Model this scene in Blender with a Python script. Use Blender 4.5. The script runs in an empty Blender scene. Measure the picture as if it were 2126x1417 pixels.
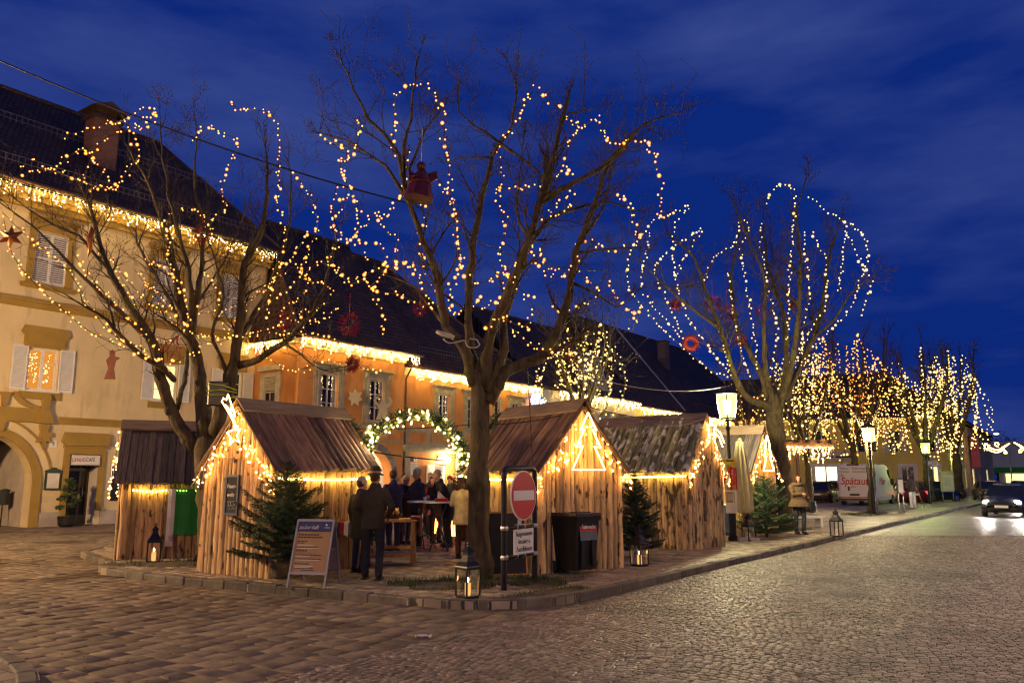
import bpy, math, random
from mathutils import Vector, Matrix, Euler
R = math.radians
rnd = random.Random(7)
S = bpy.context.scene
COL = S.collection
# ------------------------------------------------------------------ camera, sky, exposure
FPX, PITCH, CZ = 1653.0, math.atan(279.5/1653.0), 1.8
cam_d = bpy.data.cameras.new("camera"); cam = bpy.data.objects.new("camera", cam_d); COL.objects.link(cam)
cam.location = (0, 0, CZ); cam.rotation_euler = (R(90)+PITCH, 0, 0)
cam_d.sensor_width = 36; cam_d.lens = 36*FPX/2126; cam_d.clip_start = .05; cam_d.clip_end = 2000
S.camera = cam
S.view_settings.view_transform = 'Standard'; S.view_settings.look = 'None'
S.view_settings.exposure = 0.72; S.view_settings.gamma = 1
S.render.engine = 'CYCLES'
cy = S.cycles
cy.use_denoising = True
try: cy.denoiser = 'OPENIMAGEDENOISE'
except Exception: pass
cy.max_bounces = 5; cy.diffuse_bounces = 2; cy.glossy_bounces = 2; cy.transmission_bounces = 4; cy.transparent_max_bounces = 8
cy.sample_clamp_indirect = 4; cy.caustics_reflective = False; cy.caustics_refractive = False
cy.use_light_tree = True; cy.filter_width = 1.3

W = bpy.data.worlds.new("World"); S.world = W; W.use_nodes = True
nt = W.node_tree; nt.nodes.clear()
def _n(t, kind, **kw):
    n = t.nodes.new(kind)
    for k, v in kw.items():
        if hasattr(n, k): setattr(n, k, v)
        else: n.inputs[k].default_value = v
    return n
sky = _n(nt, 'ShaderNodeTexSky'); sky.sky_type = 'NISHITA'; sky.sun_disc = False
sky.sun_elevation = R(-5.5); sky.sun_rotation = R(215); sky.altitude = 100; sky.air_density = 1.0; sky.ozone_density = 4.0; sky.dust_density = .3
tc = _n(nt, 'ShaderNodeTexCoord')
mp = _n(nt, 'ShaderNodeMapping'); mp.inputs['Scale'].default_value = (1.2, 1.2, 4.5); mp.inputs['Rotation'].default_value = (0.25, 0.35, 0)
cn = _n(nt, 'ShaderNodeTexNoise'); cn.inputs['Scale'].default_value = 1.7; cn.inputs['Detail'].default_value = 7; cn.inputs['Roughness'].default_value = .55
cr = _n(nt, 'ShaderNodeValToRGB'); cr.color_ramp.elements[0].position = .40; cr.color_ramp.elements[1].position = .78
mixc = _n(nt, 'ShaderNodeMix', data_type='RGBA', blend_type='MIX')
tint = _n(nt, 'ShaderNodeMix', data_type='RGBA', blend_type='MULTIPLY')
tint.inputs[0].default_value = 1; tint.inputs[7].default_value = (.55, .72, 1.25, 1)
bgn = _n(nt, 'ShaderNodeBackground'); bgn.inputs[1].default_value = .105
SKYGAIN = 1.0
out = _n(nt, 'ShaderNodeOutputWorld')
L = nt.links.new
L(tc.outputs['Generated'], mp.inputs[0]); L(mp.outputs[0], cn.inputs['Vector']); L(cn.outputs[0], cr.inputs[0])
L(sky.outputs[0], tint.inputs[6])
base = _n(nt, 'ShaderNodeMix', data_type='RGBA', blend_type='ADD'); base.inputs[0].default_value = 1
base.inputs[7].default_value = (.02, .12, 1.08, 1)      # the blue that hangs over the town after sunset
L(tint.outputs[2], base.inputs[6])
cloud = _n(nt, 'ShaderNodeMix', data_type='RGBA', blend_type='ADD'); L(cr.outputs[0], cloud.inputs[0])
cloud.inputs[7].default_value = (.30, .38, .62, 1)
L(base.outputs[2], cloud.inputs[6]); L(cloud.outputs[2], bgn.inputs[0]); L(bgn.outputs[0], out.inputs[0])

# ------------------------------------------------------------------ geometry helpers
def ray(u, v):
    x = (u-1063)/FPX; y = -(v-708.5)/FPX; c, s = math.cos(PITCH), math.sin(PITCH)
    return Vector((x, c-y*s, s+y*c))
def G(u, v, z=.12):
    d = ray(u, v); t = (z-CZ)/d.z; return Vector((d.x*t, d.y*t, z))
def at(u, v, Y):
    d = ray(u, v); t = Y/d.y; return Vector((d.x*t, Y, CZ+d.z*t))
def catmull(P, step=.25):
    P = [Vector(p) for p in P]
    if len(P) < 3:
        n = max(2, int((P[1]-P[0]).length/step)); return [P[0].lerp(P[1], i/n) for i in range(n+1)]
    Q = [2*P[0]-P[1]]+P+[2*P[-1]-P[-2]]; out = []
    for i in range(1, len(Q)-2):
        a, b, c, d = Q[i-1:i+3]; n = max(1, int((c-b).length/step))
        for k in range(n):
            t = k/n
            out.append(.5*((2*b)+(c-a)*t+(2*a-5*b+4*c-d)*t*t+(3*b-a-3*c+d)*t**3))
    out.append(P[-1]); return out
def sag(a, b, s, n=16):
    a, b = Vector(a), Vector(b)
    return [a.lerp(b, i/n)-Vector((0, 0, s*4*(i/n)*(1-i/n))) for i in range(n+1)]

class MB:
    def __init__(s): s.v = []; s.f = []; s.m = []; s.t = []; s.s = []; s.mi = 0; s.tint = 0.; s.smooth = False
    def add(s, vs, fs):
        o = len(s.v); s.v += [tuple(p) for p in vs]
        for f in fs:
            s.f.append(tuple(o+i for i in f)); s.m.append(s.mi); s.t.append(s.tint); s.s.append(s.smooth)
        return s
    def box(s, x0, x1, y0, y1, z0, z1, M=None):
        vs = [Vector((x, y, z)) for z in (z0, z1) for y in (y0, y1) for x in (x0, x1)]
        if M: vs = [M@p for p in vs]
        return s.add(vs, [(0, 2, 3, 1), (4, 5, 7, 6), (0, 1, 5, 4), (1, 3, 7, 5), (3, 2, 6, 7), (2, 0, 4, 6)])
    def bbox(s, x0, x1, y0, y1, z0, z1, b=.01, M=None):   # box with chamfered vertical and top edges
        vs = []
        for z, i in ((z0, 0), (z1-b, 0), (z1, b)):
            vs += [(x0+i, y0+b, z), (x0+b, y0+i, z), (x1-b, y0+i, z), (x1-i, y0+b, z), (x1-i, y1-b, z), (x1-b, y1-i, z), (x0+b, y1-i, z), (x0+i, y1-b, z)]
        fs = [tuple(range(7, -1, -1)), tuple(range(16, 24))]
        for l in (0, 8):
            fs += [(l+i, l+(i+1) % 8, l+8+(i+1) % 8, l+8+i) for i in range(8)]
        if M: vs = [M@Vector(p) for p in vs]
        return s.add(vs, fs)
    def bar(s, a, b, w, h=None, up=(0, 0, 1)):
        a, b = Vector(a), Vector(b); d = (b-a); l = d.length; d.normalize(); h = h or w
        u = Vector(up); 
        if abs(d.dot(u)) > .98: u = Vector((0, 1, 0))
        x = d.cross(u).normalized(); z = x.cross(d)
        return s.box(-w/2, w/2, 0, l, -h/2, h/2, Matrix.Translation(a)@Matrix((x, d, z)).transposed().to_4x4())
    def tube(s, P, r, n=6, cap=True):
        P = [Vector(p) for p in P]; k = len(P)
        rr = r if isinstance(r, (list, tuple)) else [r]*k
        T = [(P[min(i+1, k-1)]-P[max(i-1, 0)]).normalized() for i in range(k)]
        u = T[0].orthogonal().normalized(); vs = []
        for i in range(k):
            u = u-T[i]*u.dot(T[i])
            if u.length < 1e-6: u = T[i].orthogonal()
            u.normalize(); w = T[i].cross(u)
            vs += [P[i]+(u*math.cos(2*math.pi*j/n)+w*math.sin(2*math.pi*j/n))*rr[i] for j in range(n)]
        fs = [(i*n+j, i*n+(j+1) % n, (i+1)*n+(j+1) % n, (i+1)*n+j) for i in range(k-1) for j in range(n)]
        if cap and n > 2: fs += [tuple(range(n-1, -1, -1)), tuple(range((k-1)*n, k*n))]
        o = s.smooth; s.smooth = n > 4 or o; s.add(vs, fs); s.smooth = o; return s
    def lathe(s, prof, n=12, c=(0, 0, 0), sx=1, sy=1, M=None):
        vs = [Vector((c[0]+r*sx*math.cos(2*math.pi*j/n), c[1]+r*sy*math.sin(2*math.pi*j/n), c[2]+z)) for r, z in prof for j in range(n)]
        if M: vs = [M@p for p in vs]
        k = len(prof); fs = [(i*n+j, i*n+(j+1) % n, (i+1)*n+(j+1) % n, (i+1)*n+j) for i in range(k-1) for j in range(n)]
        fs += [tuple(range(n-1, -1, -1)), tuple(range((k-1)*n, k*n))]
        return s.add(vs, fs)
    def sph(s, c, r, n=8, m=6, sc=(1, 1, 1), M=None):
        o = s.smooth; s.smooth = True
        prof = [(r*max(.02, math.sin(math.pi*i/m)), -r*math.cos(math.pi*i/m)) for i in range(m+1)]
        M2 = Matrix.Translation(Vector(c))@(M or Matrix())@Matrix.Diagonal((*sc, 1))
        s.lathe(prof, n, M=M2); s.smooth = o; return s
    def prism(s, poly, y0, y1, M=None):      # outline in x,z pushed from y0 to y1
        n = len(poly); vs = [Vector((x, y0, z)) for x, z in poly]+[Vector((x, y1, z)) for x, z in poly]
        if M: vs = [M@p for p in vs]
        return s.add(vs, [tuple(range(n)), tuple(range(2*n-1, n-1, -1))]+[(i, n+i, n+(i+1) % n, (i+1) % n) for i in range(n)])
    def build(s, name, mat, parent=None, loc=None, rot=None):
        me = bpy.data.meshes.new(name); me.from_pydata(s.v, [], s.f); n = len(s.f)
        for m in (mat if isinstance(mat, (list, tuple)) else [mat]): me.materials.append(m)
        me.polygons.foreach_set('material_index', s.m); me.polygons.foreach_set('use_smooth', s.s)
        if any(s.t):
            a = me.attributes.new('tint', 'FLOAT', 'FACE'); a.data.foreach_set('value', s.t)
        me.update(); o = bpy.data.objects.new(name, me); COL.objects.link(o)
        if parent: o.parent = parent
        if loc is not None: o.location = loc
        if rot is not None: o.rotation_euler = rot
        return o
def tag(o, label, cat, group=None):
    o['label'] = label; o['category'] = cat
    if group: o['group'] = group
    return o
def thing(name, label, cat, loc=(0, 0, 0), rz=0, group=None):
    o = bpy.data.objects.new(name, None); COL.objects.link(o); o.empty_display_size = .2
    o.location = loc; o.rotation_euler = (0, 0, rz); return tag(o, label, cat, group)
def struct(o, kind='structure'): o['kind'] = kind; return o
def copy_tree(o, parent=None):
    c = o.copy(); COL.objects.link(c)
    if parent: c.parent = parent
    for ch in list(o.children): copy_tree(ch, c)
    return c
def bake(o):                                  # apply modifiers
    dg = bpy.context.evaluated_depsgraph_get(); me = bpy.data.meshes.new_from_object(o.evaluated_get(dg)); old = o.data
    o.modifiers.clear(); o.data = me; bpy.data.meshes.remove(old); return o
def text(body, size, mat, parent, loc, rot=(R(90), 0, 0), name='lettering', align='CENTER', ext=.003, sx=1, shear=0, bold=0.):
    cu = bpy.data.curves.new(name, 'FONT'); cu.body = body; cu.size = size; cu.align_x = align; cu.align_y = 'CENTER'; cu.extrude = ext; cu.shear = shear; cu.offset = bold
    cu.resolution_u = 3
    o = bpy.data.objects.new(name, cu); COL.objects.link(o)
    dg = bpy.context.evaluated_depsgraph_get(); me = bpy.data.meshes.new_from_object(o.evaluated_get(dg)); bpy.data.objects.remove(o)
    me.materials.clear(); me.materials.append(mat); o = bpy.data.objects.new(name, me); COL.objects.link(o)
    o.parent = parent; o.location = loc; o.rotation_euler = rot; o.scale = (sx, 1, 1); return o

# ------------------------------------------------------------------ materials
def mat(name, col, rough=.75, metal=0, var=.25, scale=5., stretch=(1, 1, 1), bump=0., bscale=None, spec=.5, alpha=None, detail=5, spot=None):
    m = bpy.data.materials.new(name); m.use_nodes = True; t = m.node_tree; b = t.nodes['Principled BSDF']; l = t.links.new
    b.inputs['Roughness'].default_value = rough; b.inputs['Metallic'].default_value = metal; b.inputs['Specular IOR Level'].default_value = spec
    tc = _n(t, 'ShaderNodeTexCoord'); mp = _n(t, 'ShaderNodeMapping'); mp.inputs['Scale'].default_value = stretch
    l(tc.outputs['Object'], mp.inputs[0])
    no = _n(t, 'ShaderNodeTexNoise'); no.inputs['Scale'].default_value = scale; no.inputs['Detail'].default_value = detail; l(mp.outputs[0], no.inputs['Vector'])
    mr = _n(t, 'ShaderNodeMapRange'); mr.inputs[1].default_value = .3; mr.inputs[2].default_value = .7; mr.inputs[3].default_value = 1-var; mr.inputs[4].default_value = 1+var
    l(no.outputs[0], mr.inputs[0])
    at_ = _n(t, 'ShaderNodeAttribute', attribute_name='tint'); ad = _n(t, 'ShaderNodeMath', operation='ADD'); ad.inputs[1].default_value = 1; l(at_.outputs['Fac'], ad.inputs[0])
    mu = _n(t, 'ShaderNodeMath', operation='MULTIPLY'); l(ad.outputs[0], mu.inputs[0]); l(mr.outputs[0], mu.inputs[1])
    sc = _n(t, 'ShaderNodeVectorMath', operation='SCALE'); sc.inputs[0].default_value = col[:3]; l(mu.outputs[0], sc.inputs['Scale'])
    src = sc.outputs[0]
    if spot:                                  # (colour, scale, threshold): patches of another colour (moss, flaking, knots)
        n2 = _n(t, 'ShaderNodeTexNoise'); n2.inputs['Scale'].default_value = spot[1]; n2.inputs['Detail'].default_value = 4
        mp2 = _n(t, 'ShaderNodeMapping'); mp2.inputs['Scale'].default_value = spot[3] if len(spot) > 3 else (1, 1, 1); l(tc.outputs['Object'], mp2.inputs[0]); l(mp2.outputs[0], n2.inputs['Vector'])
        r2 = _n(t, 'ShaderNodeMapRange'); r2.inputs[1].default_value = spot[2]; r2.inputs[2].default_value = spot[2]+.08; l(n2.outputs[0], r2.inputs[0])
        mx = _n(t, 'ShaderNodeMix', data_type='RGBA'); l(r2.outputs[0], mx.inputs[0]); l(src, mx.inputs[6]); mx.inputs[7].default_value = (*spot[0], 1); src = mx.outputs[2]
    l(src, b.inputs['Base Color'])
    if bump:
        nb = _n(t, 'ShaderNodeTexNoise'); nb.inputs['Scale'].default_value = bscale or scale*3; nb.inputs['Detail'].default_value = 6; l(mp.outputs[0], nb.inputs['Vector'])
        bp = _n(t, 'ShaderNodeBump'); bp.inputs['Strength'].default_value = min(1, bump); bp.inputs['Distance'].default_value = .02*max(1, bump); l(nb.outputs[0], bp.inputs['Height']); l(bp.outputs[0], b.inputs['Normal'])
    return m
def glow(name, col, strength, limb=None, sample=True):
    m = bpy.data.materials.new(name); m.use_nodes = True; t = m.node_tree; t.nodes.clear()
    e = _n(t, 'ShaderNodeEmission'); e.inputs[0].default_value = (*col, 1); e.inputs[1].default_value = strength
    o = _n(t, 'ShaderNodeOutputMaterial'); t.links.new(e.outputs[0], o.inputs[0])
    if not sample: m.cycles.emission_sampling = 'NONE'
    return m
def glass(name, col=(1, 1, 1), rough=.05, alpha=.25):
    m = bpy.data.materials.new(name); m.use_nodes = True; t = m.node_tree; t.nodes.clear()
    a = _n(t, 'ShaderNodeBsdfTransparent'); g = _n(t, 'ShaderNodeBsdfGlossy'); g.inputs['Roughness'].default_value = rough
    a.inputs[0].default_value = (*col, 1)
    f = _n(t, 'ShaderNodeFresnel'); f.inputs[0].default_value = 1.5
    x = _n(t, 'ShaderNodeMixShader'); o = _n(t, 'ShaderNodeOutputMaterial')
    q = _n(t, 'ShaderNodeMath', operation='MULTIPLY'); q.inputs[1].default_value = alpha*1.6; t.links.new(f.outputs[0], q.inputs[0]); t.links.new(q.outputs[0], x.inputs[0]); t.links.new(a.outputs[0], x.inputs[1]); t.links.new(g.outputs[0], x.inputs[2]); t.links.new(x.outputs[0], o.inputs[0])
    return m
def bricks(name, c1, c2, cm, bw, bh, mortar=.012, rot=0., arc=0., arcw=1.6, rough=.6, bumpd=.02, axes='xy', warp=.01, smooth=.6, spec=.5, offset=.5):
    m = bpy.data.materials.new(name); m.use_nodes = True; t = m.node_tree; b = t.nodes['Principled BSDF']; l = t.links.new
    b.inputs['Specular IOR Level'].default_value = spec
    tc = _n(t, 'ShaderNodeTexCoord'); mp = _n(t, 'ShaderNodeMapping'); mp.inputs['Rotation'].default_value = (0, 0, rot); l(tc.outputs['Object'], mp.inputs[0])
    wn = _n(t, 'ShaderNodeTexNoise'); wn.inputs['Scale'].default_value = 3.5; wn.inputs['Detail'].default_value = 3; l(mp.outputs[0], wn.inputs['Vector'])
    ws = _n(t, 'ShaderNodeVectorMath', operation='SUBTRACT'); ws.inputs[1].default_value = (.5, .5, .5); l(wn.outputs['Color'], ws.inputs[0])
    wm = _n(t, 'ShaderNodeVectorMath', operation='SCALE'); wm.inputs['Scale'].default_value = warp*4; l(ws.outputs[0], wm.inputs[0])
    wa = _n(t, 'ShaderNodeVectorMath', operation='ADD'); l(mp.outputs[0], wa.inputs[0]); l(wm.outputs[0], wa.inputs[1])
    sp = _n(t, 'ShaderNodeSeparateXYZ'); l(wa.outputs[0], sp.inputs[0])
    cb = _n(t, 'ShaderNodeCombineXYZ')
    xs, ys = {'xy': ('X', 'Y'), 'xz': ('X', 'Z'), 'yz': ('Y', 'Z')}[axes]
    l(sp.outputs[xs], cb.inputs[0])
    if arc:                                   # segmental arches: rows bend in bays
        d = _n(t, 'ShaderNodeMath', operation='DIVIDE'); d.inputs[1].default_value = arcw; l(sp.outputs[xs], d.inputs[0])
        fr = _n(t, 'ShaderNodeMath', operation='FRACT'); l(d.outputs[0], fr.inputs[0])
        sb = _n(t, 'ShaderNodeMath', operation='SUBTRACT'); sb.inputs[1].default_value = .5; l(fr.outputs[0], sb.inputs[0])
        p2 = _n(t, 'ShaderNodeMath', operation='MULTIPLY'); l(sb.outputs[0], p2.inputs[0]); l(sb.outputs[0], p2.inputs[1])
        ma = _n(t, 'ShaderNodeMath', operation='MULTIPLY_ADD'); ma.inputs[1].default_value = arc*4; l(p2.outputs[0], ma.inputs[0]); l(sp.outputs[ys], ma.inputs[2])
        l(ma.outputs[0], cb.inputs[1])
    else: l(sp.outputs[ys], cb.inputs[1])
    br = _n(t, 'ShaderNodeTexBrick'); br.offset = offset; br.squash = 1
    br.inputs['Color1'].default_value = (0, 0, 0, 1); br.inputs['Color2'].default_value = (1, 1, 1, 1); br.inputs['Mortar'].default_value = (.5, .5, .5, 1)
    br.inputs['Scale'].default_value = 1; br.inputs['Mortar Size'].default_value = mortar; br.inputs['Mortar Smooth'].default_value = smooth
    br.inputs['Brick Width'].default_value = bw; br.inputs['Row Height'].default_value = bh; l(cb.outputs[0], br.inputs['Vector'])
    mx = _n(t, 'ShaderNodeMix', data_type='RGBA'); l(br.outputs['Color'], mx.inputs[0]); mx.inputs[6].default_value = (*c1, 1); mx.inputs[7].default_value = (*c2, 1)
    big = _n(t, 'ShaderNodeTexNoise'); big.inputs['Scale'].default_value = .9; big.inputs['Detail'].default_value = 8; l(mp.outputs[0], big.inputs['Vector'])
    mr = _n(t, 'ShaderNodeMapRange'); mr.inputs[1].default_value = .3; mr.inputs[2].default_value = .7; mr.inputs[3].default_value = .65; mr.inputs[4].default_value = 1.35; l(big.outputs[0], mr.inputs[0])
    sc = _n(t, 'ShaderNodeVectorMath', operation='SCALE'); l(mx.outputs[2], sc.inputs[0]); l(mr.outputs[0], sc.inputs['Scale'])
    m2 = _n(t, 'ShaderNodeMix', data_type='RGBA'); l(br.outputs['Fac'], m2.inputs[0]); l(sc.outputs[0], m2.inputs[6]); m2.inputs[7].default_value = (*cm, 1)
    l(m2.outputs[2], b.inputs['Base Color'])
    fine = _n(t, 'ShaderNodeTexNoise'); fine.inputs['Scale'].default_value = 22; fine.inputs['Detail'].default_value = 5; l(mp.outputs[0], fine.inputs['Vector'])
    rr = _n(t, 'ShaderNodeMapRange'); rr.inputs[3].default_value = rough-.14; rr.inputs[4].default_value = rough+.14; l(fine.outputs[0], rr.inputs[0]); l(rr.outputs[0], b.inputs['Roughness'])
    h1 = _n(t, 'ShaderNodeMath', operation='MULTIPLY_ADD'); h1.inputs[1].default_value = -1.; h1.inputs[2].default_value = 1.; l(br.outputs['Fac'], h1.inputs[0])
    h2 = _n(t, 'ShaderNodeMath', operation='MULTIPLY_ADD'); h2.inputs[1].default_value = .35; l(br.outputs['Color'], h2.inputs[0]); l(h1.outputs[0], h2.inputs[2])
    h3 = _n(t, 'ShaderNodeMath', operation='MULTIPLY_ADD'); h3.inputs[1].default_value = .7; l(fine.outputs[0], h3.inputs[0]); l(h2.outputs[0], h3.inputs[2])
    bp = _n(t, 'ShaderNodeBump'); bp.inputs['Strength'].default_value = 1; bp.inputs['Distance'].default_value = bumpd; l(h3.outputs[0], bp.inputs['Height']); l(bp.outputs[0], b.inputs['Normal'])
    return m
WOODSTR = (14, 14, 1.1)
M = dict(
    plaster_cream=mat('plaster_cream', (.66, .53, .31), .85, var=.12, scale=.8, bump=.15, bscale=30, detail=9, spot=((.57, .45, .255), 1.1, .56, (2.0, 2.0, .5))),
    plinth=mat('plinth', (.42, .36, .33), .85, var=.15, scale=2, bump=.1, bscale=20),
    ochre=mat('ochre', (.33, .21, .045), .8, var=.12, scale=2, bump=.08),
    orange=mat('plaster_orange', (.70, .30, .085), .85, var=.13, scale=.9, bump=.12, bscale=30, detail=9, spot=((.60, .245, .068), 1.1, .56, (2.0, 2.0, .5))),
    stonetrim=mat('stone_trim', (.42, .37, .25), .8, var=.2, scale=4, bump=.15),
    yellow=mat('plaster_yellow', (.58, .47, .20), .85, var=.10, scale=.8, bump=.1, bscale=30),
    yellow2=mat('plaster_lemon', (.72, .58, .15), .85, var=.10, scale=.8),
    palewall=mat('plaster_pale', (.50, .46, .44), .85, var=.10, scale=.8),
    white=mat('white_paint', (.72, .70, .67), .55, var=.06, scale=3),
    dark=mat('dark_inside', (.012, .010, .009), .8, var=.2),
    black=mat('black_paint', (.012, .012, .013), .38, var=.2),
    blackmetal=mat('black_metal', (.025, .024, .026), .4, .6, var=.2, scale=8),
    steel=mat('galvanised_steel', (.45, .45, .46), .38, .9, var=.15, scale=9),
    alu=mat('aluminium', (.30, .29, .33), .5, .35, var=.06),
    plank=mat('grey_plank', (.43, .275, .125), .75, var=.5, scale=2.2, stretch=WOODSTR, bump=.5, bscale=4, spot=((.07, .035, .014), 3.2, .60, (3, 3, 1.2))),
    log=mat('peeled_log', (.58, .40, .19), .7, var=.38, scale=2.4, stretch=(9, 9, 1.3), bump=.7, bscale=5, spot=((.10, .05, .02), 4.2, .60, (2.4, 2.4, 1))),
    darkplank=mat('dark_plank', (.060, .042, .034), .75, var=.5, scale=2.2, stretch=WOODSTR, bump=.5, bscale=4),
    darkroof=mat('dark_roof_plank', (.055, .040, .036), .75, var=.5, scale=2.2, stretch=(14, 1.1, 14), bump=.5, bscale=4),
    rooflog=mat('roof_log', (.19, .11, .065), .72, var=.5, scale=2.2, stretch=(9, 1.3, 9), bump=.8, bscale=5, spot=((.26, .15, .07), 3.5, .62, (2.5, 1, 2.5))),
    barklog=mat('bark_log', (.25, .235, .10), .8, var=.65, scale=2.5, stretch=(9, 1.6, 9), bump=1., bscale=6, spot=((.66, .64, .44), 4.2, .52, (1.6, 1, 1.6))),
    barkwall=mat('bark_log_wall', (.44, .31, .16), .75, var=.5, scale=2.4, stretch=(9, 9, 1.3), bump=1., bscale=5, spot=((.085, .055, .025), 4.0, .53, (2.2, 2.2, .8))),
    ridge=mat('ridge_board', (.19, .13, .085), .75, var=.35, scale=2, stretch=(14, 1.1, 14), bump=.4),
    board=mat('fresh_board', (.44, .23, .08), .6, var=.22, scale=2, stretch=WOODSTR, bump=.2),
    bark=mat('bark', (.075, .055, .026), .88, var=.55, scale=3, stretch=(4, 4, 1.1), bump=1.4, bscale=7, spot=((.10, .10, .022), 2.2, .58)),
    twig=mat('twig', (.050, .034, .018), .85, var=.3, scale=6),
    needle=mat('fir_needle', (.028, .062, .018), .6, var=.45, scale=7),
    leaf=mat('leaf', (.050, .085, .022), .5, var=.4, scale=8),
    grassm=mat('grass', (.045, .075, .016), .7, var=.5, scale=9),
    dirt=mat('dirt', (.085, .065, .04), .95, var=.4, scale=5, bump=.6, bscale=25),
    tile=mat('roof_tile_dark', (.09, .05, .035), .85, var=.3, scale=3),
    cable=mat('cable_black', (.01, .01, .01), .5, var=.1),
    cablew=mat('cable_white', (.45, .42, .36), .5, var=.1),
    wirebrown=mat('light_wire', (.03, .028, .018), .6, var=.1),
    red=mat('red_foil', (.42, .012, .012), .3, var=.4, scale=14, bump=.5, bscale=20),
    redsign=mat('sign_red', (.52, .022, .018), .35, var=.08),
    slate=mat('chalkboard', (.014, .015, .020), .85, var=.35, scale=5),
    blueframe=mat('blue_frame', (.035, .05, .12), .5, var=.15),
    navy=mat('navy_print', (.012, .018, .11), .5, var=.05),
    kraft=mat('kraft_poster', (.36, .21, .10), .7, var=.06),
    chalk=mat('chalk', (.75, .72, .70), .9, var=.25, scale=30),
    ink=mat('ink', (.012, .012, .014), .6, var=.05),
    inkred=mat('ink_red', (.38, .02, .02), .5, var=.05),
    paper=mat('paper', (.70, .66, .60), .8, var=.06),
    wax=mat('wax', (.75, .62, .42), .5, var=.05),
    green=mat('green_cloth', (.02, .22, .035), .8, var=.12, scale=4),
    skin=mat('skin', (.52, .28, .19), .5, var=.08, scale=10),
    vanwhite=mat('van_white', (.72, .66, .62), .3, var=.04),
    carblack=mat('car_dark', (.018, .018, .022), .22, var=.1),
    rubber=mat('rubber', (.015, .015, .015), .8, var=.2),
    carglass=mat('car_glass', (.012, .014, .016), .06, var=.1),
    plate=mat('number_plate', (.7, .7, .68), .4, var=.05),
    kerb=mat('kerb_stone', (.115, .098, .075), .8, var=.4, scale=4, bump=.8, bscale=14),
    umbrella=mat('umbrella_cloth', (.50, .44, .25), .85, var=.12, scale=5),
    sett=mat('road_sett', (.175, .14, .11), .46, var=.35, scale=9, bump=.9, bscale=55, spec=.45, spot=((.105, .084, .066), .5, .55)),
    paverstone=mat('paver_stone', (.185, .15, .10), .78, var=.28, scale=6, bump=.30, bscale=40, spec=.2, spot=((.10, .078, .052), .55, .54)),
    flagstone=mat('flag_stone', (.25, .205, .14), .55, var=.32, scale=6, bump=.8, bscale=40),
    joint=mat('joint_sand', (.045, .035, .024), .95, var=.4, scale=12),
    jointlight=mat('joint_pale_sand', (.20, .155, .105), .95, var=.4, scale=8),
    brick=bricks('chimney_brick', (.17, .06, .035), (.25, .10, .06), (.2, .17, .14), .25, .08, .012, axes='xz', warp=.002),
    cobble=bricks('road_setts', (.13, .10, .078), (.23, .185, .145), (.03, .024, .018), .105, .09, .016, rot=R(36), arc=.20, arcw=2.3, rough=.44, bumpd=.040, warp=.026, smooth=.8, spec=.5),
    paver=bricks('side_street_pavers', (.13, .092, .06), (.25, .185, .125), (.22, .17, .115), .36, .25, .012, rot=R(30), rough=.62, bumpd=.010, warp=.007, smooth=.5),
    flag=bricks('pavement_flags', (.21, .17, .115), (.34, .28, .20), (.035, .03, .018), .30, .20, .014, rot=R(36), rough=.6, bumpd=.018, warp=.014, smooth=.6),
    roofA=bricks('roof_tiles', (.075, .036, .024), (.15, .075, .05), (.016, .009, .007), .20, .19, .035, axes='xy', rough=.75, bumpd=.09, warp=.002, smooth=.9),
    pane=mat('window_pane', (.02, .02, .022), .08, var=.2),
    curtain=mat('curtain', (.35, .30, .25), .9, var=.2, scale=3, stretch=(12, 12, .6)),
)
WARM = (1., .60, .20); WHITE_WARM = (1., .80, .42)
def globe(name, col, strength, halo):       # bright core in a see-through amber shell that imitates its halo of light
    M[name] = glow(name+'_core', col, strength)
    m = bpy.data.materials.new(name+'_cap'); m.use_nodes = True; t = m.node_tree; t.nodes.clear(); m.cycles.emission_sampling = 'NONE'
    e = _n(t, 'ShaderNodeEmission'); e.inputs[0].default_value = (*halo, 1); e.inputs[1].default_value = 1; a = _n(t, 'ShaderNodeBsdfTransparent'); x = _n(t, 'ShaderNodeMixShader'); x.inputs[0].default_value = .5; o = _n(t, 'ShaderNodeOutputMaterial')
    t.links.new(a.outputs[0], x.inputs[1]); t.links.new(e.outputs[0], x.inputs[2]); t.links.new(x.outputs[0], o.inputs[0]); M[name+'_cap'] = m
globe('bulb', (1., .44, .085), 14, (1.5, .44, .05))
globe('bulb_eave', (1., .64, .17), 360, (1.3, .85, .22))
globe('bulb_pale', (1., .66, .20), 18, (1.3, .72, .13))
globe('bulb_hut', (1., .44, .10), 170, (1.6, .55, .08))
M['bulb_blue'] = glow('bulb_blue', (.30, .42, 1.), 9)
M['rope'] = glow('rope_light', (1., .60, .12), 80)
M['rope_green'] = glow('rope_green', (.45, 1., .06), 7)
def lampglass(name, core, strength, pane):     # frosted pane that glows and lets the mantle shine through
    M[name+'_core'] = glow(name+'_mantle', core, strength); m = bpy.data.materials.new(name+'_glass'); m.use_nodes = True; t = m.node_tree; t.nodes.clear(); m.cycles.emission_sampling = 'NONE'
    e = _n(t, 'ShaderNodeEmission'); e.inputs[0].default_value = (*pane, 1); a = _n(t, 'ShaderNodeBsdfTransparent'); x = _n(t, 'ShaderNodeMixShader'); x.inputs[0].default_value = .45; o = _n(t, 'ShaderNodeOutputMaterial')
    e.inputs[1].default_value = 2.2; t.links.new(a.outputs[0], x.inputs[1]); t.links.new(e.outputs[0], x.inputs[2]); t.links.new(x.outputs[0], o.inputs[0]); M[name] = m
lampglass('lamp', (1., .86, .46), 2600, (1., .95, .20))
lampglass('lamp_far', (.75, 1., .25), 700, (.50, 1., .10))
M['fill_corner'] = glow('fill_lamp_pane_corner', (1., .60, .28), 520)  # for the added fill lamp behind the viewer
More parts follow.
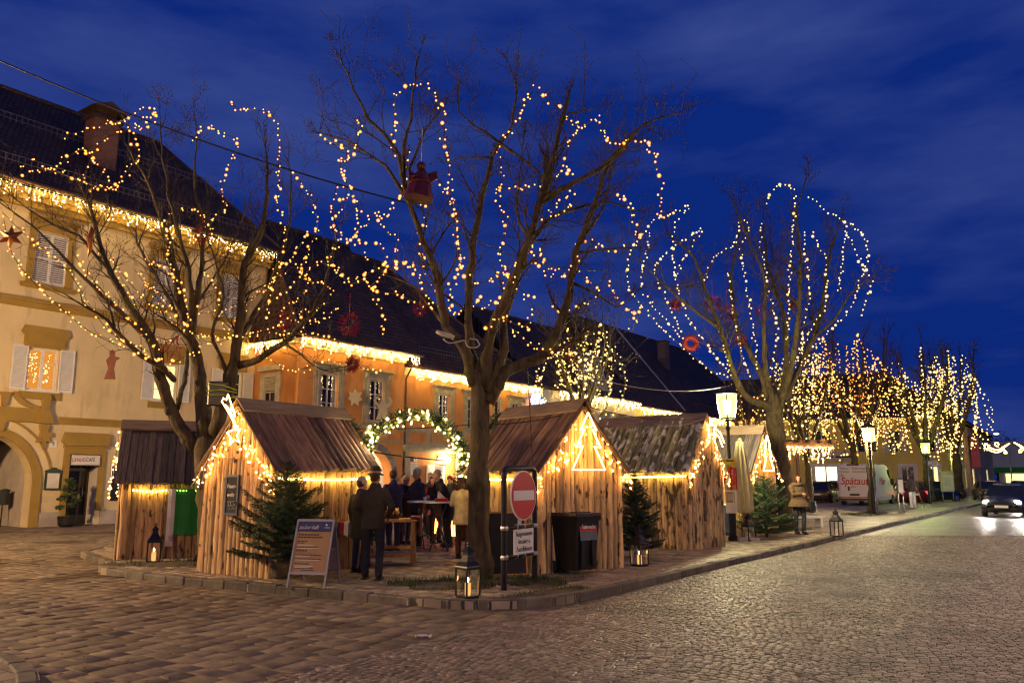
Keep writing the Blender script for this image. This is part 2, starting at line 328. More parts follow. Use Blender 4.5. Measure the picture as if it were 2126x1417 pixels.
M['lamp_w'] = glow('street_lamp_pane_small', (1., .75, .45), 200)
M['fill_facade'] = glow('fill_lamp_pane_facade', (1., .62, .27), 1650)  # for the added fill lamp that brightens the cream facade
M['fill_road'] = glow('fill_lamp_pane_road', (1., .64, .31), 290)  # for the two added fill lamps across the road
M['candle'] = glow('candle_flame', (1., .45, .12), 22)
M['candle_body'] = glow('lit_candle_wax', (1., .46, .13), .75)
M['room'] = glow('lit_room', (1., .36, .05), .50)
M['room2'] = glow('lit_room_yellow', (1., .66, .22), 1.6)
M['roombulb'] = glow('bulb_window', (1., .62, .24), 6, sample=False)
M['shop'] = glow('lit_shop', (1., .86, .42), 2.6)
M['peach'] = glow('lit_passage', (1., .60, .36), .55)
M['headlight'] = glow('headlight', (1., .90, .80), 700)
M['fire'] = glow('fire', (1., .22, .03), 14)
M['neon'] = glow('comet_rope', (1., .50, .12), 8)
M['tail'] = glow('tail_light', (1., .03, .02), 4)
M['porch'] = glow('porch_lamp', (1., .72, .42), 420)
M['flood'] = glow('floodlight', (1., .80, .48), 420)
M['redwood'] = mat('red_brown_wood', (.16, .05, .025), .7)
M['rope_motif'] = glow('motif_light', (1., .50, .12), 16)
# ------------------------------------------------------------------ the ground
AX = Vector((math.sin(R(36)), math.cos(R(36)), 0)); NX = Vector((AX.y, -AX.x, 0))   # along the street, across it to the right
def sheet(name, pts, z, m):
    b = MB(); b.add([(p[0], p[1], z) for p in pts], [tuple(range(len(pts)))]); return struct(b.build(name, m))
g0 = MB(); N_ = 24
for i in range(N_):
    for j in range(N_):
        x0, y0, s = -400+i*800/N_, -300+j*900/N_, (800/N_, 900/N_)
        g0.add([(x0, y0, 0), (x0+s[0], y0, 0), (x0+s[0], y0+s[1], 0), (x0, y0+s[1], 0)], [(0, 1, 2, 3)])
struct(g0.build('ground', M['paver']))
K0 = Vector((.62, 11.5, 0))
edge = [K0+AX*t for t in (-30, 0, 20, 60, 160)]
sheet('road', [edge[0], edge[0]+NX*45, edge[-1]+NX*45, edge[-1], edge[3], edge[2], edge[1]], .004, M['cobble'])
def arcpts(ps): return catmull([Vector((x, y, 0)) for x, y in ps], .12)
kerbline = arcpts([(60, 93.3), (30, 51.9), (14.5, 30.6), (9.2, 23.3), (4.9, 17.4), (2.3, 13.8), (1.1, 12.2), (.55, 11.62), (-.1, 11.36), (-.9, 11.42), (-1.9, 11.9), (-3.98, 13.0), (-5.8, 14.05), (-7.2, 15.0), (-7.85, 15.6), (-8.0, 16.3), (-8.9, 17.5), (-9.9, 19), (-9.6, 22)])
isl = [p for p in kerbline if p.y < 60]
poly = [(p.x, p.y) for p in isl[::2]]+[(-4, 38), (20, 68)]
b = MB(); n = len(poly)
b.add([(x, y, .112) for x, y in poly]+[(x, y, -.1) for x, y in poly], [tuple(range(n))[::-1]]+[(i, (i+1) % n, n+(i+1) % n, n+i) for i in range(n)])
struct(b.build('pavement', M['flag']))
b = MB(); acc = 0; last = isl[0]; kr = random.Random(3)
path = [p for p in isl if p.y < 45]
i = 0
while i < len(path)-2:
    a = path[i]; L_ = kr.uniform(.38, .62); j = i
    while j < len(path)-1 and (path[j]-a).length < L_: j += 1
    c = path[j]; d = (c-a).normalized(); q = Vector((-d.y, d.x, 0)); h = .125+kr.uniform(-.012, .012); o = kr.uniform(-.01, .01)
    if q.dot(Vector((-3, 25, 0))-a) > 0: q = -q
    m4 = Matrix((d, q, Vector((0, 0, 1)))).transposed().to_4x4(); m4.translation = a+q*o
    b.tint = kr.uniform(-.35, .35); b.bbox(.006, (c-a).length-.006, -.16, .012, -.05, h, .016, m4); i = j
struct(b.build('kerb', M['kerb']))
# kerb of the opposite corner, bottom left
cl = catmull([Vector((-6.4, 8.75, 0)), Vector((-5.04, 8.23, 0)), Vector((-4.64, 7.93, 0)), Vector((-4.26, 7.51, 0)), Vector((-3.95, 7.03, 0)), Vector((-3.6, 6.2, 0))], .1)
pl = [(p.x, p.y) for p in cl]+[(-9, 5), (-9, 9.2)]
b = MB(); n = len(pl); b.add([(x, y, .10) for x, y in pl], [tuple(range(n))[::-1]]); struct(b.build('corner_pavement', M['flag']))
b = MB(); i = 0
while i < len(cl)-4:
    a, c = cl[i], cl[min(i+4, len(cl)-1)]; d = (c-a).normalized(); q = Vector((-d.y, d.x, 0)); m4 = Matrix((d, q, Vector((0, 0, 1)))).transposed().to_4x4(); m4.translation = a
    b.tint = kr.uniform(-.25, .25); b.bbox(.006, (c-a).length-.004, -.17, .0, -.05, .115, .02, m4); i += 4
struct(b.build('corner_kerb', M['kerb']))
def grass(cx, cy, rx, ry, ang, n, seed, hmax=.11):
    r = random.Random(seed); d = MB(); g = MB(); ca, sa = math.cos(ang), math.sin(ang)
    ring = []
    for k in range(22):
        a = k/22*2*math.pi; q = 1+.22*math.sin(3*a+seed)+.1*math.sin(7*a); x, y = rx*q*math.cos(a), ry*q*math.sin(a)
        ring.append((cx+x*ca-y*sa, cy+x*sa+y*ca, .122))
    d.add(ring+[(cx, cy, .15)], [(i, (i+1) % 22, 22) for i in range(22)]); d.smooth = True
    o = struct(d.build('bare_earth', M['dirt']))
    for _ in range(n):
        a = r.uniform(0, 2*math.pi); q = math.sqrt(r.random())*(1+.22*math.sin(3*a+seed)); x, y = rx*q*math.cos(a), ry*q*math.sin(a)
        if math.sin(x*5+seed)+math.sin(y*6) < -.5: continue
        px, py = cx+x*ca-y*sa, cy+x*sa+y*ca; h = hmax*r.uniform(.35, 1); t = r.uniform(0, 6.28); w = .006
        dx, dy = math.cos(t), math.sin(t); le = r.uniform(-.05, .05); le2 = r.uniform(-.05, .05)
        g.tint = r.uniform(-.5, .4); g.add([(px-dx*w, py-dy*w, .12), (px+dx*w, py+dy*w, .12), (px+le, py+le2, .13+h)], [(0, 1, 2)])
    return struct(g.build('grass', M['grassm']), 'stuff')
grass(-.75, 13.15, 1.25, .62, R(20), 2600, 1)
grass(.55, 13.2, .8, .4, R(50), 900, 2)
grass(.55, 12.15, .9, .22, R(40), 600, 5, .06)
grass(15.9, 36.6, 2.2, .8, R(55), 900, 3)
grass(8.3, 25.6, 1.6, .7, R(50), 900, 4)
grass(-6.6, 16.2, 1.2, .7, R(20), 500, 6)


# the stones themselves, laid where they can be told apart
import numpy as np
def inpoly(x, y, P):
    c = False; n = len(P); j = n-1
    for i in range(n):
        if (P[i][1] > y) != (P[j][1] > y) and x < (P[j][0]-P[i][0])*(y-P[i][1])/(P[j][1]-P[i][1])+P[i][0]: c = not c
        j = i
    return c
def stones(name, m, test, org, ang, w, h, gap, z0, z1, pr, qr, arc=0., bay=2., tilt=.03, seed=1, jit=.18, tv=1.):
    r = np.random.RandomState(seed); a = Vector((math.sin(ang), math.cos(ang), 0)); n = Vector((a.y, -a.x, 0)); V = []; T = []
    for k in range(int(qr[0]/h), int(qr[1]/h)):
        p = pr[0]+r.uniform(0, w); 
        while p < pr[1]:
            ww = w*(1+r.uniform(-jit, jit)); hh = h*(1+r.uniform(-jit, jit)*.5); pc = p+ww/2; p += ww
            f = (pc/bay) % 1.; q = k*h+arc*(1-(2*f-1)**2)+r.uniform(-.05, .05)*h; sl = -arc*4*(2*f-1)/bay+r.uniform(-.06, .06)
            x = org.x+n.x*pc+a.x*q; y = org.y+n.y*pc+a.y*q
            if y < 6.4 or abs(x) > .70*y+2.6 or not test(x, y, pc, q): continue
            hw, hq = ww/2-gap, hh/2-gap; e = min(.014, hw*.28); tx, ty = r.uniform(-tilt, tilt), r.uniform(-tilt, tilt); dz = r.uniform(-.0035, .0035)
            for zz, ins in ((z0, 0), (z1-e*.5, .001), (z1, e)):
                for sx, sy in ((-1, -1), (1, -1), (1, 1), (-1, 1)):
                    u = sx*(hw-ins)*(1+r.uniform(-.07, .07)); v = sy*(hq-ins)*(1+r.uniform(-.07, .07))+u*sl
                    V.append((x+n.x*u+a.x*v, y+n.y*u+a.y*v, zz+(u*tx+v*ty+dz if zz > z0 else 0)))
            T.append(tv*(r.uniform(-.42, .38) if r.rand() < .93 else r.uniform(.3, .7)))
    N = len(T); F = np.array([(0, 1, 5, 4), (1, 2, 6, 5), (2, 3, 7, 6), (3, 0, 4, 7), (4, 5, 9, 8), (5, 6, 10, 9), (6, 7, 11, 10), (7, 4, 8, 11), (8, 9, 10, 11)])
    me = bpy.data.meshes.new(name); V = np.array(V, dtype=np.float32); FF = (F[None]+np.arange(N)[:, None, None]*12).reshape(-1, 4)
    me.vertices.add(len(V)); me.vertices.foreach_set('co', V.ravel()); me.loops.add(FF.size); me.loops.foreach_set('vertex_index', FF.ravel().astype(np.int32)); me.polygons.add(len(FF)); me.polygons.foreach_set('loop_start', np.arange(0, FF.size, 4, dtype=np.int32)); me.polygons.foreach_set('loop_total', np.full(len(FF), 4, dtype=np.int32))
    me.update(calc_edges=True); at_ = me.attributes.new('tint', 'FLOAT', 'FACE'); at_.data.foreach_set('value', np.repeat(np.array(T, dtype=np.float32), 9)); me.materials.append(m)
    o = bpy.data.objects.new(name, me); COL.objects.link(o); return struct(o)
ISL = poly; CORN = pl
kx = lambda x, y: (Vector((x, y, 0))-K0).dot(NX)
stones('road_surface', M['sett'], lambda x, y, p, q: p > .12 and y < 25 and not inpoly(x, y, ISL), K0, R(36), .096, .086, .0058, -.01, .020, (.1, 24), (-14, 22), .26, 2.1, .06, 3)
stones('side_street_surface', M['paverstone'], lambda x, y, p, q: kx(x, y) < .02 and y < 27 and kx(x, y+.15) < .1 and not inpoly(x+.12, y-.12, ISL) and not inpoly(x, y-.22, ISL) and not inpoly(x, y+.05, ISL) and not inpoly(x, y, CORN), K0, R(30), .34, .245, .0075, -.01, .009, (-24, 1), (-14, 20), 0, 2, .006, 4, .22, .5)
fl_in = lambda x, y: all(inpoly(x+dx, y+dy, ISL) for dx, dy in ((0, 0), (.28, -.22), (0, -.34), (-.3, -.15), (.34, .2)))
stones('pavement_surface', M['flagstone'], lambda x, y, p, q: y < 26 and fl_in(x, y), K0, R(36), .29, .19, .0065, .09, .121, (-14, 2), (-4, 22), 0, 2, .018, 5, .3)
# ------------------------------------------------------------------ buildings
FR = (M['white'])
def wall(parent, name, m, x0, x1, z0, z1, holes, depth=.22, y=0., arches=()):
    """front wall sheet with real openings and reveals; holes = (x0,x1,z0,z1); arches = (cx,r,spring)"""
    b = MB(); H = list(holes)+[(c-r, c+r, 0, s+r) for c, r, s in arches]
    xs = sorted({x0, x1, *[h[0] for h in H], *[h[1] for h in H]}); zs = sorted({z0, z1, *[h[2] for h in H], *[h[3] for h in H]})
    xs = [x for x in xs if x0 <= x <= x1]; zs = [z for z in zs if z0 <= z <= z1]
    for i in range(len(xs)-1):
        for k in range(len(zs)-1):
            mx, mz = (xs[i]+xs[i+1])/2, (zs[k]+zs[k+1])/2
            if any(h[0] < mx < h[1] and h[2] < mz < h[3] for h in H): continue
            b.add([(xs[i], y, zs[k]), (xs[i+1], y, zs[k]), (xs[i+1], y, zs[k+1]), (xs[i], y, zs[k+1])], [(0, 1, 2, 3)])
    for a, c, e, f in holes:
        b.add([(a, y, e), (c, y, e), (c, y, f), (a, y, f), (a, y+depth, e), (c, y+depth, e), (c, y+depth, f), (a, y+depth, f)], [(0, 4, 5, 1), (1, 5, 6, 2), (2, 6, 7, 3), (3, 7, 4, 0)])
    for c, r, s in arches:
        n = 16; A = [(c+r*math.cos(math.pi*i/n), s+r*math.sin(math.pi*i/n)) for i in range(n+1)]
        for i in range(n):
            (xa, za), (xb, zb) = A[i], A[i+1]
            b.add([(xa, y, za), (xb, y, zb), (xb, y, s+r), (xa, y, s+r)], [(0, 1, 2, 3)])
            b.add([(xa, y, za), (xb, y, zb), (xb, y+.6, zb), (xa, y+.6, za)], [(0, 1, 2, 3)])
        for sx in (-1, 1): b.add([(c+sx*r, y, 0), (c+sx*r, y, s), (c+sx*r, y+.6, s), (c+sx*r, y+.6, 0)], [(0, 1, 2, 3)])
    return b.build(name, m, parent)
def window(p, x0, x1, z0, z1, y=.14, cols=2, rows=2, inside='pane', frame=M['white'], fw=.06, bulbs=0, seed=0, curtain=False, mull=.03, bulbr=.014):
    f = MB(); q = fw
    f.box(x0, x0+q, y-.05, y, z0, z1); f.box(x1-q, x1, y-.05, y, z0, z1); f.box(x0+q, x1-q, y-.05, y, z1-q, z1); f.box(x0+q, x1-q, y-.05, y, z0, z0+q)
    for c in range(1, cols):
        x = x0+(x1-x0)*c/cols; f.box(x-q*.7, x+q*.7, y-.06, y-.001, z0+q, z1-q)
    for r_ in (rows if isinstance(rows, (list, tuple)) else [k/rows for k in range(1, rows)]):
        z = z0+(z1-z0)*r_
        f.box(x0+q, x1-q, y-.045, y-.004, z-mull/2, z+mull/2)
    w = f.build('window', frame, p)
    g = MB(); g.add([(x0+.02, y-.012, z0+.02), (x1-.02, y-.012, z0+.02), (x1-.02, y-.012, z1-.02), (x0+.02, y-.012, z1-.02)], [(0, 1, 2, 3)])
    if inside == 'pane': g.build('pane', M['pane'], w)
    else:
        g.build('pane', M['paneclear'], w)
        r = MB(); r.add([(x0-.3, y+.5, z0-.2), (x1+.3, y+.5, z0-.2), (x1+.3, y+.5, z1+.2), (x0-.3, y+.5, z1+.2)], [(0, 1, 2, 3)]); r.build('lit_room', M[inside], w)
    if curtain:
        n = 10
        for sx in (0, 1):
            cmb = MB(); xa = x0+.07 if sx == 0 else x1-.07-(x1-x0)*.2; wd = (x1-x0)*.2
            cmb.add([(xa+wd*i/n, y-.016-.004*(i % 2), zz) for zz in (z0+.05, z1-.05) for i in range(n+1)], [(i, i+1, n+2+i, n+1+i) for i in range(n)])
            cmb.build('curtain', M['curtain'], w)
    if bulbs:
        r = random.Random(seed); yb = y-.03 if inside == 'pane' else y+.2
        nst = max(3, bulbs//14); wm = bpy.data.meshes.get('window_bulb')
        if not wm: bb = MB(); bb.sph((0, 0, 0), 1, 5, 3); o_ = bb.build('window_bulb', M['roombulb']); wm = o_.data; wm.name = 'window_bulb'; bpy.data.objects.remove(o_)
        for i in range(bulbs):
            k = r.randrange(nst); x = x0+fw+.04+(x1-x0-2*fw-.08)*(k+.5)/nst+r.gauss(0, .03); z = z1-fw-.04-r.random()**1.1*(z1-z0-.3)*(.45+.55*abs(math.sin(k*2.1+seed)))
            if abs((x-x0)/(x1-x0)-.5) < .05: x += .09
            o_ = bpy.data.objects.new('bulb', wm); COL.objects.link(o_); o_.parent = w; o_.location = (min(max(x, x0+fw+.02), x1-fw-.02), yb, z); s_ = bulbr*r.uniform(.7, 1.4); o_.scale = (s_, s_, s_)
    return w
M['paneclear'] = glass('clear_pane')
M['louvre_dark'] = mat('louvre_dark', (.05, .04, .035), .8)
def shutter(p, x0, x1, z0, z1, y=-.05, name='shutter', open_=False):
    b = MB(); q = .05; b.box(x0, x0+q, y-.035, y, z0, z1); b.box(x1-q, x1, y-.035, y, z0, z1)
    for z in (z0, (z0+z1)/2-.03, z1-q): b.box(x0+q, x1-q, y-.034, y-.001, z, z+q)
    n = int((z1-z0)/.085)
    for i in range(n):
        z = z0+.05+(z1-z0-.1)*(i+.5)/n
        o = .028 if open_ else .040
        b.add([(x0+q, y-.028, z-o), (x1-q, y-.028, z-o), (x1-q, y-.006, z+o*.8), (x0+q, y-.006, z+o*.8)], [(0, 1, 2, 3)])
    b.mi = 1; b.box(x0+q, x1-q, y-.003, y-.0005, z0+q, z1-q)
    return b.build(name, [M['white'], M['louvre_dark']], p)
def slab(b, x0, x1, z0, z1, proud, y=0., back=0.): return b.box(x0, x1, y-proud, y+back, z0, z1)
def mould(b, x0, x1, z0, z1, proud, e=.08, y=0.):   # cornice: steps out towards the top
    h = (z1-z0)/3
    for i, k in enumerate((.45, .75, 1.)): b.box(x0+e*(1-k), x1-e*(1-k), y-proud*k, y, z0+h*i, z0+h*(i+1))
def roof(p, x0, x1, ze, zr, depth, over=.55, hipl=0, hipr=0, name='roof', m=None, y0=0., thick=.14, endl=0, endr=0):
    yb = y0+2*depth+over; yf = y0-over; xl, xr = x0-endl, x1+endr
    def sec(dz): return [(xl, yf, ze+dz), (xr, yf, ze+dz), (xr, yb, ze+dz), (xl, yb, ze+dz), (x0+hipl-(endl if not hipl else 0), y0+depth, zr+dz), (x1-hipr+(endr if not hipr else 0), y0+depth, zr+dz)]
    b = MB(); F = [(0, 1, 5, 4), (2, 3, 4, 5), (3, 0, 4), (1, 2, 5)]
    b.add(sec(thick), F); b.add(sec(0), [f[::-1] for f in F])
    lo = sec(0)[:4]; hi = sec(thick)[:4]
    b.add(lo+hi, [(i, (i+1) % 4, 4+(i+1) % 4, 4+i) for i in range(4)])
    r = b.build(name, m or M['roofA'], p)
    c = MB(); c.tube([(xl-.02, yf-.05, ze+.02), (xr+.02, yf-.05, ze+.02)], .075, 8)
    c.build('gutter', M['gutter'], r)
    c = MB(); s5 = sec(thick)
    c.tube([s5[4], s5[5]], .11, 6)
    if hipr: c.tube([s5[5], s5[1]], .09, 6)
    if hipl: c.tube([s5[4], s5[0]], .09, 6)
    c.build('ridge_tiles', M['tile'], r)
    return r
M['gutter'] = mat('gutter', (.16, .09, .05), .45, .6, var=.2)
M['guard'] = mat('snow_guard', (.20, .16, .15), .5, .6, var=.2)
def guard(p, x0, x1, y, z, n=None):
    b = MB(); n = n or int((x1-x0)/.22)
    b.box(x0, x1, y-.015, y+.015, z+.05, z+.08); b.box(x0, x1, y-.015, y+.015, z+.27, z+.30)
    for i in range(n+1):
        x = x0+(x1-x0)*i/n; b.box(x-.012, x+.012, y-.012, y+.012, z-.06, z+.285)
    return b.build('snow_guard', M['guard'], p)
def shell(p, x0, x1, zt, depth, m, y0=0.):   # the sides and back of a building
    b = MB(); yb = y0+depth
    b.add([(x0, y0, 0), (x0, yb, 0), (x1, yb, 0), (x1, y0, 0), (x0, y0, zt), (x0, yb, zt), (x1, yb, zt), (x1, y0, zt)], [(0, 4, 5, 1), (1, 5, 6, 2), (2, 6, 7, 3)])
    return b.build('wall', m, p)
TH = R(54.5)
# ---- cream corner house with the café
A = thing('town_house', 'cream plastered house with white shutters, ochre trim and an arched gateway', 'building', (-16.52, 30.02, 0), TH)
hl = [(-1.78, -.72, 4.88, 6.42), (3.1, 4.12, 4.88, 6.42), (6.28, 7.3, 4.88, 6.42)]
hu = [(-1.92, -.76, 8.87, 10.74), (2.75, 3.92, 8.87, 10.74), (5.95, 7.07, 8.87, 10.74)]
wall(A, 'wall', M['plaster_cream'], -7, 8.42, 0, 12.3, hl+hu+[(.0, 1.1, 0, 2.62)], arches=[(-2.95, 1.72, 1.55)])
shell(A, -7, 8.42, 12.3, 10.5, M['plaster_cream'])
roof(A, -7, 8.42, 12.28, 18.0, 5.2, .6, hipr=3.0, endr=.35)
guard(A, -6.5, 8.1, .1, 13.15); guard(A, -6.5, 6.4, 2.5, 15.7)
b = MB(); slab(b, -7, 8.44, 7.86, 8.06, .10); slab(b, -7, 8.44, 8.06, 8.2, .16); slab(b, -.5, 8.44, 3.70, 3.88, .07); slab(b, -.5, 8.44, 3.88, 3.97, .12)
mould(b, -7, 8.44, 11.55, 12.2, .42, 0)
b.build('string_course', M['ochre'], A)
b = MB(); slab(b, -1.22, -.2, 0, .52, .04); slab(b, 1.3, 8.44, 0, .52, .04); b.build('plinth', M['plinth'], A)
for x0, x1, z0, z1 in hl:
    c = MB(); c.prism([(x0-.2, z1+.03), (x1+.2, z1+.03), (x1+.2, z1+.42), (x1+.34, z1+.55), (x1+.22, z1+.8), (x0-.22, z1+.8), (x0-.34, z1+.55), (x0-.2, z1+.42)], -.10, 0)
    slab(c, x0-.14, x1+.14, z1+.12, z1+.38, .13); c.build('window_head', M['ochre'], A)
    c = MB(); slab(c, x0-.2, x1+.2, z0-.32, z0-.06, .06); c.build('window_sill', M['ochre'], A)
lit = ['room', 'room2', 'pane']
for k, (x0, x1, z0, z1) in enumerate(hl):
    w = window(A, x0, x1, z0, z1, .12, 2, [.3, .66], lit[k] if k < 2 else 'pane', bulbs=100 if k == 0 else (60 if k == 1 else 0), seed=k+4, fw=.075, bulbr=.012)
    s_ = MB(); slab(s_, x0-.1, x1+.1, z0-.06, z0, .12); s_.build('sill', M['white'], w)
    shutter(A, x0-.55, x0-.03, z0-.02, z1+.06); shutter(A, x1+.03, x1+.56, z0-.02, z1+.06)
for k, (x0, x1, z0, z1) in enumerate(hu):
    c = MB(); slab(c, x0-.24, x0, z0-.1, z1+.1, .06); slab(c, x1, x1+.24, z0-.1, z1+.1, .06); slab(c, x0-.24, x1+.24, z1+.1, z1+.42, .07); mould(c, x0-.34, x1+.34, z1+.42, z1+.66, .2)
    c.build('window_surround', M['ochre'], A); c = MB(); mould(c, x0-.42, x1+.42, z0-.26, z0-.1, .18); c.build('window_sill', M['ochre'], A)
    xm = (x0+x1)/2; shutter(A, x0, xm-.005, z0, z1, .06, open_=True); shutter(A, xm+.005, x1, z0, z1, .06, open_=True)
# gateway arch
c = MB(); n = 20
for i in range(n):
    a0, a1 = math.pi*i/n, math.pi*(i+1)/n
    pt = lambda r, a: (-2.95+r*math.cos(a), 1.55+r*math.sin(a))
    q = [pt(1.72, a0), pt(2.02, a0), pt(2.02, a1), pt(1.72, a1)]; c.prism(q, -.07, 0)
    if 2 < i: pass
    if i < 9: q = [pt(2.33, a0), pt(2.40, a0), pt(2.40, a1), pt(2.33, a1)]; c.prism(q, -.05, 0)
for sx in (-1, 1): c.box(-2.95+sx*1.87-.15, -2.95+sx*1.87+.15, -.07, 0, 0, 1.55)
c.build('gate_arch', M['ochre'], A)
c = MB()      # ornament over the gateway: beam, finial, scroll, leaf pendant
slab(c, -3.6, -.95, 3.72, 3.98, .14); slab(c, -3.6, -1.05, 3.98, 4.22, .10)
c.prism([(-1.36, 3.70), (-.76, 3.70), (-.82, 4.0), (-.92, 4.12), (-.96, 4.4), (-.90, 4.58), (-.98, 4.76), (-1.14, 4.76), (-1.22, 4.58), (-1.16, 4.4), (-1.2, 4.12), (-1.3, 4.0)], -.2, 0)
c.prism([(-2.15, 4.78), (-2.1, 4.55), (-1.95, 4.38), (-1.7, 4.26), (-1.25, 4.2), (-1.25, 4.3), (-1.55, 4.38), (-1.78, 4.5), (-1.92, 4.62), (-1.97, 4.78)], -.09, 0)
c.prism([(-1.2, 3.66), (-.84, 3.66), (-.88, 3.4), (-.72, 3.38), (-.74, 3.25), (-.86, 3.2), (-.74, 3.0), (-.84, 3.02), (-.92, 3.05), (-1.0, 2.8), (-1.08, 3.05), (-1.18, 3.0), (-1.28, 3.02), (-1.15, 3.2), (-1.14, 3.4)], -.13, 0)
c.prism([(-2.75, 3.72), (-2.35, 3.72), (-2.38, 3.35), (-2.72, 3.35)], -.14, 0)
c.prism([(-2.65, 4.74), (-2.2, 4.74), (-2.3, 4.6), (-2.35, 4.3), (-2.45, 4.22), (-2.52, 4.3), (-2.55, 4.6)], -.12, 0)
c.build('gate_ornament', M['ochre'], A)
c = MB()      # inside of the gateway
c.add([(-1.23, .6, 0), (-1.23, 4.5, 0), (-1.23, 4.5, 3.4), (-1.23, .6, 3.4), (-4.7, 4.5, 0), (-4.7, 4.5, 3.4), (-4.7, .6, 3.4)], [(0, 1, 2, 3), (1, 4, 5, 2), (3, 2, 5, 6)])
c.build('passage_wall', M['passage'] if 'passage' in M else M['plinth'], A)
c = MB(); c.add([(-4.65, 4.44, 0), (-1.28, 4.44, 0), (-1.28, 4.44, 2.9), (-4.65, 4.44, 2.9)], [(0, 1, 2, 3)]); 
for i in range(5): c.box(-4.6+i*.66, -4.04+i*.66, 4.38, 4.43, .1, 2.8)
c.build('gate_door', M['dark'], A)
# café door
c = MB(); c.box(-.22, .0, -.08, 0, 0, 2.85); c.box(1.1, 1.32, -.08, 0, .53, 2.85); c.box(0, 1.1, -.08, 0, 2.62, 2.85)
c.box(-.26, 1.36, -.11, 0, 2.851, 2.92); c.build('door_surround', M['ochre'], A)
c = MB(); c.prism([(-.36, 3.08), (-.22, 2.93), (1.32, 2.93), (1.46, 3.08), (1.36, 3.42), (-.26, 3.42)], -.17, 0); c.build('door_hood', M['ochre'], A)
c = MB(); c.box(0, .001, 0, .75, 0, 2.62); c.box(1.099, 1.1, 0, .75, 0, 2.62); c.box(0, 1.1, 0, .75, 2.619, 2.62); c.build('door_reveal', M['palewall'], A)
d = MB(); d.box(.01, .10, .6, .66, 0, 2.6); d.box(.98, 1.09, .6, .66, 0, 2.6); d.box(.10, .98, .6, .66, 0, .35); d.box(.10, .98, .6, .66, 1.15, 1.25); d.box(.10, .98, .6, .66, 2.0, 2.1); d.box(.10, .98, .6, .66, 2.5, 2.6); d.box(.72, .80, .6, .66, .35, 2.5)
D_ = d.build('door', mat('door_wood', (.045, .018, .010), .4, var=.3), A)
d = MB(); d.box(.1, .98, .63, .64, .35, 2.5); d.build('door_glass', M['pane'], D_)
d = MB(); d.tube([(.85, .57, 1.0), (.85, .53, 1.05), (.85, .53, 1.35), (.85, .57, 1.4)], .014, 6); d.build('handle', M['steel'], D_)
d = MB(); d.box(.70, .78, .585, .595, .95, 1.12); d.build('notice', M['paper'], D_)
d = MB(); d.sph((.3, 1.5, 2.05), .12, 8, 5); d.sph((.2, 1.7, 1.9), .05, 6, 4); d.build('ceiling_lamp', M['room2'], D_)
sg = thing('shop_sign', 'white café sign with red and black capitals over the dark door', 'sign', A.matrix_basis@Vector((.55, -.1, 2.40)), TH)
d = MB(); d.bbox(-.56, .56, -.04, .02, -.21, .21, .012); d.mi = 1; d.box(-.53, .53, -.044, -.039, -.18, .18); d.build('panel', [M['black'], M['white']], sg)
d = MB()
for x0, x1, z0, z1 in ((-.49, .49, .135, .142), (-.49, .49, -.142, -.135), (-.497, -.49, -.11, .11), (.49, .497, -.11, .11)): d.box(x0, x1, -.047, -.044, z0, z1)
d.build('border_line', M['inkred'], sg)
text('GENUSS', .20, M['inkred'], sg, (-.005, -.048, 0), align='RIGHT', sx=.70); text('CAFÉ', .20, M['ink'], sg, (.005, -.048, .012), align='LEFT', sx=.70)
mc = thing('menu_case', 'green framed menu case hanging on the cream wall beside the café door', 'menu case', A.matrix_basis@Vector((-.55, 0, 1.65)), TH)
d = MB(); d.prism([(-.29, .30), (.29, .30), (.27, .36), (.1, .42), (.06, .47), (-.06, .47), (-.1, .42), (-.27, .36)], -.14, 0); d.box(-.26, .26, -.1, 0, -.33, .30); d.mi = 1; d.box(-.21, .21, -.104, -.099, -.28, .26)
d.build('case', [mat('case_green', (.03, .05, .03), .5), M['paper']], mc)
hn = thing('house_number', 'small white enamel plate with the number 2 on the cream wall', 'house number', A.matrix_basis@Vector((-.62, 0, 2.95)), TH)
d = MB(); d.bbox(-.13, .13, -.02, 0, -.10, .13, .006); d.build('plate', M['white'], hn); text('2', .17, M['ink'], hn, (0, -.022, .03))
wb = thing('wall_chalkboard', 'tall black chalkboard with a pale metal edge on the café wall', 'chalkboard', A.matrix_basis@Vector((1.96, -.01, 1.52)), TH)
d = MB(); d.bbox(-.34, .34, -.03, 0, -.68, .68, .008); d.mi = 1; d.box(-.32, .32, -.033, -.029, -.66, .66); d.build('panel', [M['steel'], M['slate']], wb); text('CAFÉ', .1, M['chalk'], wb, (-.1, -.034, .58))
# potted shrub beside the café door
def leafclump(b, c, r, n, rg, size=.06, flat=.7):
    for _ in range(n):
        v = Vector((rg.gauss(0, 1), rg.gauss(0, 1), rg.gauss(0, 1))).normalized()*r*rg.uniform(.35, 1)
        p = Vector(c)+Vector((v.x, v.y, v.z*flat)); a = Vector((rg.gauss(0, 1), rg.gauss(0, 1), rg.gauss(0, .5))).normalized(); q = a.orthogonal().normalized(); s = size*rg.uniform(.6, 1.3)
        b.tint = rg.uniform(-.5, .5); b.add([p-a*s, p+q*s*.45, p+a*s, p-q*s*.45], [(0, 1, 2, 3)])
pt_ = thing('potted_shrub', 'leafy shrub in a dark round pot beside the café door', 'potted plant', A.matrix_basis@Vector((-.22, -.65, 0)), TH)
d = MB(); d.lathe([(.20, 0), (.27, .1), (.30, .34), (.31, .38), (.27, .38), (.26, .34)], 16); d.build('pot', M['black'], pt_)
rg = random.Random(5); d = MB(); d.tube([(0, 0, .34), (.03, 0, .7), (-.02, .02, 1.1), (.04, 0, 1.5)], .022, 5); d.tube([(.02, 0, .6), (.2, .05, .9)], .014, 5); d.tube([(0, 0, .8), (-.2, -.05, 1.0)], .014, 5); d.build('stem', M['twig'], pt_)
d = MB()
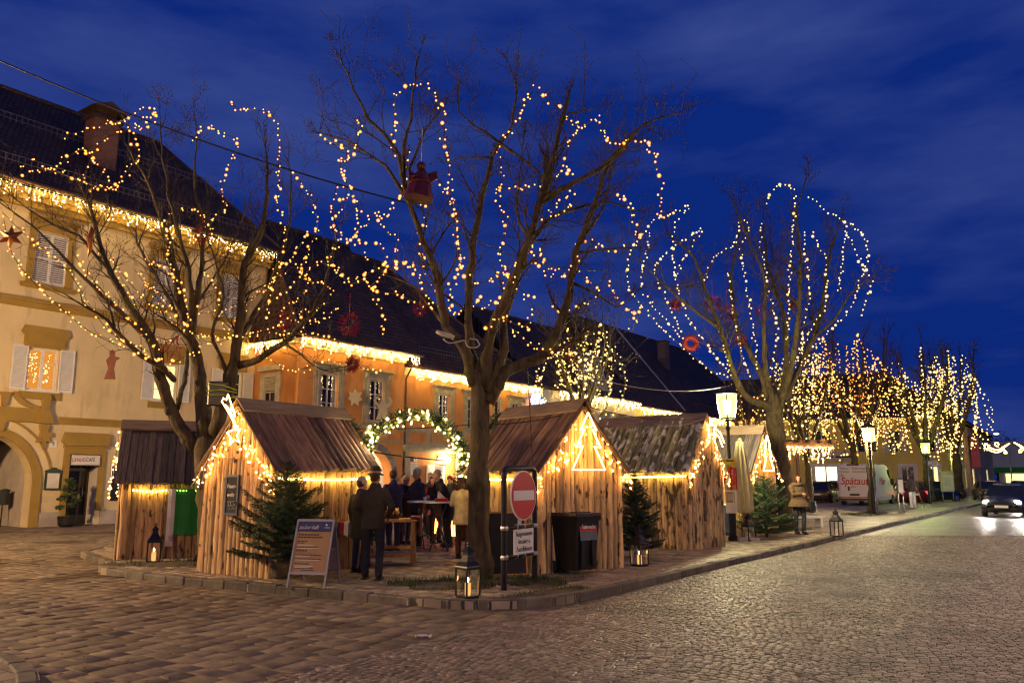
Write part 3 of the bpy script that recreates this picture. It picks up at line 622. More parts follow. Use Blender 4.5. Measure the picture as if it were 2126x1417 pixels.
for cx, cz, r_ in ((.02, 1.62, .24), (.16, 1.45, .2), (-.14, 1.38, .2), (.02, 1.18, .22), (.22, 1.0, .2), (-.25, 1.02, .2), (-.3, .72, .17), (.1, .78, .18)): leafclump(d, (cx, rg.uniform(-.1, .1), cz), r_, 75, rg, .06)
d.build('foliage', M['leaf'], pt_)
mbx = thing('letterbox', 'black letterbox hanging inside the dark gateway', 'letterbox', A.matrix_basis@Vector((-1.62, 1.2, 1.1)), TH)
d = MB(); d.bbox(-.16, .16, -.12, 0, -.32, .18, .01); d.prism([(-.18, .18), (.18, .18), (.18, .21), (0, .26), (-.18, .21)], -.14, 0); d.box(-.10, .10, -.126, -.119, .06, .09); d.build('box', M['black'], mbx)
d = MB(); d.tube([(0, .02, -1.1), (0, .02, .1)], .02, 6); d.build('post', M['black'], mbx)
# chimney on the cream house is part of it
d = MB(); d.box(.55, 1.6, 1.6, 2.4, 13.6, 16.7); d.build('chimney', M['brick'], A)
d = MB(); d.box(.42, 1.73, 1.47, 2.53, 16.7, 16.8); d.box(.65, 1.5, 1.7, 2.3, 16.8, 17.1); d.prism([(.3, 17.1), (1.85, 17.1), (1.08, 17.5)], 1.35, 2.65); d.build('chimney_cap', M['gutter'], A)

# ---- orange house (front wall of the corner block, then the lower wing)
B = thing('town_house', 'orange plastered house with stone window frames beside the cream house', 'building', (-9.37, 34.7, 0), TH)
B1 = [(1.2, 2.28, 4.42, 6.40), (4.24, 5.30, 4.42, 6.40)]; B2 = [(9.52, 10.48, 4.42, 6.15), (12.0, 12.9, 4.42, 6.1), (16.3, 17.25, 4.42, 6.15)]
wall(B, 'wall', M['orange'], 0, 6.72, 0, 7.85, B1, arches=[(4.72, 1.3, 1.75)])
wall(B, 'wall', M['orange'], 6.72, 18.4, 0, 7.3, B2+[(9.2, 10.4, 0, 2.45), (14.55, 15.1, 4.5, 6.2)], y=.15)
b = MB(); b.add([(0, 0, 0), (0, 3.3, 0), (0, 3.3, 7.85), (0, 0, 7.85)], [(0, 3, 2, 1)]); b.build('wall', M['orange'], B)
b = MB(); b.add([(6.72, 0, 0), (6.72, .15, 0), (6.72, .15, 7.85), (6.72, 0, 7.85)], [(0, 1, 2, 3)]); b.build('wall', M['orange'], B)
shell(B, 0, 18.4, 7.3, 10, M['orange'], .15)
roof(B, -.1, 6.9, 7.85, 14.5, 5.2, .55, endl=.4, hipl=1.8, endr=.55)
roof(B, 6.72, 18.6, 7.28, 14.2, 5.2, .5, hipr=8.5, endr=.4, y0=.15)
guard(B, 8.2, 14.5, .35, 8.3); guard(B, -.2, .9, .2, 8.9)
b = MB(); mould(b, -.02, 6.74, 7.45, 7.84, .28, 0); mould(b, 6.74, 18.4, 6.9, 7.27, .22, 0, .15)
b.box(-.28, 0, .0, 3.2, 7.6, 7.84); b.build('cornice', M['plaster_cream'], B)
def surround(x0, x1, z0, z1, y, p):
    c = MB(); slab(c, x0-.30, x0, z0-.05, z1+.12, .09, y); slab(c, x1, x1+.30, z0-.05, z1+.12, .09, y); slab(c, x0-.36, x0-.30, z0-.05, z1+.28, .05, y); slab(c, x1+.30, x1+.36, z0-.05, z1+.28, .05, y)
    slab(c, x0, x1, z1, z1+.12, .09, y); slab(c, x0-.33, x1+.33, z1+.12, z1+.30, .07, y); mould(c, x0-.52, x1+.52, z1+.30, z1+.46, .24, .08, y)
    slab(c, x0-.16, x0-.10, z0, z1, .12, y); slab(c, x1+.10, x1+.16, z0, z1, .12, y)
    for sx in (x0-.34, x1+.18): c.box(sx, sx+.16, y-.2, y-.09, z1+.08, z1+.30)
    o = c.build('window_surround', M['stonetrim'], p); c = MB(); mould(c, x0-.45, x1+.45, z0-.17, z0-.05, .16, .05, y); c.build('window_sill', M['stonetrim'], p); return o
for k, (x0, x1, z0, z1) in enumerate(B1+B2):
    y = 0 if k < 2 else .15; surround(x0, x1, z0, z1, y, B)
    window(B, x0, x1, z0, z1, y+.13, 2, [.34, .655], 'pane', bulbs=[48, 22, 44, 0, 10][k], seed=k+20, fw=.05, curtain=True, frame=M['stonewhite'] if 'stonewhite' in M else M['white'], bulbr=.010)
window(B, 14.55, 15.1, 4.5, 6.2, .28, 1, 2); c = MB()
slab(c, 14.37, 14.55, 4.3, 6.38, .05, .15); slab(c, 15.1, 15.28, 4.3, 6.38, .05, .15); slab(c, 14.55, 15.1, 6.2, 6.38, .05, .15); c.build('window_surround', M['stonetrim'], B)
# narrow window on the side wall facing left
c = MB(); Mx = Matrix.Translation((0, 2.55, 0))@Matrix.Rotation(R(-90), 4, 'Z')
for x0, x1, z0, z1, pr in ((0, .3, 4.3, 6.4, .08), (1.1, 1.4, 4.3, 6.4, .08), (.3, 1.1, 6.2, 6.4, .08), (-.1, 1.5, 6.5, 6.72, .2), (.3, .36, 4.3, 6.2, .05), (1.04, 1.1, 4.3, 6.2, .05), (.68, .72, 4.3, 5.55, .05), (.36, 1.04, 5.5, 5.56, .05)): c.box(x0, x1, -pr, 0, z0, z1, Mx)
for i in range(9): c.box(.37, 1.03, -.05-.02*(i % 2), -.01, 5.6+i*.066, 5.65+i*.066, Mx)
c.mi = 1; c.box(.36, 1.04, -.012, -.002, 4.3, 6.2, Mx); c.build('window', [M['stonetrim'], M['pane']], B)
b = MB()      # string courses and panels of the ground floor
slab(b, 0, 6.74, 4.06, 4.2, .12); slab(b, 0, 6.74, 3.42, 3.52, .06)
for x0, x1 in ((.9, 2.6), (3.9, 5.65)):
    for q in ((x0, x1, 3.94, 4.0), (x0, x1, 3.55, 3.61), (x0, x0+.06, 3.61, 3.94), (x1-.06, x1, 3.61, 3.94)): slab(b, *q, .05)
slab(b, 6.76, 18.4, 4.02, 4.2, .12, .15); slab(b, 6.76, 18.4, 3.4, 3.5, .06, .15)
for x0, x1 in ((9.0, 11.0), (11.8, 13.2), (15.9, 17.6)):
    for q in ((x0, x1, 3.92, 3.98), (x0, x1, 3.55, 3.61), (x0, x0+.08, 3.61, 3.92), (x1-.08, x1, 3.61, 3.92)): slab(b, *q, .05, .15)
for x in (7.0, 8.6, 11.4): slab(b, x, x+.26, 3.5, 4.02, .09, .15)
mould(b, 6.7, 11.6, 3.02, 3.36, .42, .1, .15); slab(b, 6.95, 7.25, 0, 3.02, .16, .15); slab(b, 11.1, 11.4, 0, 3.02, .16, .15); b.build('stone_trim', M['stonetrim'], B)
c = MB(); n = 9
for i in range(n):
    a0, a1 = math.pi*(i+.06)/n, math.pi*(i+.94)/n; pt = lambda r, a: (4.72+r*math.cos(a), 1.75+r*math.sin(a)); c.tint = (i*37 % 10-5)/25
    c.prism([pt(1.3, a0), pt(1.62, a0), pt(1.62, (a0+a1)/2), pt(1.62, a1), pt(1.3, a1), pt(1.3, (a0+a1)/2)], -.06, 0)
c.tint = 0
for sx in (-1, 1): c.box(4.72+sx*1.46-.16, 4.72+sx*1.46+.16, -.06, 0, 0, 1.55); c.box(4.72+sx*1.46-.22, 4.72+sx*1.46+.22, -.12, 0, 1.551, 1.74)
c.build('gate_arch', mat('arch_stone', (.26, .24, .22), .85, var=.3, bump=.3), B)
c = MB(); c.add([(3.3, .6, 0), (3.3, 4.6, 0), (6.15, 4.6, 0), (6.15, .6, 0), (3.3, .6, 3.2), (3.3, 4.6, 3.2), (6.15, 4.6, 3.2), (6.15, .6, 3.2)], [(0, 1, 5, 4), (1, 2, 6, 5), (2, 3, 7, 6), (4, 5, 6, 7)]); c.build('passage_wall', M['peachwall'] if 'peachwall' in M else M['palewall'], B)
c = MB(); c.sph((4.7, 2.4, 2.85), .13, 8, 6); c.build('passage_lamp', M['porch'], B)
c = MB(); c.box(9.2, 10.4, .4, .45, 0, 2.45); c.build('lit_doorway', M['peach'], B)
d = MB()
for q in ((9.22, 9.34, 0, 2.43), (10.26, 10.38, 0, 2.43), (9.76, 9.84, 0, 1.9), (9.34, 10.26, 1.9, 1.98), (9.34, 10.26, 2.35, 2.43), (9.34, 10.26, .0, .7), (9.34, 10.26, 1.25, 1.31)): d.box(q[0], q[1], .33, .38, q[2], q[3])
d.build('door', M['white'], B)
d = MB(); d.box(8.6, 9.18, .02, .09, .7, 2.4); d.build('shutter', M['white'], B)
pl_ = thing('porch_lamp', 'lit wall lamp with a curved bracket above the doorway of the orange house', 'wall lamp', B.matrix_basis@Vector((10.05, .1, 2.66)), TH)
d = MB(); d.tube([(-.5, .04, .1), (-.4, -.1, .28), (-.2, -.25, .3), (-.02, -.3, .14)], .02, 6); d.box(-.55, -.45, 0, .05, 0, .2); d.build('bracket', M['blackmetal'], pl_)
d = MB(); d.sph((0, -.3, 0), .12, 10, 7); d.build('globe', M['porch'], pl_)
nb = thing('notice_board', 'white notice sheet beside the lit door of the orange house', 'notice', B.matrix_basis@Vector((7.75, .15, 2.2)), TH)
d = MB(); d.bbox(-.28, .28, -.02, 0, -.34, .30, .005); d.mi = 1
for z in (.2, .12, .04, -.06, -.14): d.box(-.2, .17-.05*(z < 0), -.023, -.0205, z, z+.025)
d.build('panel', [M['paper'], M['plinth']], nb)
hb = thing('house_number', 'small blue and white house number plate on the orange wall', 'house number', B.matrix_basis@Vector((7.7, .15, 2.66)), TH)
d = MB(); d.box(-.24, 0, -.02, 0, -.12, .12); d.mi = 1; d.box(.0, .24, -.02, 0, -.12, .12); d.build('plate', [M['navy'], M['white']], hb); text('4', .18, M['ink'], hb, (.12, -.022, 0))

for h_, x, zt, m_ in ((A, 8.28, 12.1, 'ochre'), (B, 6.9, 7.2, 'orange'), (B, 18.2, 7.2, 'orange')):
    b = MB(); b.tube([(x, -.42, zt), (x, -.10, zt-.5), (x, -.08, .3), (x, -.2, .15)] if h_ is A else [(x, -.3, zt), (x, .04, zt-.5), (x, .06, .3), (x, -.06, .15)], .05, 8); b.build('downpipe', M['gutter'], h_)
# ---- pale and yellow houses farther along the row
C2 = thing('town_house', 'pale house with a small gabled dormer next to the orange house', 'building', B.matrix_basis@Vector((19, .2, 0)), TH)
cw = [(8.35, 9.2, 4.3, 5.75), (10.9, 11.7, 4.3, 5.75), (2.5, 3.3, 4.3, 5.75), (5.2, 6., 4.3, 5.75)]
wall(C2, 'wall', M['palewall'], -.4, 13.7, 0, 7.35, cw); shell(C2, -.4, 13.7, 7.35, 11, M['palewall'])
roof(C2, -.4, 13.7, 7.35, 13.2, 5.5, .5); guard(C2, 9, 13.5, .3, 8.25)
for x0, x1, z0, z1 in cw:
    window(C2, x0, x1, z0, z1, .12, 2, 2, fw=.06); c = MB(); mould(c, x0-.35, x1+.35, z1+.35, z1+.62, .25); c.build('window_head', M['stonetrim'], C2); c = MB(); slab(c, x0-.15, x0, z0, z1+.1, .05); slab(c, x1, x1+.15, z0, z1+.1, .05); slab(c, x0, x1, z1, z1+.1, .05); c.build('window_surround', M['stonetrim'], C2)
for x0, x1 in ((6.9, 7.2), (10.2, 10.4)): b = MB(); slab(b, x0, x1, 0, 7.3, .12); b.build('pilaster', M['plaster_cream'], C2)
d = MB(); d.prism([(6.4, 7.5), (9.2, 7.5), (7.8, 10.2)], -.1, 0.25); d.build('dormer', M['palewall'], C2)
d = MB(); d.bar((6.1, .6, 7.45), (7.8, .6, 10.45), .12, 1.6, (0, 1, 0)); d.bar((9.5, .6, 7.45), (7.8, .6, 10.45), .12, 1.6, (0, 1, 0)); d.build('dormer_roof', M['palewall'], C2)
C3 = thing('town_house', 'long yellow house with a broad dark roof and brick chimney', 'building', B.matrix_basis@Vector((32.7, .2, 0)), TH)
cw = [(x, x+1.5, 4.3, 5.9) for x in (1.0, 5.2, 9.4, 14, 19, 24, 29)]
wall(C3, 'wall', M['yellow'], 0, 33, 0, 7.1, cw); shell(C3, 0, 33, 7.1, 12, M['yellow'])
roof(C3, 0, 33, 7.1, 15.0, 6, .5, hipr=9, endr=.4); guard(C3, 12, 30, .3, 8.0)
for x0, x1, z0, z1 in cw:
    w = window(C3, x0, x1, z0, z1, .12, 2, 2, fw=.06); c = MB(); c.box(x0+.05, x1-.05, .02, .06, z1-.45, z1); c.build('roller_blind', mat('blind_red', (.25, .09, .05), .8), w)
    c = MB(); c.box(x0-.35, x0-.3, -.1, -.05, z0-.4, z1+.2); c.build('pole', M['twig'], C3)
d = MB(); d.box(13.0, 13.9, 3.2, 4.0, 10., 14.3); d.build('chimney', M['brick'], C3)
d = MB(); d.box(12.9, 14.0, 3.1, 4.1, 14.3, 14.42); d.build('chimney_cap', M['gutter'], C3)
d = MB(); d.bar((8.6, -.45, 7.3), (8.6, 6, 15.2), .18, .12); d.build('verge_board', M['palewall'], C3)
# ---- lemon house closing the square
az = R(112.5); D = thing('town_house', 'lemon yellow house with a lit shop window closing the square', 'building', (24, 76, 0), R(90-112.5))
dw = [(10.6, 11.6, 3.9, 5.8), (13.4, 14.3, 3.9, 5.8), (4.2, 5.8, 3.9, 6.0), (.3, 1.9, 3.9, 6.0), (8, 9.6, 3.9, 6)]
dg = [(4.2, 7.2, .1, 2.75), (11.4, 12.5, .9, 2.7), (13.5, 14.4, .9, 2.7), (8.8, 9.9, .9, 2.7)]
wall(D, 'wall', M['yellow2'], -9, 15.2, 0, 7.0, dw+dg); shell(D, -9, 15.2, 7.0, 14, M['yellow2']); roof(D, -9, 15.2, 7.0, 11.6, 7, .5, endr=.3, hipr=4)
for k, (x0, x1, z0, z1) in enumerate(dw):
    window(D, x0, x1, z0, z1, .12, 2, 2); 
    for a_, b_ in () if k > 1 else ((x0-.4, x0-.03), (x1+.03, x1+.4)): shutter(D, a_, b_, z0, z1)
for k, (x0, x1, z0, z1) in enumerate(dg):
    window(D, x0, x1, z0, z1, .12, 2 if k else 3, 1, 'shop' if k == 0 else ('pane' if k != 2 else 'room2'), fw=.1)
    c = MB(); slab(c, x0-.22, x0, z0, z1+.2, .06); slab(c, x1, x1+.22, z0, z1+.2, .06); slab(c, x0, x1, z1, z1+.2, .06); c.build('window_surround', M['white'], D)
sg = thing('shop_sign', 'pale grey shop sign board above the lit shop window', 'sign', D.matrix_basis@Vector((6.2, -.03, 3.6)), R(90-112.5))
d = MB(); d.bbox(-1.6, 1.6, -.08, 0, -.45, .45, .02); d.build('panel', M['palewall'], sg); d = MB(); d.box(-1.2, -.3, -.085, -.081, -.12, .02); d.box(-.1, 1.2, -.085, -.081, -.12, .02); d.build('faded_lettering', M['ink'], sg)
b = MB(); slab(b, -9, 15.25, 6.6, 7.0, .3); b.build('cornice', M['plaster_cream'], D)
# buildings at the far end of the street
E_ = thing('flat_house', 'white flat building with a green band above its ground floor', 'building', (82, 136, 0), R(-32))
d = MB(); d.box(-1, 30, 0, 12, 3.1, 7.2); d.box(-1.5, 30.5, -.5, 12.5, 7.2, 7.6); d.box(0, 30, 1, 12, 0, 2.4); d.build('wall', M['palewall'], E_)
d = MB(); d.box(-1.1, 30, -.15, 1, 2.4, 3.3); d.build('green_band', M['green'], E_)
for x in (4.0, 12, 18):
    w = MB(); w.box(x, x+4, -.06, -.001, 4.3, 6.2); w = w.build('window', M['white'], E_); q = MB(); q.box(x+.2, x+1.9, -.075, -.061, 4.5, 6.0); q.box(x+2.1, x+3.8, -.075, -.061, 4.5, 6.0); q.build('pane', M['pane'], w)
for x in (1, 6, 11, 16): w = MB(); w.box(x, x+4, .9, .98, .3, 2.2); w.build('shop_window', M['room2'], E_)
H_ = thing('corner_house', 'dark house with overhanging roof at the right edge', 'building', (73.5, 108, 0), R(-35))
d = MB(); d.box(1.2, 18, 0, 10, 0, 7.2); d.build('wall', M['stonetrim'], H_)
roof(H_, 1, 18, 7.2, 11.5, 5, .9, hipl=4, endl=.9)

F_ = thing('town_house', 'narrow row of houses running down the street beyond the lemon house', 'building', (38.6, 70.8, 0), R(90-35))
fw_ = [(x, x+1.3, 3.9, 5.7) for x in (2, 6, 10, 15, 20, 26, 32)]+[(x, x+2, .6, 2.6) for x in (3, 9, 17, 25, 33)]
wall(F_, 'wall', M['yellow'], .1, 44, 0, 6.9, fw_); shell(F_, .1, 44, 6.9, 9, M['yellow']); roof(F_, .1, 44, 6.9, 10.5, 4.5, .5)
for k, (x0, x1, z0, z1) in enumerate(fw_): window(F_, x0, x1, z0, z1, .12, 2, 2, 'shop' if k in (8, 9, 11) else 'pane')
for x in (.4, 8.2, 13.4, 23): b = MB(); slab(b, x, x+.5, 0, 6.8, .14); b.build('pilaster', M['stonetrim'], F_)
sg = thing('banner', 'tall pinkish red vertical banner on the row of houses far down the street', 'banner', F_.matrix_basis@Vector((16, -.5, 4.3)), R(0)); b = MB(); b.box(-.45, .45, -.04, .04, -1.6, 1.6); b.build('panel', mat('banner_pink', (.45, .10, .14), .6), sg); b = MB(); b.box(.45, .9, -.03, .03, 1.2, 1.26); b.build('bracket', M['blackmetal'], sg)
# ------------------------------------------------------------------ market huts
def bulbset(parent, pts, r, m, rg, name='bulb', limit=100, vary=True):
    """pts in world space; the first `limit` (nearest the street) become single bulbs, the rest one stuff mesh"""
    global BULB
    inv = parent.matrix_basis.inverted()
    pts = sorted(pts, key=lambda p: (p-Vector((0, 0, CZ))).length)
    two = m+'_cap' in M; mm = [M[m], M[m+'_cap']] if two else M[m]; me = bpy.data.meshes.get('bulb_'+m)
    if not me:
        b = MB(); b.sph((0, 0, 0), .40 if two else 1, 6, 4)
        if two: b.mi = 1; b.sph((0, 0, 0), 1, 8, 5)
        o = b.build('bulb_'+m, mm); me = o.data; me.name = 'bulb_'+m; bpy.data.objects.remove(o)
    def size(): 
        q = rg.random(); return r*1.45*(rg.uniform(.6, 1.1) if q < .82 else rg.uniform(1.2, 1.9)) if vary else r*1.1*rg.uniform(.8, 1.2)
    for p in pts[:limit]:
        o = bpy.data.objects.new(name, me); COL.objects.link(o); o.parent = parent; o.location = inv@p; s = size(); o.scale = (s, s, s)
    if len(pts) > limit:
        b = MB()
        for p in pts[limit:]:
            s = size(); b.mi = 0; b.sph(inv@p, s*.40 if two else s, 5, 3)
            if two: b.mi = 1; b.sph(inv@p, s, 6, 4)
        struct(b.build(name, mm, parent), 'stuff')
BULGE = 1.15
def cut_boards(b, x0, x1, wmin, wmax, z0, topf, y, rg, logs, th=.03):
    x = x0
    while x < x1-.02:
        w = min(rg.uniform(wmin, wmax), x1-x); 
        if x1-x-w < wmin*.5: w = x1-x
        b.tint = rg.uniform(-.4, .4); xm = x+w/2; o = rg.uniform(-.008, .008)
        if logs:
            r = w/2; n = 7; vs = []; zt = topf(xm)
            ph = rg.uniform(0, 6)
            K = 7
            for k in range(K+1):
                z = z0+(zt-z0)*k/K; q = 1+.07*math.sin(k*1.7+ph)+rg.uniform(-.03, .03); dx = .008*math.sin(k*.9+ph)
                vs += [Vector((xm+dx-r*q*math.cos(math.pi*i/(n-1)), y-r*BULGE*q*math.sin(math.pi*i/(n-1))+o, z+(topf(xm-r*math.cos(math.pi*i/(n-1)))-zt if k == K else 0))) for i in range(n)]
            s_ = b.smooth; b.smooth = True
            b.add(vs, [(k*n+i, k*n+i+1, (k+1)*n+i+1, (k+1)*n+i) for k in range(K) for i in range(n-1)]); b.smooth = s_
        else:
            g = .004; a, c = x+g, x+w-g; 
            vs = [(a, y-th+o, z0), (c, y-th+o, z0), (c, y-th+o, topf(c)), (a, y-th+o, topf(a)), (a, y, z0), (c, y, z0), (c, y, topf(c)), (a, y, topf(a))]
            b.add(vs, [(0, 1, 2, 3), (1, 5, 6, 2), (4, 0, 3, 7), (3, 2, 6, 7)])
        x += w
    b.tint = 0
def hut(label, loc, rz, w, l, hw, ha, over, wallm, roofm, seed, front_logs=False, side_logs=False, roof_logs=True, openside=None, group='wooden market huts', oh=.12, roofw=(.10, .15)):
    global BULGE
    rg = random.Random(seed); h = thing('market_hut', label, 'hut', loc, rz, group)
    gable = lambda x: hw+(ha-hw)*(1-min(1, abs(x)/(w/2)))
    b = MB(); b.box(-w/2+.05, w/2-.05, .06, l-.06, .0, hw-.05); b.build('dark_interior', M['dark'], h) if openside is None else None
    b = MB(); BULGE = 1.15 if front_logs else .55; cut_boards(b, -w/2, w/2, .10, .15 if not front_logs else .17, 0, gable, 0, rg, True); b.add([(-w/2, .01, 0), (w/2, .01, 0), (w/2, .01, hw), (0, .01, ha), (-w/2, .01, hw)], [(0, 1, 2, 3, 4)]); b.build('gable_wall', wallm, h)
    b = MB(); cut_boards(b, -w/2, w/2, .11, .17, 0, gable, 0, rg, False); o = b.build('gable_wall', wallm, h, (0, l, 0), (0, 0, math.pi))
    for sx in (-1, 1):
        b = MB(); z0 = 0; BULGE = .5
        cut_boards(b, .02, l-.02, .11, .19, z0 if openside != sx else 0, (lambda x: hw) if openside != sx else (lambda x: 1.0), 0, rg, True); b.add([(0, .01, 0), (l, .01, 0), (l, .01, hw), (0, .01, hw)], [(0, 1, 2, 3)]) if openside != sx else None
        b.build('side_wall', wallm, h, (sx*w/2, 0 if sx > 0 else l, 0), (0, 0, R(90) if sx > 0 else R(-90)))
    sl = math.atan2(ha-hw, w/2); L_ = (w/2+oh)/math.cos(sl)
    for sx in (-1, 1):       # roof slope: laid flat in its own space, y runs down the slope
        b = MB(); x = -over; r2 = l+over
        while x < r2-.04:
            q = rg.uniform(*roofw); q = min(q, r2-x); b.tint = rg.uniform(-.55, .55); e = rg.uniform(-.05, .04)
            if roof_logs:
                n = 6; vs = []; rr = q/2; K = 6; ph = rg.uniform(0, 6)
                for k in range(K+1):
                    yy = (L_+e)*k/K; f = 1+.06*math.sin(k*2+ph)
                    vs += [Vector((x+rr-rr*f*math.cos(math.pi*i/(n-1)), yy, .035+rr*.75*f*math.sin(math.pi*i/(n-1)))) for i in range(n)]
                b.smooth = True; b.add(vs, [(k*n+i, (k+1)*n+i, (k+1)*n+i+1, k*n+i+1) for k in range(K) for i in range(n-1)]); b.smooth = False
                b.add([vs[K*n+i] for i in range(n)], [tuple(range(n))])
            else: b.box(x+.004, x+q-.004, 0, L_+e, .03, .055+rg.uniform(0, .012))
            x += q
        b.tint = -.3; b.box(-over, r2, 0, L_-.03, .0, .03)
        M3 = Matrix.Translation((0, 0, ha+.03))@Matrix.Rotation(R(90) if sx < 0 else R(-90), 4, 'Z')
        M3 = M3@Matrix.Rotation(-sl, 4, 'X')
        o = b.build('roof_slope', roofm, h)
        # y of slope space must run outwards: rotate so +y -> sx*x ; x of slope space -> +-y
        if sx > 0: o.matrix_basis = Matrix.Translation((0, l, ha+.03))@Matrix.Rotation(R(-90), 4, 'Z')@Matrix.Rotation(-sl, 4, 'X')
        else: o.matrix_basis = Matrix.Translation((0, 0, ha+.03))@Matrix.Rotation(R(90), 4, 'Z')@Matrix.Rotation(-sl, 4, 'X')
    b = MB(); c = math.cos(sl); s_ = math.sin(sl)
    for sx in (-1, 1):
        b.add([(0, -over-.03, ha+.20), (sx*.20, -over-.03, ha+.20-.20*s_/c), (sx*.20, l+over+.03, ha+.20-.20*s_/c), (0, l+over+.03, ha+.20), (0, -over-.03, ha+.165), (sx*.20, -over-.03, ha+.165-.20*s_/c), (sx*.20, l+over+.03, ha+.165-.20*s_/c), (0, l+over+.03, ha+.165)],
              [(0, 1, 2, 3), (7, 6, 5, 4), (0, 4, 5, 1), (1, 5, 6, 2), (2, 6, 7, 3)])
    b.build('ridge_board', M['ridge'], h)
    return h
def onhut(h, x, y, z): return h.matrix_basis@Vector((x, y, z))
def gable_lights(h, w, hw, ha, label, n, seed, m='bulb_hut', r=.0145, y=-.12):
    t = thing('icicle_lights', label, 'fairy lights', onhut(h, 0, y, ha), h.rotation_euler.z); rg = random.Random(seed); pts = []; c = MB()
    inv = t.matrix_basis.inverted()
    for sx in (-1, 1):
        P = [onhut(h, sx*(w/2+.22)*k/8, y, ha+.0-(ha-hw)/(w/2)*((w/2+.22)*k/8)-.02) for k in range(9)]
        c.tube([inv@p for p in P], .006, 3)
        for i in range(n//2):
            f = rg.random()**.85; x = sx*(w/2+.15)*f; zt = ha-.03-(ha-hw)/(w/2)*abs(x); d = rg.uniform(.0, .46)*(1.3-.75*f)
            p = onhut(h, x, y-rg.uniform(0, .05), zt-d); pts.append(p)
            if i % 3 == 0: c.tube([inv@onhut(h, x, y, zt), inv@p], .004, 3)
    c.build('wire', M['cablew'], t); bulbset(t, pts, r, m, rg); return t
def ropeshape(name, label, cat, h, loops, y=-.16, m='rope', r=.014, bead=True, group=None, dz=0.):
    loops = [[(x, z+dz) for x, z in lp] for lp in loops]
    t = thing(name, label, cat, onhut(h, loops[0][0][0], y, loops[0][0][1]), h.rotation_euler.z, group); inv = t.matrix_basis.inverted(); b = MB()
    for lp in loops: b.tube([inv@onhut(h, x, y, z) for x, z in lp], r, 5)
    b.build('rope_tube', M[m], t); return t
def eave_rope(h, w, l, hw, label, sx, m='rope', y0=0., y1=None, drop=.03):
    y1 = l if y1 is None else y1; t = thing('rope_light', label, 'rope light', onhut(h, sx*(w/2+.10), y0, hw-.12), h.rotation_euler.z); inv = t.matrix_basis.inverted(); b = MB()
    n = int((y1-y0)/.06)
    for i in range(n): b.sph(inv@onhut(h, sx*(w/2+.10), y0+(y1-y0)*i/n, hw-.15-drop*math.sin(math.pi*i/n)), .014, 5, 3)
    b.build('light_strip', M[m], t); c = MB(); c.tube([inv@onhut(h, sx*(w/2+.10), y0+(y1-y0)*i/8, hw-.148-drop*math.sin(math.pi*i/8)) for i in range(9)], .009, 4); c.build('tube', M['cablew'], t); return t
Z0 = .118
H1 = hut('plank market hut with a chalkboard on its gable and a shooting star of lights', (-4.80, 14.22, Z0), R(-32), 1.85, 2.42, 1.84, 2.86, .12, M['plank'], M['rooflog'], 11, roofw=(.11, .17))
H2 = hut('log market hut with a lit christmas tree on its gable behind the bin', (1.277, 14.92, Z0), R(33), 1.9, 2.42, 1.82, 2.92, .14, M['log'], M['rooflog'], 12, front_logs=True, roofw=(.08, .12))
H3 = hut('bark log market hut with a mossy log roof beside the lamp post', (4.68, 19.58, Z0), R(49), 1.8, 2.9, 1.86, 3.02, .10, M['barkwall'], M['barklog'], 13, front_logs=True, roofw=(.16, .22))
H4 = hut('small grey market hut half hidden by the closed parasol', (7.42, 23.9, Z0), R(49), 1.85, 2.5, 1.85, 3.0, .12, M['plank'], M['darkroof'], 14, roof_logs=False)
H0 = hut('dark roofed plank hut with a green flag at the left end of the market', (-8.49, 17.72, Z0), R(-68), 2.1, 2.6, 1.62, 2.72, .12, M['plank'], M['darkroof'], 15, roof_logs=False, oh=.14)
gable_lights(H1, 1.85, 1.78, 2.86, 'warm icicle lights hanging along the gable of the plank hut with the chalkboard', 78, 1)
gable_lights(H2, 1.9, 1.82, 2.92, 'warm icicle lights hanging along the gable of the log hut behind the bin', 84, 2)
gable_lights(H3, 1.8, 1.86, 3.02, 'warm icicle lights hanging along the gable of the mossy roofed hut', 72, 3, r=.0135)
gable_lights(H4, 1.85, 1.85, 3.0, 'warm icicle lights on the gable of the hut behind the parasol', 52, 4, r=.0145)
gable_lights(H0, 2.1, 1.62, 2.72, 'icicle lights along the gable edge of the dark roofed hut', 44, 5, y=-.18)
ropeshape('star_light', 'shooting star of rope light leaning over the gable tip of the chalkboard hut', 'light motif', H1,
    [[(-.02, 3.0), (-.10, 3.12), (-.06, 3.26), (.02, 3.14)], [(.0, 2.98), (-.20, 3.20), (-.34, 3.34), (-.30, 3.40), (-.22, 3.36), (-.18, 3.46), (-.12, 3.36), (.04, 3.06)], [(.10, 2.86), (-.12, 3.18), (-.24, 3.28)], [(.16, 2.78), (.02, 2.98), (-.05, 3.10)], [(.0, 2.98), (.06, 2.82), (.2, 2.84), (.12, 2.72), (.2, 2.6), (.05, 2.66), (-.06, 2.56), (-.05, 2.7), (-.16, 2.78), (0, 2.82)]], -.2, 'rope_motif', .010, dz=-.34)
tree_o = [(0, 2.88), (.20, 2.56), (.10, 2.58), (.30, 2.24), (.14, 2.27), (.40, 1.84), (-.40, 1.84), (-.14, 2.27), (-.30, 2.24), (-.10, 2.58), (-.20, 2.56), (0, 2.88)]
ropeshape('tree_light', 'outline of a christmas tree in rope light on the log gable', 'light motif', H2, [[(x*.95+.03, z-.04) for x, z in tree_o]], -.2, 'rope_motif', .012)
ropeshape('tree_light', 'small rope light tree on the gable behind the parasol', 'light motif', H4, [[(x*.9, z) for x, z in tree_o]], -.2, 'rope_motif', .016)
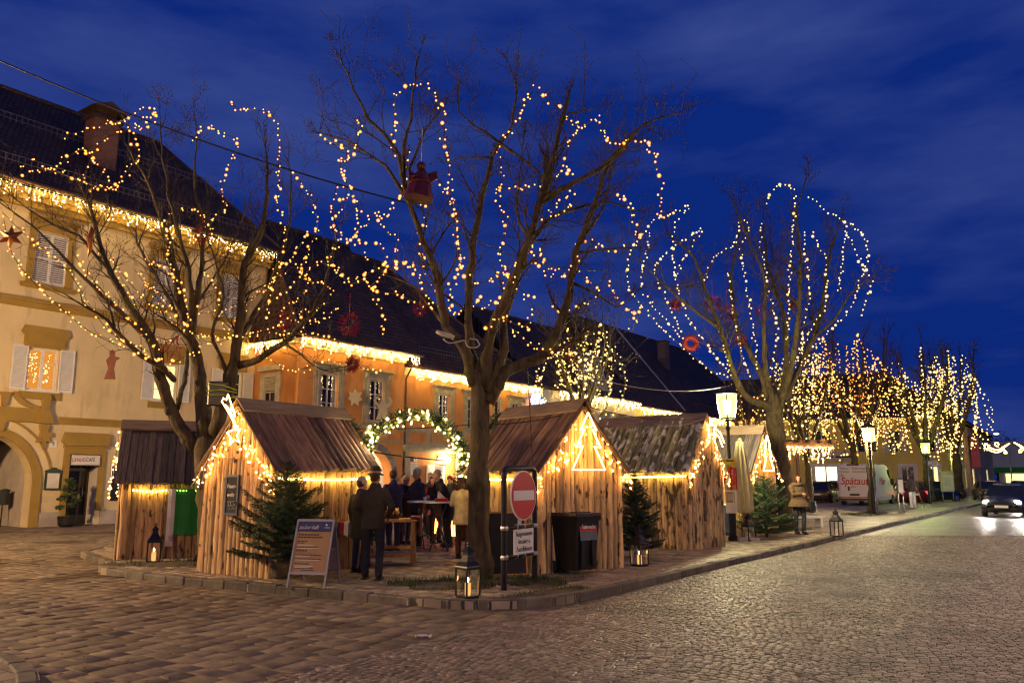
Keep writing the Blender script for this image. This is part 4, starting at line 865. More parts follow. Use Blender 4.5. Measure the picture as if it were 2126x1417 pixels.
ropeshape('star_light', 'rope light comet on the gable of the mossy roofed hut', 'light motif', H3, [[(0, 3.05), (.1, 2.9), (.3, 2.92), (.16, 2.8), (.24, 2.62), (.05, 2.7), (-.12, 2.6), (-.08, 2.8), (-.2, 2.92), (-.02, 2.9), (0, 3.05)], [(.2, 2.85), (.5, 2.75), (.7, 2.5)], [(.2, 2.75), (.45, 2.62), (.6, 2.4)]], -.2, 'rope_motif', .012)
eave_rope(H1, 1.85, 2.42, 1.80, 'yellow rope light under the eave of the chalkboard hut', 1)
eave_rope(H2, 1.9, 2.42, 1.80, 'yellow rope light under the left eave of the log hut', -1)
eave_rope(H3, 1.8, 2.9, 1.84, 'yellow rope light under the eave of the mossy roofed hut', -1)
eave_rope(H4, 1.85, 2.5, 1.83, 'short yellow rope light under the eave behind the lamp post', -1)
eave_rope(H0, 2.1, 2.6, 1.55, 'sagging yellow rope light under the eave of the dark roofed hut', 1, y0=.25, y1=.93, drop=.03)
eave_rope(H0, 2.1, 2.6, 1.55, 'green stretch of rope light above the green flag', 1, 'rope_green', .96, 1.7, .02)
# chalkboard on the first hut
cb = thing('chalkboard', 'blue framed chalkboard with chalk writing on the plank gable', 'chalkboard', onhut(H1, -.10, -.045, 1.36), H1.rotation_euler.z)
d = MB(); d.box(-.17, .17, -.03, 0, .31, .35); d.box(-.17, .17, -.03, 0, -.35, -.31); d.box(-.17, -.14, -.03, 0, -.31, .31); d.box(.14, .17, -.03, 0, -.31, .31); d.mi = 1; d.box(-.14, .14, -.018, 0, -.31, .31); d.build('board', [M['blueframe'], M['slate']], cb)
text('Feuer-', .105, M['chalk'], cb, (-.01, -.021, .15), shear=.15, sx=.85); text('wehr', .105, M['chalk'], cb, (-.02, -.021, .0), shear=.15, sx=.9)
d = MB()
for p in ([(-.10, -.12), (.10, -.11)], [(-.08, -.13), (-.06, -.18)], [(.07, -.12), (.09, -.18)], [(-.10, -.19), (.10, -.18)], [(-.10, -.24), (-.05, -.22), (0, -.25), (.05, -.22), (.10, -.24)], [(-.02, -.13), (0, -.17)]): d.tube([(x, -.02, z) for x, z in p], .004, 3)
d.build('chalk_drawing', M['chalk'], cb)
ws = thing('wooden_sign', 'small wooden sign with a black painted snowman shape under the gable tip', 'sign', onhut(H1, .0, -.05, 2.2), H1.rotation_euler.z)
d = MB(); d.bbox(-.07, .07, -.02, 0, -.22, .22, .01); d.mi = 1; d.sph((0, -.02, .08), .05, 8, 5, (1, .1, 1.4)); d.sph((0, -.02, -.1), .045, 8, 5, (1, .1, .7)); d.build('panel', [M['board'], M['ink']], ws)
cw_ = thing('extension_cable', 'pale cable loop hanging on the plank gable beside the chalkboard', 'cable', onhut(H1, -.55, -.07, 1.8), H1.rotation_euler.z)
d = MB(); d.tube(catmull([(-.1, 0, -.35), (-.02, 0, -.05), (.0, 0, .06), (.06, 0, .1), (.08, 0, 0), (.02, 0, -.06), (-.01, 0, .05), (.1, 0, .24), (.3, 0, .2), (.45, 0, .22)], .04), .008, 4); d.build('cable', M['cablew'], cw_)
# green and white flag on the first left hut, leaning board, ladder
fl = thing('flag', 'green cloth with a white edge hanging under the dark hut eave', 'flag', onhut(H0, 1.05+.08, 1.24, 1.42), R(-68)+R(90))
d = MB(); n = 10
f = lambda i, k: (-.32+.72*i/n, -.02-.025*math.sin(i*1.3+k*.2)-.015*math.sin(k*2), -1.18*k/8)
d.mi = 1; d.add([f(i, k) for k in range(9) for i in range(3)], [(k*3+i, k*3+i+1, k*3+4+i, k*3+3+i) for k in range(8) for i in range(2)]); d.mi = 0
d.add([f(i, k*.8) for k in range(9) for i in range(2, n+1)], [(k*9+i, k*9+i+1, k*9+10+i, k*9+9+i) for k in range(8) for i in range(8)]); d.smooth = True; d.build('cloth', [M['green'], M['white']], fl)
lb = thing('wooden_door', 'orange brown boarded door leaf leaning at the left edge of the plank hut', 'door leaf', onhut(H1, -1.08, .16, 0), H1.rotation_euler.z-.25)
d = MB(); d.prism([(-.13, 0), (.13, 0), (.13, 1.62), (.07, 1.7), (-.09, 1.7), (-.13, 1.6)], -.04, 0, Matrix.Rotation(R(4.5), 4, 'Y')); d.build('leaf', M['board'], lb)
d = MB(); Mr = Matrix.Rotation(R(4.5), 4, 'Y'); d.box(-.1, .14, -.05, -.041, 1.15, 1.19, Mr); d.box(-.1, .14, -.05, -.041, .42, .46, Mr); d.build('hinge', M['blackmetal'], lb)
# string light over the huts' gap: pergola farther on
P4 = thing('pergola', 'open wooden pergola with a flat beam roof beyond the huts', 'pergola', (10.9, 29.6, Z0), R(12))
d = MB(); 
for q in ((-.7, .1), (-.7, 2.2), (.9, 2.2)): d = MB(); d.box(q[0]-.05, q[0]+.05, q[1]-.05, q[1]+.05, 0, 2.72); d.build('post', M['ridge'], P4)
for y in (-.1, 2.1): d = MB(); d.box(-1.0, 1.1, y, y+.15, 2.72, 2.9); d.build('roof_beam', M['ridge'], P4)
for i in range(5): d = MB(); d.box(-.9+.46*i, -.8+.46*i, -.4, 2.5, 2.901, 3.0); d.build('rafter', M['ridge'], P4)
t = thing('icicle_lights', 'dense warm icicle lights hanging from the pergola beam', 'fairy lights', P4.matrix_basis@Vector((0, -.15, 2.75)), R(12)); rg = random.Random(9); c = MB(); pts = []
for i in range(34):
    x = -1.0+i*.060; Ln = rg.uniform(.1, .62)*(.55+.6*abs(math.sin(x*2.3+.6))); c.tube([(x, 0, 0), (x+.02, 0, -Ln)], .004, 3)
    for k in range(int(Ln/.085)): pts.append(t.matrix_basis@Vector((x+rg.uniform(-.04, .04), rg.uniform(-.03, .03), -.08*k-rg.uniform(0, .05))))
c.build('wire', M['cablew'], t); bulbset(t, pts, .020, 'bulb_hut', rg)
# ------------------------------------------------------------------ bare trees
def tree(label, base, limbs, seed, twig_up=.5, dens=1., trunk_r=.2, cat='tree', leaders=0, tip=1., group='bare trees along the market', tw=1., kids=(5, 3)):
    """limbs: [(points, r0, r1)] in world space, the first is the trunk"""
    rg = random.Random(seed); t = thing('bare_tree', label, cat, base, 0, group); inv = t.matrix_basis.inverted(); loc = lambda p: inv@Vector(p)
    b = MB(); c = MB(); tips = []
    def wob(P, amt):
        P = catmull(P, .22); return [p+Vector((rg.uniform(-1, 1), rg.uniform(-1, 1), rg.uniform(-.5, .5)))*amt*(1 if 0 < i < len(P)-1 else 0) for i, p in enumerate(P)]
    def branch(p, d, ln, r, lev):
        n = 5 if lev == 0 else 4; P = [p]; q = p.copy(); d = d.normalized()
        for i in range(n):
            d = (d+Vector((rg.gauss(0, .20), rg.gauss(0, .20), rg.gauss(.05, .14)))+Vector((0, 0, .10*twig_up))).normalized(); q = q+d*ln/n; P.append(q.copy())
        rr = [max(.0032*tw, r*(1-.8*i/n)) for i in range(n+1)]
        c.tint = rg.uniform(-.3, .3); c.tube([loc(x) for x in P], rr, 5 if lev == 0 else 3, False)
        if lev < 2:
            k = rg.randint(kids[lev]-1, kids[lev]+1)
            for _ in range(k):
                f = rg.uniform(.25, 1); i = min(n-1, int(f*n)); pp = P[i].lerp(P[i+1], f*n-i); a = (P[i+1]-P[i]).normalized()
                s = a.orthogonal().normalized(); s.rotate(Matrix.Rotation(rg.uniform(0, 6.28), 3, a)); 
                branch(pp, a*rg.uniform(.5, .9)+s*rg.uniform(.5, .9)+Vector((0, 0, .25*twig_up)), ln*rg.uniform(.35, .62), rr[i]*.62, lev+1)
        else: tips.append(P[-1])
    for li, (P, r0, r1) in enumerate(limbs):
        Q = wob(P, .02 if li == 0 else .025); m = len(Q); rr = [r0+(r1-r0)*(i/(m-1))**.8 for i in range(m)]
        if li == 0: rr[0] *= 1.35; rr[1] *= 1.12
        rr = [x*rg.uniform(.93, 1.09) for x in rr]
        if li == 0: rr[-3:] = [rr[-3]*.95, rr[-2]*.8, rr[-1]*.45]
        v0 = len(b.v); b.tint = rg.uniform(-.1, .1); b.tube([loc(q) for q in Q], rr, 12 if r0 > .08 else 7)
        for vi in range(v0, len(b.v)): j_ = .09*rr[min(m-1, (vi-v0)//(12 if r0 > .08 else 7))]; b.v[vi] = tuple(x+rg.gauss(0, j_) for x in b.v[vi])
        for q_ in range(1, m-1, 3 if li else 5):
            if rg.random() < .6: rk = rr[q_]; b.smooth = True; b.sph(loc(Q[q_])+Vector((rg.uniform(-1, 1), rg.uniform(-1, 1), rg.uniform(-.3, .3)))*rk*.5, rk*rg.uniform(.72, .95), 7, 5, (1, 1, rg.uniform(.8, 1.5))); b.smooth = False
        if li == 0: continue
        Ln = sum((Q[i+1]-Q[i]).length for i in range(m-1)); nb = int(Ln*2.4*dens)
        for _ in range(nb):
            f = rg.uniform(.22, 1)**.8; i = min(m-2, int(f*(m-1))); a = (Q[i+1]-Q[i]).normalized(); s = a.orthogonal().normalized(); s.rotate(Matrix.Rotation(rg.uniform(0, 6.28), 3, a))
            branch(Q[i], a*rg.uniform(.4, .9)+s*rg.uniform(.6, 1.)+Vector((0, 0, .35*twig_up)), rg.uniform(.5, 1.25)*(1.15-.4*f)*tw**.5, max(.007, rr[i]*.36), 0)
        branch(Q[-1], Q[-1]-Q[-2], tip*rg.uniform(.7, 1.3), r1*.9, 0); branch(Q[-1], Q[-1]-Q[-2]+Vector((rg.uniform(-.3, .3), rg.uniform(-.3, .3), .1))*.3, tip*rg.uniform(.5, 1.), r1*.8, 0)
        for _ in range(leaders):      # long straight water shoots
            i = rg.randint(m//2, m-1); L_ = rg.uniform(.7, 1.7); q = Q[i]; P2 = [q+Vector((rg.gauss(0, .05)*k, rg.gauss(0, .05)*k, L_*k/4)) for k in range(5)]
            c.tube([loc(x) for x in P2], [.009, .007, .006, .005, .0035], 3, False)
    b.build('trunk', M['bark'], t); c.build('crown', M['twig'], t); return t
def px(Y, pts): return [at(u, v, Y+(dd[0] if dd else 0)) for u, v, *dd in pts]
def lights(label, paths, spacing, r, m='bulb', seed=0, group=None, jit=.032, wire=.007, name='light_string', closed=False):
    rg = random.Random(seed); Q = [catmull(p, .06) for p in paths]; t = thing(name, label, 'fairy lights', Q[0][0], 0, group); inv = t.matrix_basis.inverted(); c = MB(); pts = []
    for q in Q:
        c.tube([inv@p for p in q[::4]]+[inv@q[-1]], wire, 3, False); acc = 0
        for i in range(1, len(q)):
            acc += (q[i]-q[i-1]).length
            if acc >= spacing: acc -= spacing*rg.uniform(.55, 1.45); pts.append(q[i]+Vector((rg.gauss(0, jit), rg.gauss(0, jit), rg.gauss(0, jit))))
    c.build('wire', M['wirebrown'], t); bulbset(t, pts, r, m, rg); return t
def z1(pts, s=1.771, ox=0, oy=150): return [(ox+p[0]/s, oy+p[1]/s, *p[2:]) for p in pts]
zA = lambda *p: z1(p); zB = lambda *p: z1(p, 2.084, 620, 20); zC = lambda *p: z1(p, 2.1145, 1260, 330)
# --- multi stemmed tree behind the first hut
Y1 = 16.6
T1 = [(px(Y1, [(442, 1163), (440, 1060), (436, 985), (430, 930), (425, 900)]), .30, .26),
 (px(Y1, zA((720, 1380), (640, 1270, -.1), (590, 1120, -.3), (560, 980, -.5), (470, 850, -.7), (410, 740, -.8), (370, 640, -.9), (340, 520, -1.))), .155, .035),
 (px(Y1, zA((760, 1340), (742, 1200, .1), (720, 1050, .2), (690, 960, .2), (650, 800, .3), (620, 620, .4), (590, 520, .5), (560, 440, .5), (520, 360, .6), (480, 290, .6))), .16, .022),
 (px(Y1, zA((790, 1330), (820, 1220, -.1), (850, 1130, -.1), (870, 1010, -.2), (890, 800, -.3), (905, 700, -.4), (950, 620, -.5), (980, 480, -.5), (982, 330, -.5))), .15, .022),
 (px(Y1, zA((560, 985, -.5), (440, 880, -.9), (310, 760, -1.2), (180, 620, -1.4), (80, 540, -1.5), (0, 480, -1.6))), .06, .014),
 (px(Y1, zA((470, 850, -.7), (390, 720, -1.), (290, 600, -1.2), (190, 560, -1.3), (60, 470, -1.4))), .05, .012),
 (px(Y1, zA((640, 1130, -.1), (600, 1090, -.5), (520, 1040, -.8), (420, 945, -1.1))), .07, .045),
 (px(Y1, zA((690, 960, .2), (600, 800, .6), (510, 640, .9))), .05, .03),
 (px(Y1, zA((690, 960, .2), (705, 800, -.1), (672, 650, -.2), (632, 500, -.2), (605, 350, -.2), (590, 210, -.2))), .075, .014),
 (px(Y1, zA((705, 960, .2), (725, 840, .4), (742, 700, .6), (738, 540, .7), (715, 400, .7), (725, 220, .7))), .08, .014),
 (px(Y1, zA((872, 1080), (945, 1055, -.4), (1045, 995, -.8), (1100, 940, -1.), (1190, 800, -1.3), (1230, 620, -1.4))), .085, .02),
 (px(Y1, zA((872, 1000), (940, 880, .4), (1010, 740, .7), (1060, 560, 1.), (1070, 380, 1.))), .07, .014),
 (px(Y1, zA((1045, 995, -.8), (1110, 1040, -1.2), (1150, 1075, -1.4), (1190, 1095, -1.5))), .035, .012),
 (px(Y1, zA((850, 1130), (780, 960, -.7), (820, 820, -.9), (760, 600, -1.))), .05, .014),
 (px(Y1, zA((650, 1240), (690, 1050, .9), (700, 900, 1.), (820, 700, 1.1), (900, 520, 1.2))), .06, .014)]
tree('bare tree with several thick stems rising between the two left huts', G(442, 1163), T1, 21, dens=1.35, leaders=1)
# --- single trunk in the middle
Y2 = 13.76
T2 = [(px(Y2, [(998, 1202), (995, 1100), (993, 1000), (996, 900), (995, 830), (994, 790), (1000, 750)]), .172, .158),
 (px(Y2, [(985, 800), (962, 720, -.1)]+zB((640, 1370, -.15), (600, 1150, -.3), (540, 1000, -.4), (490, 870, -.5), (465, 790, -.5), (455, 640, -.6), (490, 420, -.6), (510, 260, -.7), (528, 170, -.7))), .104, .009),
 (px(Y2, zB((465, 790, -.5), (430, 630, -.8), (370, 540, -.9), (300, 470, -1.), (240, 350, -1.1), (190, 220, -1.2), (145, 150, -1.2))), .045, .008),
 (px(Y2, zB((480, 840, -.5), (410, 720, -.2), (330, 640, 0), (200, 565, .2), (90, 535, .3))), .042, .012),
 (px(Y2, zB((478, 800, -.5), (485, 690, -.3), (545, 530, -.1), (620, 430, 0))), .04, .012),
 (px(Y2, [(990, 800)]+zB((735, 1370, .2), (738, 1200, .3), (765, 950, .5), (808, 760, .6), (835, 640, .6))), .09, .045),
 (px(Y2, zB((835, 640, .6), (870, 575, .5), (760, 500, .3), (690, 440, .2), (688, 375, .2))), .035, .012),
 (px(Y2, zB((860, 590, .5), (920, 500, .6), (940, 330, .7), (900, 220, .7))), .03, .012),
 (px(Y2, zB((835, 640, .6), (720, 640, .9), (640, 660, 1.1))), .025, .01),
 (px(Y2, zB((870, 580, .5), (960, 640, .2), (1030, 700, 0), (1060, 760, -.2))), .03, .02),
 (px(Y2, [(1002, 800), (1010, 740, -.1)]+zB((835, 1390, -.2), (915, 1200, -.4), (980, 1050, -.5), (1040, 850, -.6), (1085, 715, -.6), (1112, 600, -.7), (1140, 470, -.7), (1165, 385, -.7))), .114, .034),
 (px(Y2, zB((1050, 830, -.6), (1130, 780, -.9), (1200, 740, -1.), (1300, 690, -1.2), (1390, 620, -1.3), (1480, 500, -1.4), (1640, 450, -1.5))), .06, .011),
 (px(Y2, zB((1060, 790, -.6), (1074, 700, -.2), (1076, 650, 0))), .07, .06),
 (px(Y2, [(1012, 815), (1044, 727, .2)]+zB((885, 1340, .3), (950, 1150, .5), (1010, 1000, .7), (1090, 900, .9), (1200, 860, 1.1), (1330, 830, 1.2), (1460, 870, 1.3))), .10, .014),
 (px(Y2, [(1015, 835), (1050, 770, .1), (1085, 750, .2), (1122, 742, .2), (1150, 700, .2)]+zB((1165, 1260, .2), (1200, 1050, .3), (1270, 870, .3), (1330, 690, .4), (1390, 600, .4))), .112, .026),
 (px(Y2, zB((1390, 600, .4), (1440, 540, .3), (1500, 500, .2), (1560, 540, .1))), .025, .01),
 (px(Y2, [(1122, 742, .2), (1160, 725, -.1), (1210, 690, -.3)]), .06, .03),
 (px(Y2, zB((1200, 1050, .3), (1300, 1040, .7), (1420, 1030, 1.), (1480, 1040, 1.1))), .035, .01),
 (px(Y2, zB((1180, 1180, .3), (1290, 1230, 0), (1370, 1290, -.2), (1430, 1260, -.3))), .03, .008),
 (px(Y2, zB((1000, 1000, -.5), (940, 860, .1), (960, 700, .3), (975, 560, .5))), .035, .01),
 (px(Y2, zB((1165, 450, -.7), (1230, 440, -.5), (1290, 430, -.4))), .02, .008),
 (px(Y2, zB((1230, 1000, .3), (1330, 820, .9), (1360, 640, 1.2), (1440, 600, 1.3))), .035, .01),
 (px(Y2, zB((660, 1390, -.15), (580, 1300, .5), (500, 1200, .8), (380, 1150, 1.1))), .035, .01)]
tree('tall bare tree with one straight trunk next to the no entry sign', G(998, 1200), T2, 22, dens=1.25, tip=.3, leaders=4, twig_up=.4, kids=(5, 3))
# --- large tree by the lamp post
Y3 = 27.
T3 = [(px(Y3, [(1627, 1096), (1622, 1000), (1612, 900), (1607, 850), (1604, 815)]), .31, .26),
 (px(Y3, zC((735, 1130), (700, 1080, -.2), (620, 1050, -.5), (560, 950, -.8), (500, 750, -1.), (440, 600, -1.2), (410, 500, -1.3), (370, 420, -1.4), (280, 340, -1.5))), .14, .025),
 (px(Y3, zC((720, 1100), (680, 950, .3), (600, 800, .6), (560, 680, .8), (545, 520, .9), (580, 330, 1.))), .12, .022),
 (px(Y3, zC((735, 1080), (695, 900, -.4), (690, 700, -.6), (690, 520, -.8), (620, 350, -1.), (560, 200, -1.))), .10, .02),
 (px(Y3, zC((760, 1090), (785, 900, .4), (775, 680, .5), (735, 570, .6), (705, 450, .6), (685, 250, .7))), .13, .02),
 (px(Y3, zC((765, 1060), (800, 960, 0), (830, 800, -.2), (845, 600, -.3), (850, 400, -.4), (830, 250, -.4), (870, 100, -.5))), .12, .018),
 (px(Y3, zC((780, 1060), (840, 920, .6), (910, 780, .9), (950, 600, 1.1), (980, 420, 1.2), (1020, 280, 1.3))), .13, .02),
 (px(Y3, zC((910, 780, .9), (1000, 700, .6), (1080, 580, .4), (1160, 520, .2))), .06, .014),
 (px(Y3, zC((500, 750, -1.), (420, 690, -1.4), (330, 620, -1.7), (220, 520, -2.), (120, 420, -2.1))), .06, .014),
 (px(Y3, zC((840, 640, -.3), (760, 540, .4), (720, 380, .8))), .05, .014),
 (px(Y3, zC((560, 700, .8), (480, 640, 1.2), (400, 560, 1.6), (240, 560, 1.9))), .045, .012)]
tree('big bare tree wound with pale lights behind the street lamp', G(1627, 1096), T3, 23, dens=1.5, leaders=1, tw=1.5)
def fartree(label, u, vb, Y, top, half, seed, nl=7, split=.35, dens=1.1, r0=.2):
    rg = random.Random(seed); b0 = at(u, vb, Y); H = at(u, top, Y).z; wd = half*Y/1677.; sp = b0.z+(H-b0.z)*split; c = Vector((b0.x, b0.y, sp))
    L_ = [([b0, b0.lerp(c, .5)+Vector((.05, 0, 0)), c], r0, r0*.8)]
    for k in range(nl):
        a = 2*math.pi*(k+rg.uniform(-.2, .2))/nl; e = Vector((math.cos(a)*wd*.8, math.sin(a)*wd*.8, 0)); f = rg.uniform(.80, .97)
        L_.append(([c-Vector((0, 0, .15*(k % 3))), c+e*.45+Vector((0, 0, (H-sp)*.3)), c+e*.85+Vector((0, 0, (H-sp)*.62)), c+e*rg.uniform(.75, 1.05)+Vector((0, 0, (H-sp)*f))], r0*.55, r0*.1))
    tree(label, b0, L_, seed, dens=dens, tw=1.9, leaders=1, kids=(4, 2)); return b0, c, H, wd
def farlights(label, info, seed, n, r, m, spacing, drop=(.45, .95), low=.0):
    b0, c, H, wd = info; rg = random.Random(seed); P = []
    for k in range(n):
        a = 2*math.pi*(k+rg.uniform(-.3, .3))/n; q = rg.uniform(.55, 1.05); top = c+Vector((math.cos(a)*wd*q*.8, math.sin(a)*wd*q*.8, (H-c.z)*(1-.35*q*q)*rg.uniform(.85, 1.05)))
        out_ = c+Vector((math.cos(a)*wd*q*1.12, math.sin(a)*wd*q*1.12, (top.z-c.z)*rg.uniform(.40, .66))); end = c+Vector((math.cos(a)*wd*q*.80, math.sin(a)*wd*q*.80, -low*rg.uniform(.5, 1)+(H-c.z)*rg.uniform(-.02, .12)))
        P.append([c+Vector((math.cos(a)*wd*.15, math.sin(a)*wd*.15, (H-c.z)*.3)), top*.7+c*.3+Vector((0, 0, .3)), top, out_, end])
    return lights(label, P, spacing, r, m, seed, 'light strings wound through the far trees', jit=.05, wire=.008)
f4 = fartree('small bare tree full of pale lights rising behind the log hut', 1212, 1050, 25, 640, 88, 31, r0=.13, split=.42)
farlights('pale lights wound through the small tree behind the log hut', f4, 41, 21, .021, 'bulb_pale', .20, low=.0)
f5 = fartree('slender bare tree with lights standing behind the pergola', 1682, 1062, 37, 690, 84, 32, r0=.17, split=.30)
farlights('pale lights wound through the tree behind the pergola', f5, 42, 20, .028, 'bulb_pale', .26, low=.5)
f6 = fartree('bare tree with warm lights growing behind the white van', 1778, 1030, 58, 668, 108, 33, r0=.27, split=.26, nl=8)
farlights('warm orange lights in the tree behind the white van', f6, 43, 22, .040, 'bulb', .38, low=.3)
f7 = fartree('bare tree standing right beside the second street lamp', 1812, 1066, 37.5, 800, 45, 34, r0=.2, split=.62, nl=5)
farlights('short light loops hanging low in the tree beside the second lamp', f7, 44, 6, .028, 'bulb', .32, low=1.2)
f8 = fartree('bare tree with forked trunk behind the third street lamp', 1930, 1040, 55, 712, 80, 35, r0=.3, split=.28, nl=7)
farlights('pale lights wound through the tree behind the third lamp', f8, 45, 18, .038, 'bulb_pale', .34, low=.2)
f9 = fartree('last bare tree of the row with lights hanging like a curtain', 1992, 1030, 62, 716, 70, 36, r0=.34, split=.3, nl=7)
farlights('pale lights hanging in the last tree of the row', f9, 46, 20, .042, 'bulb_pale', .36, low=.8)
f10 = fartree('low bare tree with lights between the lamp post and the dark roof', 1560, 1040, 42, 765, 60, 37, r0=.16, split=.35, nl=6)
farlights('warm lights scattered in the low tree left of the big tree', f10, 47, 8, .028, 'bulb', .42, low=.2)

# --- strings in the first tree
g1 = 'light strings in the left tree'
S1 = [('swag of lights from the red star down to the lowest left stub', [(8, 455), (22, 520), (60, 575), (115, 628), (175, 680), (240, 715), (300, 738), (340, 748)], -1.6),
 ('second swag of lights beside the upper left shutters', [(5, 440), (60, 495), (120, 540), (160, 590), (190, 640), (230, 690), (310, 730)], -1.2),
 ('swag of lights passing between the two left upper windows', [(150, 520), (175, 560), (220, 610), (262, 655), (310, 705), (330, 720)], -.9),
 ('swag of lights across the cream wall right of the thick left stem', [(225, 520), (255, 570), (300, 620), (345, 655), (400, 690), (470, 700), (540, 690), (600, 690), (680, 660)], .5),
 ('string of lights along the outer left branches below the roof', [(40, 360), (62, 328), (95, 350), (125, 340), (165, 310), (190, 325), (235, 392), (150, 370), (118, 355), (88, 352), (50, 368)], -1.3),
 ('string of lights climbing from the roof to the chimney', [(120, 285), (160, 275), (210, 258), (240, 255), (275, 240), (305, 225), (322, 232), (300, 245), (265, 270), (220, 285), (190, 325), (170, 385)], -1.),
 ('string of lights around the top of the leftmost stem', [(310, 222), (330, 250), (310, 258), (285, 275), (275, 300), (290, 320), (272, 345), (245, 380), (235, 392), (205, 395), (185, 390)], -.4),
 ('string of lights down the middle stem past the red tinsel', [(395, 300), (425, 262), (455, 275), (492, 290), (490, 315), (475, 350), (460, 395), (470, 430), (440, 455), (435, 478), (405, 430), (340, 456), (348, 490), (352, 550), (372, 605), (412, 635)], 0),
 ('string of lights looping over the top of the right stem', [(470, 210), (500, 228), (530, 228), (560, 235), (578, 265), (578, 335), (580, 390), (575, 420), (590, 470), (592, 520), (568, 578), (555, 660)], -.4),
 ('string of lights down to the fork of the left tree', [(300, 580), (340, 620), (370, 660), (400, 690), (420, 712), (400, 735), (370, 745), (342, 770), (355, 765)], -.3),
 ('string of lights strung level across the upper fork', [(412, 700), (440, 712), (490, 700), (520, 695), (560, 680), (600, 665), (660, 660), (700, 640)], -.6),
 ('string of lights falling through the right branches', [(600, 355), (640, 400), (660, 470), (640, 520), (625, 560), (640, 600), (600, 630), (575, 655)], .4),
 ('string of lights low over the orange house windows', [(530, 738), (560, 745), (600, 770), (640, 762), (690, 750), (760, 765), (790, 770)], .8),
 ('tangle of lights above the orange house at the right of the left tree', [(560, 560), (600, 545), (640, 580), (690, 600), (660, 640), (610, 650), (580, 690), (640, 690), (700, 700)], .9),
 ('string of lights down the second left stem', [(200, 520), (230, 560), (265, 610), (290, 660), (325, 700), (370, 700), (395, 660), (380, 600), (350, 560), (300, 540)], -.2),
 ('string of lights hanging over the upper right shutters', [(420, 560), (450, 600), (455, 660), (480, 690), (510, 640), (545, 600), (580, 570), (610, 530), (640, 480)], .2),
 ('string of lights curving through the middle of the left tree', [(280, 560), (310, 600), (355, 640), (420, 650), (470, 640), (520, 620), (560, 600)], .7)]
for k, (lab, p, dd) in enumerate(S1): lights(lab, [px(Y1, [(u, v, dd+.25*math.sin(i*1.3+k)) for i, (u, v) in enumerate(p)])], .102, .0145, 'bulb', 60+k, g1)
# --- strings in the middle tree
g2 = 'light strings in the tree beside the no entry sign'
S2 = [('string of lights over the left top of the middle tree', [(815, 330), (818, 250), (822, 200), (850, 180), (880, 178), (905, 205), (920, 235), (922, 300), (930, 340), (935, 400), (945, 440), (948, 485), (955, 540), (960, 555)], -.6),
 ('thick cluster of lights at the left tips of the middle tree', [(650, 278), (690, 295), (720, 320), (715, 365), (730, 400), (745, 440), (740, 470), (745, 510), (760, 540)], -.3),
 ('second strand in the cluster at the left tips', [(745, 240), (750, 270), (730, 325), (705, 335), (720, 385), (710, 430), (690, 465), (700, 500), (680, 540)], 0),
 ('third strand in the cluster at the left tips', [(760, 450), (785, 445), (800, 480), (820, 490), (825, 540), (820, 560), (862, 548), (860, 560)], .3),
 ('string of lights down the thin left limb', [(850, 300), (840, 370), (828, 410), (812, 440), (780, 455), (740, 480), (725, 500)], .2),
 ('string of lights drooping over the orange roof', [(540, 640), (600, 600), (670, 540), (715, 580), (760, 585), (780, 605), (825, 610), (870, 630), (910, 635), (935, 635)], .4),
 ('string of lights from the red bell to the left fork', [(858, 362), (900, 365), (925, 390), (940, 420), (945, 470), (950, 520), (955, 555), (940, 590), (935, 620), (940, 650), (960, 645)], -.5),
 ('string of lights along the middle upright limb', [(1035, 295), (1040, 380), (1030, 400), (1045, 440), (1048, 490), (1035, 530), (1045, 560), (1040, 600), (1020, 635), (1000, 630), (985, 620), (975, 650)], .5),
 ('string of lights looping over the centre top of the middle tree', [(1035, 290), (1060, 275), (1085, 235), (1100, 195), (1115, 190), (1140, 210), (1170, 230), (1180, 255), (1200, 260), (1180, 300), (1175, 350), (1195, 380), (1150, 435), (1140, 440)], -.5),
 ('string of lights over the right top of the middle tree', [(1180, 255), (1210, 262), (1240, 245), (1250, 270), (1260, 290), (1290, 300), (1320, 290), (1340, 300), (1358, 320), (1364, 350), (1372, 400), (1370, 430), (1378, 455)], -1.2),
 ('string of lights down the right limb of the middle tree', [(1280, 390), (1300, 420), (1310, 440), (1320, 470), (1318, 500), (1270, 520), (1230, 500), (1195, 510), (1200, 540), (1150, 560), (1125, 535), (1120, 520), (1080, 535), (1055, 570), (1065, 610), (1035, 635)], .4),
 ('string of lights hanging at the lower right of the middle tree', [(1260, 575), (1270, 600), (1290, 625), (1320, 655), (1330, 640), (1310, 690)], -.2),
 ('string of lights low on the right side of the trunk fork', [(1060, 680), (1080, 695), (1100, 715), (1130, 720), (1160, 735), (1190, 740)], -.3),
 ('string of lights across the middle limbs at half height', [(1030, 385), (1060, 390), (1105, 385), (1140, 370), (1175, 350)], .1),
 ('string of lights from the cluster down to the orange eave', [(700, 380), (690, 440), (720, 500), (790, 510), (800, 560), (770, 600), (800, 660), (795, 700)], .6),
 ('short string of lights under the dark bell', [(860, 400), (880, 440), (870, 500), (880, 550), (905, 600), (920, 640)], .5),
 ('string of lights weaving through the right limbs low down', [(1200, 400), (1165, 440), (1110, 470), (1105, 530), (1150, 580), (1190, 560), (1240, 600), (1200, 640), (1150, 640)], .7),
 ('string of lights crossing the forks of the middle tree', [(960, 560), (1000, 590), (1050, 560), (1080, 600), (1110, 640), (1090, 680), (1040, 660), (1000, 680)], -.8),
 ('string of lights through the left of the middle tree', [(670, 545), (700, 560), (735, 590), (760, 570), (800, 550), (850, 545), (870, 570), (880, 600), (905, 635)], 0)]
for k, (lab, p, dd) in enumerate(S2): lights(lab, [px(Y2, [(u, v, dd+.25*math.sin(i*1.7+k)) for i, (u, v) in enumerate(p)])], .106, .0138, 'bulb', 90+k, g2)
